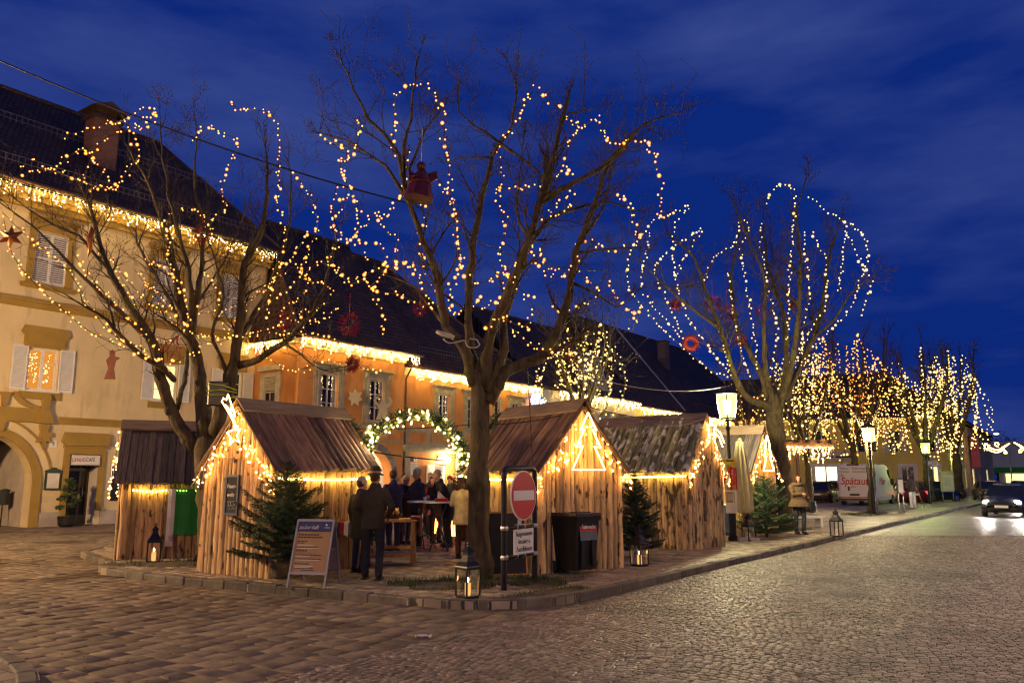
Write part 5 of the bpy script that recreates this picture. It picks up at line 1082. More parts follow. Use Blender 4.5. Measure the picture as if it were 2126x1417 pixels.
# --- strings in the big tree by the lamp
g3 = 'pale light strings wound over the big tree'
S3 = [[(380, 200), (300, 290), (290, 420), (310, 560), (350, 680), (390, 750), (480, 870), (550, 960)], [(375, 195), (200, 280), (110, 400), (85, 480), (100, 570), (160, 650), (260, 760), (350, 840), (450, 920), (560, 970)],
 [(435, 295), (350, 350), (250, 420), (215, 490), (240, 570), (280, 660), (330, 770)], [(590, 260), (560, 370), (480, 420), (440, 500), (430, 570), (470, 660), (490, 730), (510, 820), (545, 940)],
 [(585, 265), (630, 290), (590, 370), (600, 480), (620, 600), (640, 720), (655, 830), (660, 930)], [(695, 210), (735, 130), (815, 120), (825, 230), (810, 400), (800, 540), (800, 700), (795, 800)],
 [(690, 260), (670, 350), (690, 450), (710, 580), (740, 700), (750, 800), (720, 920)], [(880, 150), (960, 230), (1030, 265), (1050, 330), (1030, 420), (1020, 580)],
 [(1030, 265), (1120, 330), (1148, 430), (1110, 540), (1060, 670), (950, 780), (850, 900)], [(900, 310), (930, 390), (960, 450), (960, 640), (900, 740), (830, 900)],
 [(1040, 300), (1090, 400), (1130, 480), (1165, 540), (1140, 620), (1115, 690)], [(860, 300), (870, 420), (890, 560), (870, 700), (850, 830)],
 [(190, 300), (180, 400), (155, 480), (160, 580), (250, 700), (340, 800)], [(430, 300), (330, 450), (300, 540)], [(540, 480), (540, 580), (560, 700), (590, 850), (625, 950)]]
N3 = ['far left inner', 'outermost left', 'short left', 'fourth from left', 'straight middle', 'tallest middle', 'narrow centre', 'top right short', 'outermost right', 'right inner', 'right drooping', 'thin right centre', 'second from left', 'short upper left', 'lower centre']
for k, p in enumerate(S3):
    lights('pale light strand on the big tree by the lamp, the %s one' % N3[k], [px(Y3, [(u, v, -1.5+3*((k*7) % 5)/5+.25*math.sin(i+k)) for i, (u, v) in enumerate(zC(*p))])], .15, .020, 'bulb_pale', 130+k, g3, jit=.03)
# --- icicle lights under the eaves
def eave(label, h, x0, x1, y, z, n, m, r, seed, dmin=.05, dmax=.5, ym=.0):
    t = thing('icicle_lights', label, 'fairy lights', h.matrix_basis@Vector((x0, y, z)), h.rotation_euler.z); rg = random.Random(seed); inv = t.matrix_basis.inverted()@h.matrix_basis; pts = []; c = MB()
    c.tube([inv@Vector((x0+(x1-x0)*k/8, y, z)) for k in range(9)], .008, 3)
    nd = int((x1-x0)/.16)
    for i in range(nd):
        x = x0+(x1-x0)*(i+.5)/nd; d = dmin+(dmax-dmin)*abs(math.sin(i*.55+seed))*rg.uniform(.5, 1.1); k = max(1, round(n/nd*rg.uniform(.7, 1.3)*(.5+.5*d/dmax)))
        c.tube([inv@Vector((x, y, z)), inv@Vector((x, y, z-d))], .004, 3)
        for j in range(k): pts.append(h.matrix_basis@Vector((x+rg.gauss(0, .03), y+rg.uniform(-.05, .05), z-d*(j+rg.random())/k-.02)))
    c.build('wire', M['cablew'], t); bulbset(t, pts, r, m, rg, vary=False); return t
eave('icicle lights under the high eave of the cream house', A, -3.6, 8.5, -.62, 12.2, 420, 'bulb_eave', .0165, 1, dmax=.62)
eave('icicle lights under the eave of the taller orange house front', B, -.4, 7.2, -.6, 7.8, 420, 'bulb_eave', .0165, 2, dmax=.55)
e2 = Matrix.Translation((-.42, 3.1, 0))@Matrix.Rotation(R(-90), 4, 'Z')
class _F: pass
fb = _F(); fb.matrix_basis = B.matrix_basis@e2; fb.rotation_euler = Euler((0, 0, TH-R(90)))
eave('short row of icicle lights on the left return of the orange house', fb, 0, 3.2, -.1, 7.75, 150, 'bulb_eave', .0165, 5, dmax=.5)
eave('icicle lights under the lower eave of the orange wing', B, 6.9, 18.9, -.4, 7.22, 480, 'bulb_eave', .020, 3, dmax=.6)
eave('icicle lights under the eave of the pale house', C2, 2, 13.8, -.55, 7.3, 380, 'bulb_eave', .024, 4, dmax=.6)
eave('icicle lights along the long eave of the yellow house', C3, 0, 33, -.55, 7.05, 700, 'bulb_eave', .028, 6, dmax=.65)
eave('row of lights under the eave of the lemon yellow house', D, -6, 15.2, -.6, 6.95, 420, 'bulb_pale', .034, 7, dmax=.7)
# ------------------------------------------------------------------ street lamps
def street_lamp(label, loc, rz=.3, m='lamp', hgt=4.0):
    t = thing('street_lamp', label, 'street lamp', loc, rz, 'street lamps along the kerb')
    b = MB(); b.lathe([(.13, 0), (.13, .10), (.10, .14), (.095, 1.15), (.075, 1.22), (.055, 1.3), (.045, hgt-1.1), (.07, hgt-1.05), (.04, hgt-.98), (.04, hgt-.86), (.11, hgt-.80)], 12); b.build('post', M['blackmetal'], t)
    z0, z1_, r0, r1 = hgt-.78, hgt-.10, .20, .285
    b = MB()
    c4 = lambda r, z, i: (r*math.cos(math.pi/4+i*math.pi/2), r*math.sin(math.pi/4+i*math.pi/2), z)
    for i in range(4): b.bar(c4(r0, z0, i), c4(r1, z1_, i), .022); b.bar(c4(r0, z0, i), c4(r0, z0, i+1), .03); b.bar(c4(r1, z1_, i), c4(r1, z1_, i+1), .035)
    b.lathe([(.34, hgt-.085), (.30, hgt-.04), (.12, hgt+.06), (.05, hgt+.08), (.03, hgt+.15)], 4, M=Matrix.Rotation(math.pi/4, 4, 'Z')); L_ = b.build('lantern_frame', M['blackmetal'], t)
    b = MB()
    for i in range(4): b.add([c4(r0-.012, z0+.02, i), c4(r0-.012, z0+.02, i+1), c4(r1-.014, z1_-.02, i+1), c4(r1-.014, z1_-.02, i)], [(0, 1, 2, 3)])
    b.build('pane', M[m], t)
    if m+'_core' in M: b = MB(); b.lathe([(.03, z0+.12), (.085, z0+.16), (.085, z0+.46), (.03, z0+.5)], 10); b.build('mantle', M[m+'_core'], t)
    return t
street_lamp('lit street lamp with posters on its post beside the mossy hut', G(1522, 1122), .5)
street_lamp('lit street lamp in front of the white van', G(1815, 1066), .4, 'lamp')
def byt(u, top): Y = 2.2*1677/(988-top); p = at(u, top, Y); return (p.x, p.y, .0)
street_lamp('green tinted street lamp between the lights of the far trees', byt(1920, 916), .5, 'lamp_far')
street_lamp('green tinted street lamp in front of the lemon house corner', byt(1984, 936), .5, 'lamp_far')
street_lamp('warm white street lamp right of the lemon house', byt(2012, 947), .4, 'lamp_w')
street_lamp('yellow green street lamp far down the street', byt(2034, 956), .4, 'lamp')
street_lamp('last small street lamp at the end of the street', byt(2044, 962), .4, 'lamp')
street_lamp('unseen warm lamp added left of the café to light its front', (-17, 14.5, 0), .3, 'fill_facade', 5.4)  # fill lamp out of view, added to brighten the cream facade
street_lamp('unseen warm lamp added left of the viewer to light ground and roofs', (-7.5, -3.5, 0), .3, 'fill_corner', 6.4)  # added out of view, placed for even light on paving and hut roofs
street_lamp('unseen warm lamp added right of the viewer to light road and huts', (11.5, 7.5, 0), .3, 'fill_road', 5.2)  # added out of view to light the setts and hut fronts
street_lamp('unseen warm lamp added across the road to light the log huts', (17, 22.5, 0), .3, 'fill_road', 5.2)  # second added fill lamp out of view, for log gables and road sheen
LP = G(1522, 1122)
def poster(name, label, cat, z, w, h, ang, rows, off=.12, group=None):
    t = thing(name, label, cat, (LP.x, LP.y, LP.z+z), R(ang), group); b = MB()
    for i, (x0, x1, z0, z1_, m_) in enumerate(rows): b.mi = m_[0]; b.box(x0*w, x1*w, -off-.004-.002*i*(i > 0), -off+.004 if i == 0 else -off-.0035, z0*h, z1_*h)
    return t, b
t, b = poster('poster', 'red and white poster folded round the left side of the lamp post', 'poster', 1.62, .30, .58, -22, [(-.5, .5, -.5, .5, [0])])
b.mi = 1
for k in range(4): b.prism([(-.14+.02*k, -.16+.1*k), (.05+.02*k, .08+.1*k if k < 2 else .24), (.09, .02+.1*k if k < 2 else .2), (-.10, -.2+.1*k)], -.128, -.1245) if k < 3 else None
b.mi = 2; b.box(-.15, .15, -.128, -.1245, -.29, -.17); b.build('sheet', [M['redsign'], M['white'], M['board']], t)
t, b = poster('poster', 'red poster with cut off white letters on the right side of the lamp post', 'poster', 1.62, .24, .58, 30, [(-.5, .5, -.5, .5, [0])]); b.build('sheet', [M['redsign']], t)
text('en', .20, M['white'], t, (.0, -.126, .12), sx=.8); text('ing', .20, M['white'], t, (-.01, -.126, -.08), sx=.7)
t, b = poster('poster', 'white paper notice with a printed picture below the red posters', 'poster', 1.02, .30, .60, -15, [(-.5, .5, -.5, .5, [0]), (-.42, .3, -.05, .42, [1]), (-.3, .2, .05, .35, [2])]); b.build('sheet', [M['paper'], M['kraft'], M['plinth']], t)
t, b = poster('poster', 'torn white paper blowing off the right side of the lamp post', 'poster', 1.02, .26, .55, 48, [(-.5, .3, -.5, .5, [0])]); b.prism([(.07, .2), (.32, -.02), (.36, -.2), (.07, -.12)], -.15, -.145); b.build('sheet', [M['paper']], t)
t, b = poster('small_sign', 'small yellow plate on the lamp post above the red posters', 'sign', 2.06, .34, .17, -8, [(-.5, .5, -.5, .5, [0]), (-.3, .3, .05, .3, [1])], .06); b.build('plate', [mat('yellow_plate', (.62, .42, .02), .5), M['ink']], t)
t, b = poster('small_sign', 'tiny square yellow sticker below the yellow plate on the lamp post', 'sign', 1.90, .13, .16, 14, [(-.5, .5, -.5, .5, [0]), (-.2, .2, -.2, .2, [1])], .055); b.build('plate', [bpy.data.materials['yellow_plate'], M['ink']], t)

# ------------------------------------------------------------------ no entry sign in its pipe frame
sL = G(1046, 1224); sR = sL+Vector((.92*math.cos(R(58)), .92*math.sin(R(58)), 0)); sc_ = (sL+sR)/2; ang = math.atan2(sR.y-sL.y, sR.x-sL.x); hw_ = (sR-sL).length/2
NS = thing('no_entry_sign', 'round red no entry sign with a white text plate in a dark pipe frame', 'road sign', sc_, ang)
b = MB(); r_ = .045; top = 1.80
b.tube(catmull([(-hw_, 0, 0), (-hw_, 0, .6), (-hw_, 0, 1.2), (-hw_, 0, top-.10), (-hw_+.03, 0, top-.02), (-hw_+.10, 0, top), (hw_-.10, 0, top), (hw_-.03, 0, top-.02), (hw_, 0, top-.10), (hw_, 0, 1.2), (hw_, 0, .6), (hw_, 0, 0)], .04), r_, 10)
b.tube([(-hw_, 0, .90), (hw_, 0, .90)], .034, 8); b.tube([(-hw_, 0, .47), (hw_, 0, .47)], .034, 8); b.build('pipe_frame', M['frame_grey'] if 'frame_grey' in M else M['blackmetal'], NS)
b = MB()
for z in (.90, .47):
    for sx in (-1, 1):
        b = MB(); b.lathe([(.052, -.03), (.056, 0), (.052, .03)], 10, (sx*hw_, 0, z)); b.lathe([(.046, -.06), (.046, .02)], 10, M=Matrix.Translation((sx*hw_*.9, 0, z))@Matrix.Rotation(R(90), 4, 'Y')); b.build('clamp', M['steel'], NS)
        b = MB(); b.lathe([(.044, -.015), (.044, .015)], 10, M=Matrix.Translation((sx*.11, 0, z))@Matrix.Rotation(R(90), 4, 'Y')); b.box(sx*.11-.014, sx*.11+.014, -.012, .012, *((.84, .90) if z > .6 else (.47, .53))); b.build('clamp', M['steel'], NS)
b = MB()
b.box(-.03, .03, -.02, .02, 1.74, 1.80); b.box(-.03, .03, -.02, .02, .91, 1.03); b.build('clamp', M['steel'], NS)
b = MB(); MX = Matrix.Translation((0, -.07, 1.385))@Matrix.Rotation(R(90), 4, 'X'); RS = .385
b.mi = 0; b.lathe([(RS, -.012), (RS, .004), (RS-.012, .008)], 40, M=MX); b.mi = 1; b.lathe([(RS-.018, .0081), (RS-.018, .0095)], 40, M=MX); b.mi = 0; b.box(-RS*.80, RS*.80, -.083, -.081, 1.385-.075, 1.385+.075)
b.build('round_sign', [M['white'], M['redsign']], NS)
b = MB(); b.bbox(-.29, .29, -.08, -.06, .50, .87, .004); pl_ = b.build('text_plate', M['white'], NS)
for k, s in enumerate(('Ausgenommen', 'Anrainer u.', 'Zustelldienste')): text(s, .115, M['ink'], pl_, (0, -.083, .80-.115*k), sx=.72, bold=-.0022)
# ------------------------------------------------------------------ bin
BN = thing('wheelie_bin', 'black wheelie bin with a red and grey sticker in front of the log gable', 'bin', G(1183, 1190)+Vector((.1, .05, 0)), R(38))
b = MB()
def taper(b, lo, hi, z0, z1_, r=.04, n=3):
    ring = lambda h, z: [(sx*(h[0]-r)+r*math.cos(a), sy*(h[1]-r)+r*math.sin(a), z) for sx, sy, a0 in ((1, 1, 0), (-1, 1, 90), (-1, -1, 180), (1, -1, 270)) for a in [R(a0+90*k/n) for k in range(n+1)]]
    A_, B_ = ring(lo, z0), ring(hi, z1_); m = len(A_); b.add(A_+B_, [tuple(range(m-1, -1, -1)), tuple(range(m, 2*m))]+[(i, (i+1) % m, m+(i+1) % m, m+i) for i in range(m)])
taper(b, (.24, .27), (.29, .355), .08, .92); taper(b, (.30, .37), (.31, .385), .921, .99)
b.prism([(-.17, .12), (-.10, .16), (-.07, .5), (-.10, .62), (-.16, .66)], -.352, -.30); b.prism([(.17, .12), (.10, .16), (.07, .5), (.10, .62), (.16, .66)][::-1], -.352, -.30)
b.build('body', M['black'], BN)
b = MB(); taper(b, (.315, .40), (.30, .385), .995, 1.045); b.box(-.29, .29, .385, .45, .97, 1.0); b.tube([(-.27, .46, .98), (.27, .46, .98)], .018, 6); b.box(-.16, .2, -.2, -.05, 1.046, 1.06); b.build('lid', M['black'], BN)
for sx in (-1, 1):
    b = MB(); b.lathe([(.10, -.03), (.11, -.02), (.11, .02), (.10, .03)], 14, M=Matrix.Translation((sx*.26, .27, .11))@Matrix.Rotation(R(90), 4, 'Y')); b.build('wheel', M['rubber'], BN)
b = MB(); MS = Matrix.Translation((0, -.34, .74))@Matrix.Rotation(R(-5.8), 4, 'X'); b.mi = 0; b.box(-.20, .20, -.014, -.004, .0, .155, MS); b.mi = 1; b.box(-.20, .20, -.014, -.004, -.155, -.001, MS)
st = b.build('sticker', [M['redsign'], mat('sticker_grey', (.10, .12, .15), .5)], BN)
o = text('Saubermacher', .105, M['white'], st, (0, -.364, .815), (R(84.2), 0, 0), sx=.54, shear=.2); o = text('RESTMÜLL', .095, M['white'], st, (0, -.348, .662), (R(84.2), 0, 0), sx=.72)
# ------------------------------------------------------------------ lanterns with candles
def lantern(label, loc, rz, h=.62, lit=True, s=1.):
    t = thing('lantern', label, 'lantern', loc, rz, 'candle lanterns on the ground'); w = .118*s; hb = h*.62
    b = MB(); b.bbox(-w, w, -w, w, 0, .035, .006)
    for sx in (-1, 1):
        for sy in (-1, 1): b.box(sx*w-.011, sx*w+.011, sy*w-.011, sy*w+.011, .03, hb)
    for q in ((-w, w, -w-.008, -w+.008), (-w, w, w-.008, w+.008), (-w-.008, -w+.008, -w, w), (w-.008, w+.008, -w, w)): b.box(*q, hb-.02, hb+.012)
    b.lathe([(w*1.62, hb+.012), (w*1.55, hb+.03), (w*1.05, hb+.085), (w*.62, hb+.16), (w*.60, hb+.17)], 4, M=Matrix.Rotation(math.pi/4, 4, 'Z'))
    b.lathe([(w*.60, hb+.17), (w*.60, hb+.22)], 4, M=Matrix.Rotation(math.pi/4, 4, 'Z')); b.lathe([(w*.85, hb+.221), (w*.4, hb+.27), (.02, hb+.29), (.015, hb+.31), (.022, hb+.33), (.004, hb+.36)], 4, M=Matrix.Rotation(math.pi/4, 4, 'Z'))
    b.build('frame', M['blackmetal'], t)
    b = MB()
    for a in range(4): Mr = Matrix.Rotation(a*math.pi/2, 4, 'Z'); b.add([Mr@Vector(q) for q in ((-w+.01, -w, .04), (w-.01, -w, .04), (w-.01, -w, hb-.02), (-w+.01, -w, hb-.02))], [(0, 1, 2, 3)])
    b.build('glass', M['paneclear'], t)
    b = MB(); b.lathe([(.042, .036), (.042, .20), (.036, .205), (.03, .195)], 12); b.build('candle', M['candle_body'] if lit else M['wax'], t)
    if lit: b = MB(); b.sph((0, 0, .245), .016, 6, 5, (1, 1, 2.2)); b.build('flame', M['candle'], t)
    return t
lantern('lit candle lantern on the ground in front of the middle tree', G(971, 1240), .75, .66)
lantern('lit candle lantern before the dark hut on the left', G(318, 1167), .4, .66)
lantern('lit candle lantern at the kerb beside the log hut corner', G(1328, 1174), .7, .66)
lantern('pale candle lantern at the kerb beyond the fir tree', G(1738, 1113), .7, .70, False, 1.05)
lantern('dark lantern at the foot of the fir tree behind the lamp post', G(1555, 1122), .5, .62, False)
# ------------------------------------------------------------------ A-frame sign
aL, aR = G(597, 1219), G(671, 1221); ac = (aL+aR)/2
AB = thing('a_frame_sign', 'silver framed folding sign with a brown programme poster under a blue banner', 'sign board', ac, math.atan2(aR.y-aL.y, aR.x-aL.x)+.0)
hw2 = .30; H_ = 1.05; tl = R(17)
def panelM(back): return Matrix.Translation((0, 0 if not back else .62, 0))@Matrix.Rotation(R(180) if back else 0, 4, 'Z')@Matrix.Rotation(-tl, 4, 'X')
for back in (0, 1):
    Mp = panelM(back); b = MB()
    for sx in (-1, 1): b.box(sx*hw2-.014, sx*hw2+.014, -.012, .012, 0, H_, Mp)
    b.box(-hw2, hw2, -.013, .013, .20, .235, Mp); b.box(-hw2, hw2, -.013, .013, H_-.03, H_+.004, Mp); b.build('frame', M['alu'], AB)
    b = MB(); b.box(-hw2+.014, hw2-.014, -.006, .006, .235, H_-.03, Mp); o = b.build('poster' if not back else 'back_panel', M['kraft'] if not back else M['plinth'], AB)
    if not back:
        b = MB(); b.box(-hw2+.018, hw2-.018, -.0085, -.0065, H_-.19, H_-.034, Mp); b.build('blue_banner', M['navy'], o)
        e = Mp.to_euler(); pt = lambda x, z: Mp@Vector((x, -.0095, z)); rx = (e.x+R(90), 0, 0)
        text('zauber.haft', .092, M['paper'], o, pt(-.10, H_-.125), rx, sx=.8, shear=.2)
        b = MB(); b.mi = 0
        b.prism([(.17, H_-.08), (.19, H_-.06), (.2, H_-.085), (.215, H_-.09), (.2, H_-.1), (.18, H_-.095)], -.0095, -.0087, Mp); b.box(.16, .25, -.0095, -.0087, H_-.132, H_-.124, Mp)
        b.mi = 1
        for z, x0, x1, hh in ((.80, -.25, .10, .020), (.76, -.25, .16, .020), (.70, -.25, -.08, .014), (.675, -.25, -.12, .010), (.61, -.25, .12, .012), (.555, -.25, -.06, .014), (.49, -.25, .18, .012), (.43, -.25, .18, .012), (.355, -.24, -.0, .014), (.29, -.24, .08, .011), (.262, -.12, .1, .009)):
            n = int((x1-x0)/.045); 
            for i in range(n): xa = x0+(x1-x0)*i/n; b.box(xa, xa+(x1-x0)/n*.8, -.0078, -.0066, z, z+hh, Mp)
        b.mi = 0
        for z, x0, x1 in ((.645, -.25, .02), (.595, -.25, .12), (.475, -.25, .0), (.415, -.25, .15), (.325, -.24, .06), (.30, -.24, .02)): b.box(x0, x1, -.0078, -.0066, z, z+.009, Mp)
        b.build('print', [M['paper'], M['ink']], o)
for sx in (-1, 1): b = MB(); b.bar((sx*(hw2-.02), .17, .55), (sx*(hw2-.02), .45, .55), .012); b.build('stay', M['alu'], AB)
# leaning black chalkboard beside the trunk
p_ = G(1052, 1193); LBd = thing('chalkboard', 'large black chalkboard with a thin pale frame leaning behind the pipe frame', 'chalkboard', p_, R(12))
b = MB(); Ml = Matrix.Rotation(R(-10), 4, 'X'); q = [(-.36, 0), (.36, 0), (.36, 1.06), (-.36, 1.06)]
Msh = Matrix(((1, 0, .16, 0), (0, 1, 0, 0), (0, 0, 1, 0), (0, 0, 0, 1))); b.prism(q, -.02, 0, Ml); b.mi = 1
for x0, x1, z0, z1_ in ((-.37, -.345, 0, 1.07), (.345, .37, 0, 1.07), (-.37, .37, 1.05, 1.075), (-.37, .37, 0, .02)): b.box(x0, x1, -.03, .003, z0, z1_, Ml)
b.build('board', [M['slate'], M['board']], LBd)
# ------------------------------------------------------------------ fir trees
def fir(label, loc, h, rad, seed, group='cut fir trees', dens=1., z0f=.12, sp=1.):
    rg = random.Random(seed); t = thing('fir_tree', label, 'fir tree', loc, rg.uniform(0, 6), group); b = MB(); b.tube([(0, 0, 0), (.01, 0, h*.5), (0, 0, h*.985)], [.035*h/2+.012, .02*h/2+.008, .004], 7); b.build('trunk', M['bark'], t)
    c = MB()
    def needles(P, ln):
        for i in range(len(P)-1):
            a, d = P[i], P[i+1]-P[i]; L_ = d.length; n = max(2, int(L_/.009*dens)); d = d.normalized(); u = d.orthogonal().normalized(); w = d.cross(u)
            for k in range(n):
                p = a+d*L_*(k+rg.random())/n; th = rg.uniform(0, 6.28); o = (u*math.cos(th)+w*math.sin(th)); e = p+(o*.9+d*.7+Vector((0, 0, .15)))*ln*rg.uniform(.7, 1.1); s_ = d.cross(o)*.0075
                c.add([p-s_, p+s_, e], [(0, 1, 2)])
    z = h*z0f; k = 0
    while z < h*.95:
        f = (z-h*z0f)/(h*(1-z0f)); R_ = rad*(1-f)**1.0*(1 if f > .12 else .75+2*f); n = 8 if f < .75 else 5; a0 = rg.uniform(0, 6)
        for i in range(n):
            a = a0+2*math.pi*i/n+rg.uniform(-.25, .25); r = max(.05, R_*rg.uniform(.60, 1.2)); up = .02+.75*f+rg.uniform(-.10, .16); c.tint = rg.uniform(-.35, .35)
            d = Vector((math.cos(a), math.sin(a), 0)); P = [Vector((0, 0, z))+d*r*q+Vector((0, 0, r*(up*q+.16*q*q))) for q in (0, .25, .5, .75, 1)]
            c.tube(P, [.008, .006, .005, .004, .003], 3, False); needles(P, .036)
            s_ = Vector((-d.y, d.x, 0))
            m = int(r/.05)
            for j in range(m):
                q = .25+.75*(j+.5)/m; p = P[0].lerp(P[-1], q); p.z = z+r*(up*q+.16*q*q); l2 = r*(1.05-q)*.55+.04
                for sd in (-1, 1):
                    e = p+(d*.75+s_*sd*.8).normalized()*l2*rg.uniform(.8, 1.2)+Vector((0, 0, l2*.12)); needles([p, e], .034)
        z += sp*h*(.060-.018*f)*rg.uniform(.85, 1.15); k += 1
    c.tint = .1; needles([Vector((0, 0, h*.85)), Vector((0, 0, h))], .03)
    c.build('foliage', M['needle'], t); return t
f1 = fir('fir tree in a sack standing between the plank hut and the folding sign', G(585, 1200), 1.98, 1.02, 1, z0f=.16)
b = MB(); b.lathe([(.10, 0), (.17, .05), (.2, .2), (.15, .36), (.06, .42)], 12); b.build('sack', M['dirt'], f1, rot=(0, 0, 1))
for k, p in enumerate([(1312, 1160)]): fir('fir tree leaning out between the log hut and the mossy roofed hut', G(1312, 1160)+Vector((.15, .4, 0)), 1.85, .68, 2, z0f=.08)
fir('broad fir tree beside the closed parasol', G(1592, 1114), 1.75, 1.08, 3, z0f=.06, sp=1.5)
fir('small fir tree lit from behind by the doorway lamp', Vector((-1.45, 21.5, .12)), 1.9, .55, 4, dens=.7, z0f=.2)
# ------------------------------------------------------------------ fir garlands
def garland(label, path, r, seed, dens=420, name='fir_garland', group=None):
    rg = random.Random(seed); P = catmull(path, .06); t = thing(name, label, 'garland', P[0], 0, group); inv = t.matrix_basis.inverted(); b = MB(); b.tube([inv@p for p in P[::3]]+[inv@P[-1]], r*.3, 5); b.build('core', M['twig'], t); c = MB()
    L_ = sum((P[i+1]-P[i]).length for i in range(len(P)-1))
    for _ in range(int(L_*dens)):
        i = rg.randrange(len(P)-1); d = (P[i+1]-P[i]).normalized(); o = Vector((rg.gauss(0, 1), rg.gauss(0, 1), rg.gauss(0, 1))).normalized(); q = inv@(P[i].lerp(P[i+1], rg.random())+o*r*rg.uniform(.2, .75)); e = q+(o+d*rg.uniform(-.8, .8)+Vector((0, 0, -.2))).normalized()*rg.uniform(.06, .13); s_ = (e-q).orthogonal().normalized()*.012
        c.tint = rg.uniform(-.5, .6); m_ = q.lerp(e, .5); c.add([q, m_+s_, e, m_-s_], [(0, 1, 2, 3)])
    c.build('greenery', M['needle'] if seed % 2 else M['leaf'], t); return t, P
YA = 16.3
ap = [at(u, v, YA+dy) for u, v, dy in ((766, 975, -.3), (760, 935, -.2), (775, 900, -.1), (800, 880, 0), (830, 866, 0), (865, 860, 0), (900, 868, 0), (930, 888, .1), (952, 915, .2), (962, 940, .2), (966, 985, .3))]
garland('fir garland arch wound with lights between the two big huts', ap, .15, 1, 900)
garland('dark fir garland on the far gable edge of the chalkboard hut', [at(u, v, 16.4) for u, v in ((716, 868), (728, 880), (742, 900), (756, 925))], .11, 2, 600)
garland('dark fir garland on the rear gable edge of the log hut', [at(u, v, 17.4) for u, v in ((1040, 858), (1026, 872), (1016, 890))], .12, 4, 600)
rgx = random.Random(77); pts = []
for i in range(125):
    P = catmull(ap, .05); p = P[rgx.randrange(len(P))]; a = rgx.uniform(0, 6.28); pts.append(p+Vector((rgx.uniform(-.14, .14), -abs(rgx.gauss(.10, .05)), rgx.uniform(-.22, .1))))
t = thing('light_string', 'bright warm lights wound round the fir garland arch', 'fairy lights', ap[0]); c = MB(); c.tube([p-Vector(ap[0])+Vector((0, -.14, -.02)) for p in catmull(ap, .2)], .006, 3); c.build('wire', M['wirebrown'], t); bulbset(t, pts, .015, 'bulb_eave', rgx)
# ------------------------------------------------------------------ closed parasol
PZ = thing('parasol', 'closed pale yellow parasol tied beside the lamp post', 'parasol', G(1545, 1121), .2)
b = MB(); n = 20; prof = [(.05, 2.62), (.09, 2.60), (.13, 2.3), (.17, 1.9), (.21, 1.5), (.235, 1.1), (.24, .78), (.20, .72)]; vs = []
for k, (r, z) in enumerate(prof): vs += [(r*(1+.22*math.cos(j*math.pi)*min(1, k/2))*math.cos(2*math.pi*j/n), r*(1+.22*math.cos(j*math.pi)*min(1, k/2))*math.sin(2*math.pi*j/n), z) for j in range(n)]
b.add(vs, [(i*n+j, i*n+(j+1) % n, (i+1)*n+(j+1) % n, (i+1)*n+j) for i in range(len(prof)-1) for j in range(n)]); b.smooth = True; b.build('canopy', M['umbrella'], PZ)
b = MB(); b.tube([(0, 0, 0), (0, 0, 2.7)], .025, 8); b.lathe([(.06, 2.6), (.06, 2.66), (.02, 2.7)], 8); b.build('pole', M['board'], PZ); b = MB(); b.bbox(-.3, .3, -.3, .3, 0, .09, .02); b.build('base', M['plinth'], PZ)
# ------------------------------------------------------------------ tables and small market things
def hightable(label, loc, rz):
    t = thing('bar_table', label, 'bar table', loc, rz, 'folding bar tables'); b = MB(); b.lathe([(.36, 1.07), (.38, 1.08), (.38, 1.105), (.36, 1.11)], 28); b.build('table_top', M['white'], t)
    for a in (0, 90):
        b = MB(); Mr = Matrix.Rotation(R(a+20), 4, 'Z'); b.tube([Mr@Vector(q) for q in ((-.33, .04*(1 if a else -1), .02), (.2, .04*(1 if a else -1), 1.07))], .014, 6); b.build('leg', M['blueframe'], t); b = MB(); b.tube([Mr@Vector(q) for q in ((.33, -.04*(1 if a else -1), .02), (-.2, -.04*(1 if a else -1), 1.07))], .014, 6); b.build('leg', M['blueframe'], t)
    return t
hightable('bar table on crossed legs in front of the man in the blue jacket', (-2.1, 19.2, .12), 0)
hightable('bar table with a red cloth and paper napkin on top', (-1.67, 18.7, .12), .5)
t = thing('napkin_holder', 'red holder with white paper napkins on the bar table', 'napkin holder', (-1.62, 18.6, .12+1.112), .3); b = MB(); b.bbox(-.14, .14, -.09, .09, 0, .07, .01); b.build('box', M['red'], t); b = MB(); b.prism([(-.10, .07), (.10, .07), (.02, .14), (-.08, .24)], -.06, .0); b.build('napkins', M['paper'], t)
t = thing('cup', 'white cup standing on the first bar table', 'cup', (-2.05, 19.1, .12+1.112)); b = MB(); b.lathe([(.03, 0), (.045, .09), (.04, .09), (.028, .01)], 10); b.build('cup', M['white'], t)
t = thing('market_table', 'low wooden trestle table beside the man in the hat', 'table', (-2.25, 15.85, .12), R(4))
b = MB(); b.bbox(-.75, .42, -.32, .32, .82, .87, .01); b.build('table_top', M['board'], t)
for x in (-.68, .34):
    for y in (-.26, .26): b = MB(); b.box(x-.04, x+.04, y-.04, y+.04, 0, .82); b.build('leg', M['board'], t)
b = MB(); b.box(-.66, .36, -.27, .27, .16, .20); b.box(-.66, .32, -.03, .03, .3, .36); b.build('shelf', M['board'], t)
tb = t.matrix_basis
t = thing('basket', 'flat basket heaped with root vegetables and dried maize cobs on the trestle table', 'basket', tb@Vector((-.12, -.05, .87)), .2)
b = MB(); b.lathe([(.17, 0), (.24, .07), (.25, .08), (.23, .08), (.16, .02)], 16); b.build('basket', M['twig'], t); b = MB(); rg = random.Random(4)
for i in range(26): a = rg.uniform(0, 6.28); q = rg.uniform(0, .2); b.tint = rg.uniform(-.4, .3); p = Vector((q*math.cos(a), q*math.sin(a), .07+rg.uniform(0, .06))); b.tube([p, p+Vector((rg.uniform(-.07, .07), rg.uniform(-.07, .07), rg.uniform(.05, .16)))], [.022, .006], 6)
b.build('maize_cob', mat('maize', (.50, .27, .10), .7, var=.3, scale=20), t); b = MB()
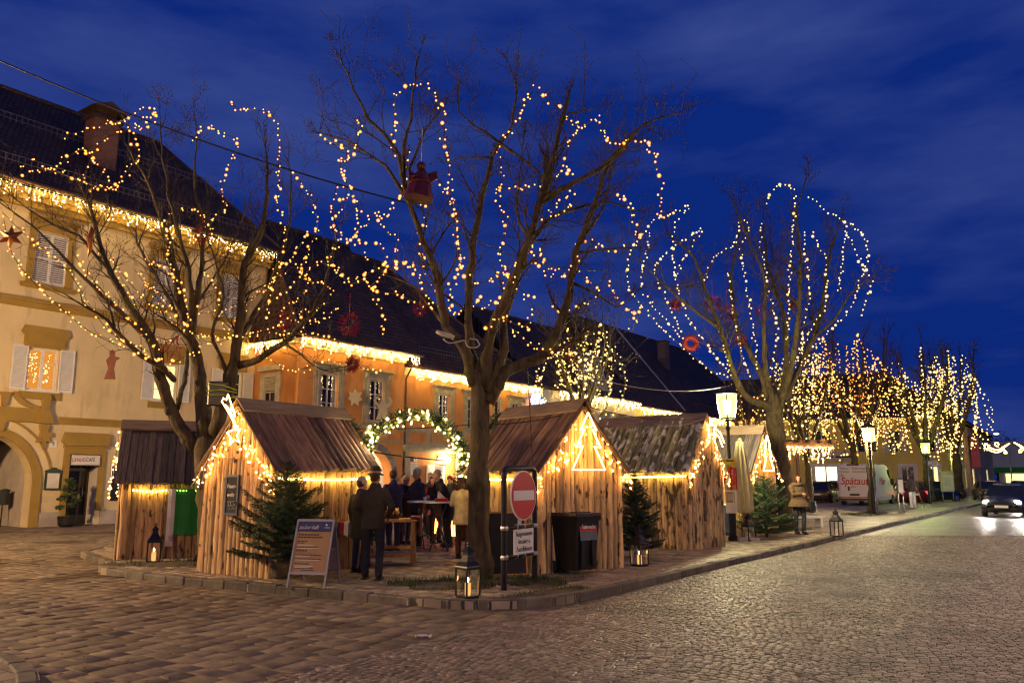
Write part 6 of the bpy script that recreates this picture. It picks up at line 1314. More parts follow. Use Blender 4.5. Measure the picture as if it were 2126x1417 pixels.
for i in range(12): b.tint = rg.uniform(-.3, .3); b.sph((-.2+rg.uniform(-.1, .1), -.12+rg.uniform(-.06, .06), .03+.03*(i % 2)), .035, 7, 5)
b.build('onion', M['skin'], t)
t = thing('backrest', 'dark red cushion hung over the end of the trestle table', 'cushion', tb@Vector((.44, 0, .55)), R(4)); b = MB(); b.bbox(0, .05, -.31, .31, 0, .34, .03); b.bbox(-.16, .05, -.31, .31, .34, .37, .01); b.build('cushion', mat('red_cushion', (.10, .012, .012), .8), t)
t = thing('cloth_table', 'narrow market table with a patterned red and white cloth beside the folding sign', 'table', (-3.05, 15.3, .12), R(5))
b = MB(); b.bbox(-.35, .3, -.3, .3, .80, .84, .01); b.build('table_top', M['board'], t)
for x in (-.28, .24):
    for y in (-.24, .24): b = MB(); b.box(x-.03, x+.03, y-.03, y+.03, 0, .80); b.build('leg', M['board'], t)
b = MB(); rg = random.Random(6)
for i in range(9): b.mi = i % 3; x = -.36+.075*i; b.add([(x, -.32, .848), (x+.075, -.32, .848), (x+.075, .31, .848), (x, .31, .848), (x, -.34, .60+.03*math.sin(i*2)), (x+.075, -.34, .60+.03*math.sin(i*2+2))], [(0, 1, 2, 3), (4, 5, 1, 0)])
b.build('table_cloth', [M['red'], M['white'], M['blueframe']], t)
for lab, p in (('glowing iron fire basket behind the bar tables on the left', (-1.95, 21.4, .12)), ('glowing iron fire basket beside the woman in the cream coat', (-1.45, 20.4, .12))):
    t = thing('fire_basket', lab, 'fire basket', p, .3, 'fire baskets'); b = MB()
    for i in range(10): a = i*.628; b.tube([(.14*math.cos(a), .14*math.sin(a), .2), (.2*math.cos(a), .2*math.sin(a), .62)], .010, 4)
    b.lathe([(.15, .19), (.15, .21)], 12)
    for a in (0, 2.1, 4.2): b.tube([(.14*math.cos(a), .14*math.sin(a), .2), (.2*math.cos(a), .2*math.sin(a), 0)], .012, 4)
    b.build('basket', M['blackmetal'], t); b = MB(); rg = random.Random(3)
    for i in range(14): a = rg.uniform(0, 6.28); q = rg.uniform(0, .11); b.tube([(q*math.cos(a), q*math.sin(a), .22), (q*.7*math.cos(a+.5), q*.7*math.sin(a+.5), rg.uniform(.34, .62))], [.035, .004], 5)
    b.build('flames', M['fire'], t)
t = thing('bench', 'low white wooden bench behind the woman in the fur coat', 'bench', G(1668, 1094), R(14)); b = MB(); b.bbox(-.75, .75, -.2, .2, .30, .36, .01); b.build('seat', M['white'], t)
for x in (-.6, .6): b = MB(); b.bbox(x-.05, x+.05, -.17, .17, 0, .30, .01); b.build('leg', M['white'], t)
t = thing('a_frame_sign', 'white folding sign half hidden behind the broad fir tree', 'sign board', G(1632, 1090), R(20)); b = MB(); b.prism([(-.32, 0), (.32, 0), (.26, 1.05), (-.26, 1.05)], -.02, .0, Matrix.Rotation(R(-9), 4, 'X')); b.build('front_panel', M['white'], t); b = MB(); b.prism([(-.32, 0), (.32, 0), (.26, 1.05), (-.26, 1.05)], -.02, .0, Matrix.Translation((0, .36, 0))@Matrix.Rotation(R(9), 4, 'X')); b.build('back_panel', M['white'], t)
t = thing('cloth_table', 'small dark table with a pale top behind the lamp post', 'table', G(1508, 1112)+Vector((.1, .4, 0)), .5); b = MB(); b.bbox(-.35, .35, -.3, .3, .86, .9, .01); b.build('table_top', M['white'], t); b = MB(); b.box(-.33, .33, -.28, .28, .1, .86); b.build('dark_cloth', M['blueframe'], t)
t = thing('bicycle', 'dark bicycle leaning at the café wall beside the dark hut', 'bicycle', A.matrix_basis@Vector((2.75, -.35, 0)), TH)
for x in (0, 1.05):
    b = MB(); b.tube([(x+.33*math.cos(a*math.pi/12), 0, .34+.33*math.sin(a*math.pi/12)) for a in range(25)], .018, 6); w = b.build('wheel', M['rubber'], t); b = MB()
    for a in range(9): b.tube([(x, 0, .34), (x+.32*math.cos(a*.7), 0, .34+.32*math.sin(a*.7))], .003, 3)
    b.build('spokes', M['steel'], w)
b = MB()
for q in (((0, .34), (.4, .85)), ((.4, .85), (.45, .3)), ((.45, .3), (.85, .85)), ((.4, .8), (.85, .82)), ((1.05, .34), (.83, .95)), ((0, .34), (.45, .3))): b.tube([(q[0][0], 0, q[0][1]), (q[1][0], 0, q[1][1])], .016, 6)
b.tube([(.83, -.25, 1.0), (.83, .25, 1.0)], .012, 5); b.build('frame', M['black'], t); b = MB(); b.sph((.38, 0, .9), .12, 8, 5, (1.1, .6, .4)); b.build('saddle', M['black'], t)
# ------------------------------------------------------------------ cables across the square
def cable(label, a, b_, s, r=.012, m='cable', n=24): t = thing('cable', label, 'cable', a); b = MB(); b.tube([p-Vector(a) for p in sag(a, b_, s, n)], r, 5); b.build('wire', M[m], t); return t
cable('thick black overhead cable crossing the sky on the left', at(-60, 100, 15), at(860, 425, 17.5), .25, .019)
cable('thinner black overhead cable falling behind the middle tree', at(860, 425, 17.5), at(1260, 560, 26), .5, .016)
cable('pale cable slung from the log hut to the street lamp', at(1205, 775, 17), at(1515, 800, 21.6), .25, .010, 'cablew')
cable('black cable between the garland arch and the chalkboard hut', at(700, 888, 16.3), at(985, 880, 16.5), .05, .010)
cable('black cable running from the trunk across the log hut roof', at(985, 880, 15.5), at(1225, 845, 15), .10, .010)
cable('black cable from the log hut tip to the mossy roof ridge', at(1225, 845, 14.6), at(1462, 868, 19.3), .12, .010)
cable('black lamp cable hanging inside the garland arch', at(770, 937, 16.2), at(925, 955, 16.6), .02, .016)
cable('thin black cable dropping across the log hut roof', at(1095, 760, 13.8), at(1107, 985, 14.0), .0, .008)
cable('pale cord hung along the mossy roof ridge', at(1360, 880, 18.9), at(1462, 868, 18.6), .10, .009, 'cablew')
t = thing('plug_box', 'white plug adapters tied into the fork of the middle tree', 'plug', at(930, 695, 13.4)); b = MB(); b.tube([(-.2, 0, .06), (-.1, 0, .02), (.05, 0, -.02), (.1, 0, -.05)], [.03, .045, .045, .035], 8); b.build('adapter', M['cablew'], t)
b = MB(); i_ = t.matrix_basis.inverted(); b.tube([i_@p for p in catmull([at(920, 703, 13.4), at(932, 712, 13.4), at(955, 708, 13.4), at(965, 706, 13.4), at(970, 718, 13.4), at(985, 722, 13.4), at(996, 715, 13.4), at(990, 705, 13.4), at(975, 703, 13.4)], .05)], .013, 5); b.build('cord', M['cablew'], t)
t = thing('loudspeaker', 'black loudspeaker strapped with yellow bands to the left tree', 'loudspeaker', at(455, 815, 16.4), .2); b = MB(); b.bbox(-.2, .2, -.18, .15, -.26, .22, .03); b.build('cabinet', M['black'], t)
b = MB(); b.mi = 0
for k, (za, zb) in enumerate(((.16, .05), (.02, .0), (-.06, -.12))): b.tube([(-.22, -.2, za), (.1, -.22, (za+zb)/2+.03), (.36, -.1, zb)], .018, 4)
b.build('strap', mat('yellow_strap', (.45, .5, .03), .5), t)
# ------------------------------------------------------------------ ornaments
def starshape(n, ro, ri, rot=0): return [((ro if i % 2 == 0 else ri)*math.sin(rot+math.pi*i/n), (ro if i % 2 == 0 else ri)*math.cos(rot+math.pi*i/n)) for i in range(2*n)]
goldred = mat('copper_foil', (.38, .12, .03), .3, .6, var=.3)
t = thing('star_ornament', 'copper coloured six pointed star hanging at the far left', 'star', at(22, 492, 14.8), .2); b = MB()
P_ = starshape(6, .25, .11); n = 12; b.add([(x, 0, z) for x, z in P_]+[(0, -.07, 0), (0, .07, 0)], [(i, (i+1) % n, n) for i in range(n)]+[((i+1) % n, i, n+1) for i in range(n)]); b.tube([(0, 0, .2), (.02, 0, .6)], .004, 3); b.build('star', goldred, t)
t = thing('icicle_ornament', 'twisted copper icicle ornament among the left branches', 'ornament', at(187, 500, 15.2)); b = MB()
b.tube([(0, 0, .3), (.03, 0, .2), (-.02, 0, .05), (.02, 0, -.15), (-.02, 0, -.35)], [.01, .05, .06, .04, .006], 6); b.build('spiral', goldred, t)
def tinsel(label, c, Y, rr, seed, cat='tinsel ornament', shape='ball', m='red', group='red tinsel ornaments in the trees'):
    rg = random.Random(seed); t = thing('tinsel_ornament', label, cat, at(c[0], c[1], Y), 0, group); b = MB()
    for _ in range(230):
        d = Vector((rg.gauss(0, 1), rg.gauss(0, 1), rg.gauss(0, 1))).normalized()
        if shape == 'star': d.y *= .3; q = rg.uniform(.1, .5); d = d.normalized()
        else: q = rg.uniform(.4, .8)
        p = d*rr*q; e = d*rr*rg.uniform(.85, 1.15); s_ = d.orthogonal().normalized()*rr*.045; b.tint = rg.uniform(-.75, .2); b.add([p-s_, p+s_, e], [(0, 1, 2)])
    b.build('foil', M[m], t); b = MB(); b.tube([(0, 0, rr*.5), (0, 0, rr*2.4)], .006, 3); b.build('ribbon', M['red'], t); return t
tinsel('red tinsel ball on a long ribbon in the left tree', (418, 487), 16.0, .20, 1)
tinsel('large red tinsel ornament below the orange house roof', (725, 672), 15.6, .26, 2)
tinsel('faint red tinsel ornament beside the snow guard of the orange house', (586, 668), 16.6, .20, 3)
tinsel('red tinsel star before the orange wall between two windows', (732, 757), 16.6, .19, 4, shape='star')
tinsel('dim red tinsel ornament over the roof left of the middle trunk', (872, 640), 14.6, .16, 5)
tinsel('small red ornament inside the pale lit tree behind the log hut', (1190, 742), 24.4, .18, 6)
tinsel('red tinsel star hanging left in the big tree', (1402, 632), 26, .24, 7, shape='star')
tinsel('red tinsel ornament in the upper middle of the big tree', (1480, 630), 26.4, .34, 8)
tinsel('dark red tinsel ornament in the centre of the big tree', (1510, 650), 27, .34, 9)
tinsel('dark red tinsel ornament right in the big tree', (1580, 645), 27.6, .24, 10)
tinsel('small red tinsel star at the right side of the big tree', (1648, 632), 28, .22, 11, shape='star')
tinsel('small red tinsel ornament low on the big tree fork', (1537, 705), 26.4, .24, 12)
t = thing('wreath', 'red wreath with a blue centre hanging in the big tree', 'wreath', at(1434, 712), 0) if False else thing('wreath', 'red wreath with a pale hole hanging low in the big tree', 'wreath', at(1434, 712, 25.6))
b = MB(); b.tube([(.19*math.cos(a*math.pi/10), 0, .19*math.sin(a*math.pi/10)) for a in range(21)], .085, 8); rg = random.Random(8)
for _ in range(200): a = rg.uniform(0, 6.28); d = Vector((math.cos(a), rg.gauss(0, .6), math.sin(a))).normalized(); p = Vector((.19*math.cos(a), 0, .19*math.sin(a)))+Vector((rg.gauss(0, .07), rg.gauss(0, .07), rg.gauss(0, .07))); e = p+d*.09; s_ = d.orthogonal().normalized()*.014; b.tint = rg.uniform(-.8, .1); b.add([p-s_, p+s_, e], [(0, 1, 2)])
b.build('ring', mat('wreath_red', (.22, .012, .010), .7), t)
t = thing('angel_ornament', 'large red foil angel figure hanging by a ribbon in the middle tree', 'angel', at(874, 375, 13.1), .3)
b = MB(); b.lathe([(.26, -.34), (.23, -.2), (.17, 0), (.10, .14), (.05, .2)], 12, M=Matrix.Rotation(.12, 4, 'Y')); b.sph((.0, 0, .26), .085, 10, 7); b.prism([(.04, .12), (.28, .22), (.30, .08), (.2, .02), (.06, -.02)], .02, .05); b.prism([(-.04, .12), (-.2, .16), (-.2, .0), (-.06, -.02)], .02, .05); b.tube([(-.05, -.06, .1), (-.17, -.14, .0)], .03, 6); b.build('figure', mat('dark_red_foil', (.07, .006, .010), .35, var=.5, scale=12, bump=.5), t)
b = MB(); b.tube([(0, 0, .3), (.01, 0, .95)], .008, 3); b.build('ribbon', M['cablew'], t); b = MB(); b.tube([(.2*math.cos(a*.3)-.0, .2*math.sin(a*.3), -.06) for a in range(22)], .010, 4); b.build('gold_trim', goldred, t)
t = thing('star_ornament', 'red wire star hanging before the cream wall in the fork of the left tree', 'star', at(358, 722, 15.8)); b = MB(); P_ = starshape(6, .26, .12, .3)
b.tube([(x, 0, z) for x, z in P_]+[(P_[0][0], 0, P_[0][1])], .016, 5); P_ = starshape(6, .15, .07, .0); b.tube([(x, 0, z) for x, z in P_]+[(P_[0][0], 0, P_[0][1])], .012, 5); b.build('wire_star', M['red'], t)
t = thing('angel_ornament', 'brown wooden angel silhouette hanging before the cream wall', 'angel', at(231, 756, 19.), .2); b = MB(); b.prism([(-.13, -.36), (.12, -.36), (.07, -.1), (.10, .1), (.19, .16), (.06, .2), (.07, .3), (.0, .36), (-.06, .3), (-.05, .2), (-.12, .1), (-.06, -.1)][::-1], -.015, .015); b.build('figure', M['redwood'] if 'redwood' in M else M['board'], t)
for lab, u, v, Y, r_, n_ in (('cream eight pointed wooden star between the orange house windows', 737, 825, 37.2, .42, 7), ('cream wooden star beside the trunk on the orange house wing', 966, 958, 43.5, .42, 7)):
    t = thing('wooden_star', lab, 'star', at(u, v, Y), TH-.3); b = MB(); b.prism(starshape(n_, r_, r_*.6)[::-1], -.02, .02); b.build('star', M['plaster_cream'], t)
t = thing('angel_ornament', 'cream wooden angel with round wings in front of the orange house window', 'angel', at(795, 848, 37.6), TH-.3); b = MB()
b.prism([(-.34, -.52), (.30, -.52), (.14, .02), (.40, .16), (.50, .36), (.40, .55), (.24, .58), (.38, .36), (.2, .18), (.15, .28), (.0, .42), (-.15, .28), (-.2, .18), (-.38, .36), (-.24, .58), (-.40, .55), (-.5, .36), (-.40, .16), (-.14, .02)][::-1], -.02, .02); b.build('figure', M['plaster_cream'], t)
t = thing('snowflake_light', 'blue white lit snowflake at the far end of the orange house', 'light motif', B.matrix_basis@Vector((18.75, -.1, 6.1)), TH); b = MB()
for k in range(6):
    a = k*math.pi/3+.5; d = Vector((math.cos(a), 0, math.sin(a))); b.tube([(0, 0, 0), d*.85], .03, 4)
    for q, l2 in ((.4, .28), (.6, .24), (.75, .14)):
        for sg_ in (-1, 1): e = Vector((math.cos(a+sg_*.9), 0, math.sin(a+sg_*.9))); b.tube([d*q*1., d*q+e*l2], .022, 4)
b.build('tubes', M['bulb_blue'], t)
for lab, x, z in (('cream cut out figure on the bluish wall left of the small tree', 21.2, 5.6), ('tall cream cut out figure on the bluish wall behind the branches', 24.0, 6.1)):
    t = thing('wooden_figure', lab, 'figure', B.matrix_basis@Vector((x, .1, z)), TH); b = MB(); b.prism([(-.6, -.7), (.5, -.7), (.6, .3), (.45, .7), (.1, .55), (-.2, .7), (-.4, .3)][::-1], -.03, 0); b.build('figure', M['plaster_cream'], t)
# comet motif hung over the far street
for lab, u, v, Y, fl_ in (('orange rope light comet hung across the far street', 2071, 928, 78, 1), ('second rope light comet cut by the right edge', 2132, 926, 78, -1)):
    t = thing('comet_light', lab, 'light motif', at(u, v, Y), 0, None); b = MB(); s_ = 78/1677.
    for P_ in ([(-20, 2), (-8, -4), (4, -4), (14, 2), (26, 8)], [(-18, -6), (-6, -10), (6, -8), (14, 0), (24, 7)], [(2, 1), (-4, 4), (-4, 9), (2, 9), (3, 5)], [(10, -2), (16, -8), (18, -12), (13, -12), (12, -9)]): b.tube([(fl_*x*s_, 0, z*s_) for x, z in [tuple(q)[:2] for q in catmull([Vector((x, z, 0)) for x, z in P_], 2)]], .055, 5)
    P_ = starshape(6, 7*s_, 4*s_); b.tube([(fl_*(-22*s_)+x, 0, z+1*s_) for x, z in P_+[P_[0]]], .05, 5); b.build('rope_tube', M['neon'], t)
cable('thin wire carrying the comet lights across the far street', at(1985, 905, 78), at(2180, 900, 78), .4, .02)

for lab, u, v, Y, sz in (('glaring small floodlight at the arch end of the chalkboard hut', 767, 955, 15.9, .075), ('small floodlight high on the left side of the garland arch', 770, 915, 15.95, .04)):
    t = thing('floodlight', lab, 'floodlight', at(u, v, Y), .5); b = MB(); b.bbox(-sz, sz, -.02, .05, -sz*.8, sz*.8, .01); b.bar((0, .03, sz*.7), (0, .06, sz*2), .02); b.build('housing', M['blackmetal'], t); b = MB(); b.sph((0, -.03, 0), sz*.9, 10, 6, (1, .5, .8)); b.build('lens', M['flood'], t)

t = thing('plastic_scrap', 'crumpled clear plastic scrap lying on the setts in the foreground', 'litter', G(880, 1322, .012)); b = MB(); rg = random.Random(2); n = 7
b.add([(-.10+.2*i/n+rg.uniform(-.01, .01), -.05+.1*k/3+rg.uniform(-.01, .01), .004+rg.uniform(0, .03)) for k in range(4) for i in range(n+1)], [(k*(n+1)+i, k*(n+1)+i+1, (k+1)*(n+1)+i+1, (k+1)*(n+1)+i) for k in range(3) for i in range(n)]); b.build('sheet', mat('clear_plastic', (.55, .52, .52), .15, var=.1), t)
b = MB(); rg = random.Random(31)
for i in range(260):
    y = 7.2+rg.random()**1.4*14; x = rg.uniform(-.62, .5)*y
    onisl = inpoly(x, y, ISL); z = .128 if onisl else .022; a = rg.uniform(0, 6.28); s_ = rg.uniform(.018, .05); c_, d_ = math.cos(a)*s_, math.sin(a)*s_; b.tint = rg.uniform(-.5, .6)
    b.add([(x-c_, y-d_, z), (x+d_*.5, y-c_*.5, z+.012), (x+c_, y+d_, z+.004), (x-d_*.5, y+c_*.5, z+.010)], [(0, 1, 2, 3)])
struct(b.build('fallen_leaves', mat('dead_leaf', (.13, .07, .025), .8, var=.4, scale=20)), 'stuff')
# ------------------------------------------------------------------ people
def remesh(o, vox, it=3):
    m = o.modifiers.new('r', 'REMESH'); m.mode = 'VOXEL'; m.voxel_size = vox; m.use_smooth_shade = True
    s = o.modifiers.new('s', 'SMOOTH'); s.iterations = it; s.factor = .5
    bake(o); return o
def cloth(name, col, rough=.85, var=.25): return mat(name, col, rough, var=var, scale=9, bump=.35, bscale=22)
def person(label, loc, rz, h=1.75, coat=None, legs=None, coat_z=.78, hat=None, hatm=None, hair=None, hairm=None, armR=None, armL=None, stance=.10, lean=0., vox=.022, eyes=False, step=0., fat=1., extra=None, headturn=0., skirt=0.):
    k = h/1.75; t = thing('person', label, 'person', loc, rz); S_ = lambda *p: Vector(p)*k
    hip = [S_(sx*.09, 0, .92) for sx in (-1, 1)]; kn = [S_(sx*(.09+stance*.3), -.03-step*sx*.5, .50) for sx in (-1, 1)]; an = [S_(sx*stance, .02-step*sx, .09) for sx in (-1, 1)]
    lz = lambda p: Vector((p.x, p.y-lean*max(0, p.z/k-.9)*k, p.z))
    sh = [lz(S_(sx*.178*fat, .01, 1.405)) for sx in (-1, 1)]
    arm = [armR or ((-.27, 0, 1.14), (-.26, -.08, .88)), armL or ((.27, 0, 1.14), (.26, -.08, .88))]
    el = [lz(S_(*a[0])) for a in arm]; wr = [lz(S_(*a[1])) for a in arm]; nk = lz(S_(0, .01, 1.47)); hd = lz(S_(0, -.02, 1.63)); ch = lz(S_(0, 0, 1.28)); pv = S_(0, 0, .95)
    def tt(b, P, r, n=10):
        b.tube(P, [x*k for x in r], n)
        for p, q in zip(P, r): b.sph(p, q*k*.98, 10, 7)
    b = MB(); tt(b, [pv, lz(S_(0, 0, 1.1)), ch, nk], [.10, .10, .11, .055]); tt(b, [nk, hd-Vector((0, 0, .05*k))], [.055, .05])
    HM = Matrix.Translation(hd)@Matrix.Rotation(headturn, 4, 'Z')
    b.sph((0, 0, 0), .1*k, 14, 10, (.76, .95, 1.18), HM if False else None) if False else None
    hs = lambda c, r, sc=(1, 1, 1): b.sph(HM@(Vector(c)*k), r*k, 12, 8, sc, Matrix.Rotation(headturn, 4, 'Z'))
    hs((0, .005, .02), .098, (.78, .98, 1.12)); hs((0, -.035, -.045), .062, (.85, .85, 1.0)); hs((0, -.098, -.005), .018, (.8, 1.1, 1.3)); hs((.078, .01, 0), .022, (.5, .8, 1.3)); hs((-.078, .01, 0), .022, (.5, .8, 1.3)); hs((0, -.082, -.052), .018, (1.4, .6, .6))
    for i in (0, 1): tt(b, [ch+Vector((0, 0, .1*k)), sh[i], el[i], wr[i]], [.06, .055, .04, .028]); tt(b, [pv, hip[i], kn[i], an[i]], [.09, .08, .055, .04]); tt(b, [an[i], an[i]+S_(0, -.12, -.04)], [.04, .03])
    body = b.build('body', M['skin'], t); remesh(body, vox*.8 if eyes else vox, 2)
    for i in (0, 1):   # hands: palm, four unequal fingers, thumb from the side
        d = (wr[i]-el[i]).normalized(); u = d.cross(Vector((0, 1, 0))); u = u.normalized() if u.length > .1 else Vector((1, 0, 0)); w = u.cross(d); b = MB(); b.sph(wr[i]+d*.05*k, .045*k, 8, 6, (.85, .5, 1.1), Matrix((u, w, d)).transposed().to_4x4())
        for j, ln in enumerate((.066, .076, .070, .054)):
            p = wr[i]+d*.085*k+u*(j-1.5)*.018*k; b.tube([p, p+d*ln*.5*k+w*.006*k, p+d*ln*.85*k+w*.022*k], [.009*k, .008*k, .006*k], 5)
        p = wr[i]+d*.04*k-u*.035*k; b.tube([p, p+d*.03*k-u*.022*k, p+d*.06*k-u*.02*k+w*.012*k], [.010*k, .009*k, .007*k], 5); b.build('hand', M['skin'], t)
    if eyes:
        for sx in (-1, 1): b = MB(); b.sph(HM@S_(sx*.033, -.085, .015), .0115*k, 7, 5, (1, .7, .6)); b.build('eye', M['ink'], t)
    b = MB()
    for i in (0, 1): tt(b, [S_(0, 0, .97), hip[i], kn[i], an[i]], [.105*fat, .10*fat, .072, .062])
    tt(b, [S_(-.05, 0, .99), S_(.05, 0, .99)], [.12*fat, .12*fat]); remesh(b.build('trousers', legs, t), vox)
    for i in (0, 1): b = MB(); a = an[i]; b.sph(a+S_(0, -.05, -.04), .06*k, 10, 7, (.8, 2.1, .85)); b.sph(a+S_(0, .02, .0), .058*k, 9, 6, (.85, 1, 1.2)); b.box(a.x-.045*k, a.x+.045*k, a.y-.17*k, a.y+.07*k, a.z-.09*k, a.z-.065*k); b.build('shoe', M['black'], t)
    b = MB(); n = 14; ring = []
    prof = [(coat_z, .20+skirt, .145+skirt), (coat_z+.1, .20+skirt*.7, .145+skirt*.6), (1.02, .185, .135), (1.2, .195, .145), (1.34, .190, .140), (1.42, .148, .112), (1.485, .080, .08)]
    o = b.smooth; vs = []
    for z, rx, ry in prof: c_ = lz(S_(0, 0, z)); vs += [c_+Vector((rx*fat*k*math.cos(2*math.pi*j/n), ry*fat*k*math.sin(2*math.pi*j/n), 0)) for j in range(n)]
    b.add(vs, [(i*n+j, i*n+(j+1) % n, (i+1)*n+(j+1) % n, (i+1)*n+j) for i in range(len(prof)-1) for j in range(n)]+[tuple(range(n-1, -1, -1)), tuple(range((len(prof)-1)*n, len(prof)*n))])
    for i in (0, 1): tt(b, [sh[i]+Vector((0, 0, -.02*k)), el[i], wr[i]-(wr[i]-el[i])*.08], [.078*fat, .062, .050])
    tt(b, [nk, nk+S_(0, .01, .03)], [.082, .078])
    c = remesh(b.build('coat', coat, t), vox, 3)
    Rh = Matrix.Rotation(headturn, 4, 'Z')
    if hair:
        b = MB(); b.sph(HM@S_(0, .028, .045), .103*k, 14, 9, (.84, .98, 1.06), Rh)
        if hair == 'long':
            b.sph(HM@S_(0, .06, -.08), .09*k, 10, 8, (1.15, .6, 1.6), Rh); b.sph(HM@S_(0, -.02, .105), .07*k, 10, 7, (1.05, 1.1, .5), Rh)
            for sx in (-1, 1): b.sph(HM@S_(sx*.080, -.02, -.06), .042*k, 8, 7, (.8, 1.1, 3.2), Rh)
        remesh(b.build('hair', hairm, t), vox*.7, 2)
    if hat == 'fedora':
        b = MB(); b.smooth = True; b.lathe([(.10, .03), (.155, .0), (.165, .005), (.16, .015), (.10, .04), (.098, .10), (.085, .15), (.05, .165), (.03, .15)], 20, sx=.88, sy=1.08, M=Matrix.Translation(hd+S_(0, 0, .055))@Rh@Matrix.Scale(k, 4)); q = b.build('hat', hatm, t)
        b = MB(); b.lathe([(.102, .04), (.104, .042), (.102, .07), (.10, .07)], 20, sx=.88, sy=1.08, M=Matrix.Translation(hd+S_(0, 0, .055))@Rh@Matrix.Scale(k, 4)); b.build('hat_band', M['board'], q)
    if hat == 'beanie':
        b = MB(); b.sph(HM@S_(0, .015, .065), .108*k, 14, 9, (.86, .98, .98), Rh); b.lathe([(.098, -.02), (.104, -.015), (.104, .03), (.098, .035)], 16, sx=.88, sy=1.02, M=Matrix.Translation(hd+S_(0, .012, .04))@Rh@Matrix.Scale(k, 4)); b.build('hat', hatm, t)
    if hat == 'hood':
        b = MB(); b.sph(HM@S_(0, .035, .03), .135*k, 12, 9, (.85, .95, 1.12), Rh); b.sph(HM@S_(0, .02, -.1), .12*k, 12, 8, (1, .9, .8), Rh); b.build('hood', hatm, t)
    if hat == 'cap':
        b = MB(); b.sph(HM@S_(0, .012, .06), .104*k, 14, 9, (.86, .98, .85), Rh); b.sph(HM@S_(0, -.09, .055), .07*k, 10, 6, (.9, .9, .18), Rh); b.build('cap', hatm, t)
    return t
C_ = dict(olive=cloth('coat_olive', (.045, .034, .018)), jeans=cloth('dark_trousers', (.018, .02, .03)), black=cloth('coat_black', (.014, .013, .014)), navy=cloth('coat_navy', (.028, .030, .085)), cream=cloth('coat_cream', (.50, .40, .24)), brown=cloth('coat_brown', (.10, .05, .028)), redc=cloth('coat_red', (.28, .035, .02)), fur=mat('fur', (.13, .085, .045), .95, var=.4, scale=26, bump=1.2, bscale=60), grey=cloth('wool_grey', (.36, .33, .30)), dgrey=cloth('coat_grey', (.06, .055, .06)), denim=cloth('denim', (.045, .06, .11)), blue=cloth('wool_blue', (.05, .07, .2)))
hairb = mat('hair_brown', (.055, .024, .012), .55, var=.4, scale=20, stretch=(6, 6, 1)); hairr = mat('hair_auburn', (.050, .014, .008), .5, var=.4, scale=20, stretch=(6, 6, 1)); hairg = mat('hair_grey', (.25, .21, .17), .6, var=.3, scale=20)
away = math.pi
m1 = G(772, 1202)
person('man in a dark olive jacket and felt hat seen from behind at the market entrance', m1, away-.15, 1.76, C_['olive'], C_['jeans'], .80, 'fedora', cloth('felt', (.05, .045, .02)), 'short', hairb, armR=((-.30, -.02, 1.17), (-.20, -.20, 1.0)), armL=((.30, -.02, 1.17), (.20, -.20, 1.0)), stance=.13, vox=.017, step=.05, fat=1.04)
person('woman in a pale grey knit cap close behind the trestle table', m1+Vector((-.40, .95, 0)), away-.6, 1.64, C_['black'], C_['denim'], .62, 'beanie', C_['grey'], 'short', hairb, stance=.09)
person('man in a navy jacket with cropped hair at the left bar table', (-2.75, 18.9, .12), away+.75, 1.80, C_['navy'], C_['navy'], .72, None, None, 'short', hairb, armR=((-.28, -.06, 1.16), (-.15, -.32, 1.12)), stance=.1, fat=1.1, lean=.08, headturn=-.2)
person('man in a grey woollen cap standing behind the left bar table', (-2.35, 20.1, .12), -.9, 1.84, C_['dgrey'], C_['black'], .75, 'beanie', C_['grey'], None, None, armR=((-.28, -.08, 1.16), (-.12, -.32, 1.14)), eyes=True, headturn=-.4)
person('fair haired man in a black coat bending over the right bar table', (-1.55, 19.8, .12), -1.25, 1.82, C_['black'], C_['jeans'], .66, None, None, 'short', hairg, armR=((-.26, -.14, 1.18), (-.1, -.36, 1.14)), armL=((.26, -.14, 1.18), (.1, -.36, 1.14)), lean=.38, eyes=True)
person('person with dark hair facing the black coat at the bar table', (-1.95, 20.9, .12), .6, 1.70, C_['black'], C_['jeans'], .7, None, None, 'short', hairb)
person('woman in a cream coat with auburn hair beside the middle trunk', (-1.02, 17.0, .12), away-.25, 1.66, C_['cream'], C_['brown'], .72, None, None, 'long', hairr, armR=((-.28, -.04, 1.16), (-.2, -.3, 1.1)), armL=((.29, -.06, 1.16), (.24, -.32, 1.12)), fat=1.08, skirt=.03)
person('person in a brown jacket half hidden by the middle trunk', (-.95, 18.6, .12), 1.4, 1.74, C_['brown'], C_['jeans'], .75, 'cap', C_['black'], 'short', hairb)
person('person in a dark blue cap between the cream coat and the arch', (-1.35, 21.6, .12), .9, 1.70, C_['redc'], C_['jeans'], .75, 'cap', C_['blue'], 'short', hairb)
person('person in a purple blue jacket behind the man in the hat', (-3.05, 18.2, .12), away+.3, 1.72, C_['navy'], C_['jeans'], .7, None, None, 'short', hairb, fat=1.1)
person('child in a red jacket beyond the man in the hat', (-3.15, 20.5, .12), .4, 1.38, C_['redc'], C_['jeans'], .75, None, None, 'short', hairb)
person('person in a dark coat far back under the orange archway', (-4.2, 24.5, .12), -.3, 1.70, C_['dgrey'], C_['jeans'], .6, None, None, 'short', hairb)
person('person in a brown coat at the back of the crowd on the left', (-3.0, 22.4, .12), .3, 1.72, C_['brown'], C_['jeans'], .7, None, None, 'short', hairb, eyes=True)
person('grey haired person in black at the back middle of the crowd', (-2.35, 23.2, .12), -.2, 1.76, C_['black'], C_['jeans'], .7, None, None, 'short', hairg, eyes=True)
person('person in a red cap at the back of the crowd near the fir', (-1.85, 24.0, .12), .1, 1.68, C_['dgrey'], C_['jeans'], .7, 'cap', C_['redc'], 'short', hairb, eyes=True)
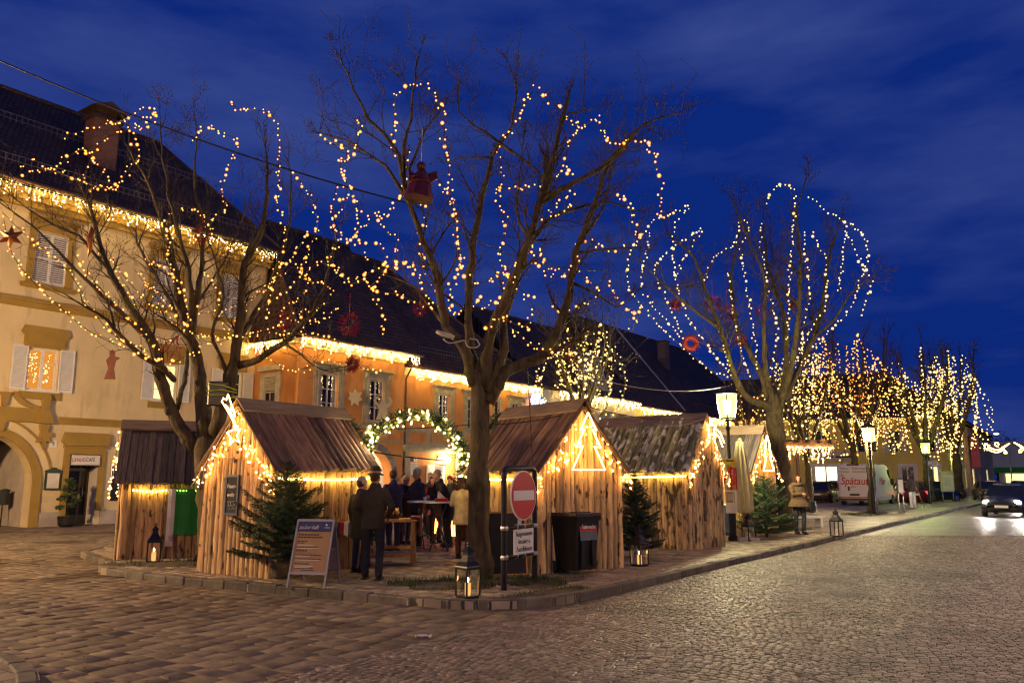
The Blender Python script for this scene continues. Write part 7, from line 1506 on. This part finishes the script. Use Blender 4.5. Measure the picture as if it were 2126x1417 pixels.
person('person in a hooded dark jacket at the back right of the crowd', (-1.2, 23.0, .12), -.5, 1.70, C_['dgrey'], C_['jeans'], .7, 'hood', C_['dgrey'], None, None)
person('person in a dark coat and pale cap behind the left bar table', (-2.7, 20.6, .12), .8, 1.68, C_['black'], C_['denim'], .68, 'beanie', C_['cream'], 'short', hairb, eyes=True)
person('bare headed person in brown standing close behind the hat man', (-3.45, 19.4, .12), -.7, 1.74, C_['brown'], C_['black'], .7, None, None, 'short', hairg, eyes=True)
person('long haired person in dark red by the glowing fire basket', (-2.2, 22.3, .12), .2, 1.66, C_['redc'], C_['jeans'], .66, None, None, 'long', hairb, eyes=True)
person('tall person in a grey coat at the far left of the crowd', (-3.75, 21.6, .12), .5, 1.82, C_['dgrey'], C_['jeans'], .6, None, None, 'short', hairb, eyes=True)
wp = G(1662, 1108)
wo = person('woman in a brown fur cape with auburn hair walking along the kerb', wp, .25, 1.72, C_['fur'], C_['jeans'], .80, None, None, 'long', hairr, armR=((-.24, -.10, 1.16), (-.02, -.20, 1.18)), armL=((.30, .02, 1.14), (.30, -.10, .98)), stance=.07, step=.08, vox=.016, eyes=True, fat=1.22, headturn=-.15, skirt=.075)
b = MB(); b.tube(catmull([Vector((.15*math.cos(a), -.01+.15*math.sin(a), 1.45)) for a in [i*.63 for i in range(11)]], .05), .055, 8); b.build('fur_collar', C_['fur'], wo)
hb_ = thing('handbag', 'dark handbag hanging at the side of the woman in the fur cape', 'handbag', wp+Vector((.36, -.06, .82)), .25); b = MB(); b.bbox(-.10, .12, -.06, .06, -.14, .14, .03); b.build('bag', M['black'], hb_); b = MB(); b.tube(catmull([(-.08, 0, .13), (-.04, 0, .3), (.02, 0, .36), (.08, 0, .13)], .04), .009, 5); b.build('strap', M['black'], hb_)
# ------------------------------------------------------------------ vehicles
def loft(b, secs, close=True):
    n = len(secs[0]); vs = [p for s in secs for p in s]; k = len(secs)
    b.add(vs, [(i*n+j, i*n+(j+1) % n, (i+1)*n+(j+1) % n, (i+1)*n+j) for i in range(k-1) for j in range(n)]+[tuple(range(n-1, -1, -1)), tuple(range((k-1)*n, k*n))])
def wheels(t, w, ys, r=.31):
    for y in ys:
        for sx in (-1, 1):
            Mw = Matrix.Translation((sx*(w/2-.09), y, r))@Matrix.Rotation(R(90), 4, 'Y'); b = MB(); b.smooth = True; b.lathe([(r*.62, -.09), (r*.95, -.09), (r, -.06), (r, .06), (r*.95, .09), (r*.62, .09)], 20, M=Mw); q = b.build('wheel', M['rubber'], t); b = MB(); b.lathe([(r*.62, -.095), (r*.5, -.07), (.05, -.085), (.05, .085), (r*.5, .07), (r*.62, .095)], 14, M=Mw); b.build('rim', M['steel'], q)
def car(label, loc, rz, paint, lit=None, tail=None, L_=4.3, Hc=1.47, Wc=1.76, group='cars'):
    t = thing('car', label, 'car', loc, rz, group); h = Wc/2; s = L_/4.3
    st = [(-2.13, .42, .58, .62), (-2.05, .26, .72, .78), (-1.75, .2, .84, .94), (-1.0, .2, .95, 1.), (-.2, .2, .97, 1.), (1.2, .2, .98, 1.), (1.9, .22, .97, .97), (2.08, .28, .92, .88), (2.14, .45, .8, .8)]
    sec = lambda y, zb, zt, q: [Vector(p) for p in ((-h*q*.93, y*s, zb), (-h*q, y*s, zb+.12), (-h*q, y*s, zt-.16), (-h*q*.90, y*s, zt), (h*q*.90, y*s, zt), (h*q, y*s, zt-.16), (h*q, y*s, zb+.12), (h*q*.93, y*s, zb))]
    b = MB(); b.smooth = True; loft(b, [sec(*a) for a in st]); b.build('body', paint, t)
    g = [(-.98, .93, .94, .84, .84), (-.25, .93, Hc-.06, .84, .66), (.5, .93, Hc, .84, .67), (1.45, .94, Hc-.07, .84, .64), (2.0, .95, .96, .80, .78)]
    b = MB(); loft(b, [[Vector((-h*a, y*s, z0)), Vector((h*a, y*s, z0)), Vector((h*c, y*s, z1_)), Vector((-h*c, y*s, z1_))] for y, z0, z1_, a, c in g]); b.build('windows', M['carglass'], t)
    b = MB(); loft(b, [[Vector((-h*.68, y*s, z)), Vector((h*.68, y*s, z)), Vector((h*.6, y*s, z+.035)), Vector((-h*.6, y*s, z+.035))] for y, z in ((-.3, Hc-.075), (.5, Hc-.01), (1.5, Hc-.085))])
    for sx in (-1, 1):
        for y0, z0, y1, z1_, a, c in ((-.98, .93, -.25, Hc-.06, .85, .675), (.45, .93, .5, Hc, .85, .685), (2.0, .95, 1.45, Hc-.07, .81, .655)): b.bar((sx*h*a, y0*s, z0), (sx*h*c, y1*s, z1_), .06)
    b.build('roof', paint, t)
    for sx in (-1, 1):
        b = MB(); b.sph((sx*h*.66, -2.02*s, .66), .13, 10, 6, (1.15, .5, .62)); b.build('headlight', M['headlight'] if lit else M['alu'], t)
        b = MB(); b.box(sx*h*.8-.1, sx*h*.8+.1, 2.07*s, 2.13*s, .68, .86); b.build('tail_light', M['tail'] if tail else M['redsign'], t)
        b = MB(); b.sph((sx*(h+.06), -.75*s, 1.0), .09, 8, 5, (1, .6, .7)); b.build('mirror', paint, t)
    b = MB(); b.box(-.26, .26, -2.16*s, -2.13*s, .42, .53); b.build('number_plate', M['plate'], t); b = MB(); b.box(-.26, .26, 2.14*s, 2.17*s, .6, .71); b.build('number_plate', M['plate'], t)
    wheels(t, Wc, (-1.32*s, 1.32*s)); return t
def gr(u, Y, z=0.004): p = at(u, 988, Y); return Vector((p.x, p.y, z))
car('dark car with bright headlights driving towards the viewer on the setts', gr(2090, 37.5), R(-40), M['carblack'], lit=True)
car('second car with headlights on cut by the right edge', gr(2150, 44), R(-42), M['carblack'], lit=True)
car('dark estate car parked across the street behind the oncoming car', gr(2052, 58), R(-20), M['carblack'])
car('dark car parked at the right edge with red lights showing', gr(2118, 62), R(150), M['carblack'], tail=True)
car('dark parked car left of the white van', gr(1704, 54), R(150), mat('car_brown', (.05, .03, .022), .25))
car('silver grey car between the dark car and the white van', gr(1738, 60), R(160), mat('car_grey', (.16, .15, .14), .25))
car('dark red car with a lit tail light right of the white van', gr(1882, 54), R(165), mat('car_red', (.10, .012, .012), .25), tail=True)
car('black car parked in front of the lemon house beside the forked tree', gr(1932, 56), R(115), M['carblack'])
V = thing('van', 'white delivery van with red brush lettering on its rear doors', 'van', Vector((22.0, 50.2, .004)), R(180-38)); vw = 1.02
b = MB(); b.smooth = False
st = [(2.7, .40, 2.46, .97), (2.62, .36, 2.52, 1.), (-1.2, .36, 2.50, 1.), (-1.75, .36, 2.30, .98), (-2.35, .36, 1.45, .96), (-3.0, .36, 1.15, .92), (-3.15, .5, .95, .85)]
loft(b, [[Vector(p) for p in ((-vw*q*.97, y, zb), (-vw*q, y, zb+.2), (-vw*q*.98, y, (zt+zb)/2), (-vw*q*.90, y, zt-.06), (-vw*q*.8, y, zt), (vw*q*.8, y, zt), (vw*q*.90, y, zt-.06), (vw*q*.98, y, (zt+zb)/2), (vw*q, y, zb+.2), (vw*q*.97, y, zb))] for y, zb, zt, q in st]); b.build('body', M['vanwhite'], V)
for sx in (-1, 1):
    b = MB(); b.box(sx*.46-.43, sx*.46+.43, 2.70, 2.725, .62, 2.38); d_ = b.build('rear_door', M['vanwhite'], V)
    b = MB(); b.box(sx*.93-.05, sx*.93+.05, 2.68, 2.73, .95, 1.42); b.build('tail_light', M['redsign'], V)
    b = MB(); b.prism([(1.2, 1.3), (2.1, 1.3), (1.65, 2.2), (1.2, 2.2)], sx*.935-.02, sx*.935+.02, Matrix(((0, 1, 0, 0), (-1, 0, 0, 0), (0, 0, 1, 0), (0, 0, 0, 1)))); b.build('side_window', M['carglass'], V)
    b = MB(); b.box(sx*1.12-.08, sx*1.12+.08, -1.75, -1.65, 1.25, 1.65); b.build('mirror', M['black'], V)
b = MB(); b.box(-.34, .34, 2.715, 2.75, 2.42, 2.52); b.build('brake_light', M['black'], V); b = MB(); b.box(-.9, .9, 2.70, 2.82, .40, .52); b.box(-.28, .28, 2.73, 2.75, .66, .78); b.build('bumper', M['black'], V)
b = MB(); b.box(.27, .37, 2.726, 2.75, .95, 1.2); b.build('handle', M['black'], V); b = MB(); b.box(-.95, .95, 2.726, 2.729, .55, .60); b.build('red_stripe', M['redsign'], V)
VT = (R(90), 0, R(180)); gold = mat('gold_brush', (.45, .18, .02), .5)
text('Spätauf', .60, M['redsign'], V, (.0, 2.735, 1.50), VT, shear=.25, sx=.88, ext=.004, bold=.012); text('Malerei  ·  Bodenbeläge', .16, M['ink'], V, (.0, 2.735, 2.25), VT, sx=.95); text('Trockenbau  ·  Farbenfachhandel', .15, M['ink'], V, (.0, 2.735, 2.07), VT, sx=.85)
b = MB(); MV = Matrix.Translation((0, 2.73, 0)); b.tube([Vector((.06+.17*math.cos(a*.4), 2.73, 1.07+.13*math.sin(a*.4))) for a in range(8)], [.01, .02, .03, .035, .03, .02, .014, .01], 5); b.build('brush_mark', gold, V)
b = MB(); b.tube([Vector((.68+.10*math.cos(a*.7), 2.735, 1.83+.09*math.sin(a*.7))) for a in range(8)], .015, 4); b.sph((.68, 2.735, 1.83), .035, 6, 4, (1, .3, 1)); b.build('round_mark', M['redsign'], V)
b = MB(); wv = [(-1.2+.0, 0)]; rg = random.Random(2)
o = text('Maler', .62, M['redsign'], V, (-1.03, .4, 1.5), (R(90), 0, R(-90)), shear=.25, ext=.004)
wheels(V, 2.0, (-2.05, 1.75), .34)
# ------------------------------------------------------------------ far street furniture
t = thing('notice_stand', 'narrow dark notice stand on two legs right of the second lamp', 'notice stand', gr(1867, 38, .02), .3); b = MB(); b.bbox(-.18, .18, -.04, .04, .98, 1.72, .01); b.mi = 1; b.box(-.13, .13, -.045, -.041, 1.05, 1.62); b.build('panel', [M['black'], M['plinth']], t)
for x in (-.13, .13): b = MB(); b.tube([(x, 0, 0), (x, 0, .98)], .025, 6); b.build('leg', M['steel'], t)
t = thing('display_case', 'glazed display case on two legs in front of the lemon house', 'display case', gr(1965, 55, .02), .1); b = MB(); b.bbox(-.45, .45, -.1, .1, .75, 2.0, .02); b.prism([(-.5, 2.0), (.5, 2.0), (.4, 2.1), (-.4, 2.1)], -.14, .14); b.mi = 1; b.box(-.36, .36, -.106, -.101, .85, 1.88); b.mi = 2; b.box(-.25, .22, -.109, -.1065, 1.1, 1.7); b.build('case', [M['stonetrim'], M['palewall'], M['plinth']], t)
for x in (-.38, .38): b = MB(); b.tube([(x, 0, 0), (x, 0, .75)], .03, 6); b.build('leg', M['steel'], t)
t = thing('direction_sign', 'white direction sign on a thin post beside the forked tree', 'sign', gr(1928, 50, .02), .15); b = MB(); b.tube([(0, 0, 0), (0, 0, 2.9)], .03, 6); b.build('post', M['steel'], t); b = MB(); b.bbox(0, .72, -.03, .0, 2.42, 2.70, .01); b.mi = 1
for z in (2.60, 2.50): b.box(.08, .62, -.034, -.0305, z, z+.05)
b.build('panel', [M['white'], M['plinth']], t)
t = thing('wooden_figure', 'tall dark wooden figure with pale legs between the notice stand and the forked tree', 'figure', gr(1891, 44, .02), .2); b = MB()
b.lathe([(.10, .95), (.20, .97), (.24, 1.3), (.22, 1.6), (.08, 1.68)], 10, sx=1, sy=.7); b.sph((0, 0, 1.82), .14, 10, 7, (.9, 1, 1.15)); b.lathe([(.16, 1.9), (.12, 1.95), (.12, 2.12), (.10, 2.14)], 10); b.tube([(-.22, 0, 1.55), (-.36, -.05, 1.2), (-.26, -.1, .95)], .06, 6); b.tube([(.22, 0, 1.55), (.34, -.05, 1.2), (.26, -.1, .95)], .06, 6); b.build('body', M['darkplank'], t)
for x in (-.1, .1): b = MB(); b.tube([(x, 0, 0), (x, 0, .96)], [.07, .085], 8); b.build('leg', M['white'], t)
b = MB(); b.tube([(.2, -.1, 1.2), (.62, -.1, .02)], .02, 5); b.build('pole', M['board'], t)
for u, Y, lab in ((2032, 120, 'street lamp on a bent mast before the far white building'),):
    t = thing('mast_lamp', lab, 'street lamp', gr(2100, 95, 0), 0); b = MB(); b.tube(catmull([(0, 0, 0), (0, 0, 4.), (-.05, 0, 6.3), (-.6, 0, 6.75), (-1.1, 0, 6.8)], .5), .07, 6); b.build('mast', M['steel'], t); b = MB(); b.sph((-1.3, 0, 6.75), .3, 8, 5, (1.2, .6, .35)); b.build('head', M['shop'], t)
rg = random.Random(12)
for k, (u, Y, h_, w_) in enumerate(((2018, 150, 10, 5), (2046, 165, 11, 6), (2072, 170, 10, 5), (2095, 160, 8.5, 4))):
    t = thing('leafy_tree', ['dark tree closing the street left of the comet light', 'dark tall tree under the comet light at the street end', 'dark tree beside the far mast lamp', 'low dark tree behind the white flat building'][k], 'tree', gr(u, Y, 0), 0, 'dark trees at the end of the street')
    b = MB(); b.tube([(0, 0, 0), (.1, 0, h_*.4), (0, 0, h_*.8)], [.3, .2, .06], 6); b.build('trunk', M['bark'], t); b = MB()
    for _ in range(16): leafclump(b, (rg.uniform(-.6, .6)*w_, rg.uniform(-.5, .5)*w_, h_*rg.uniform(.3, .9)), w_*.36, 60, rg, .35, .9)
    b.build('crown', M['leaf'], t)
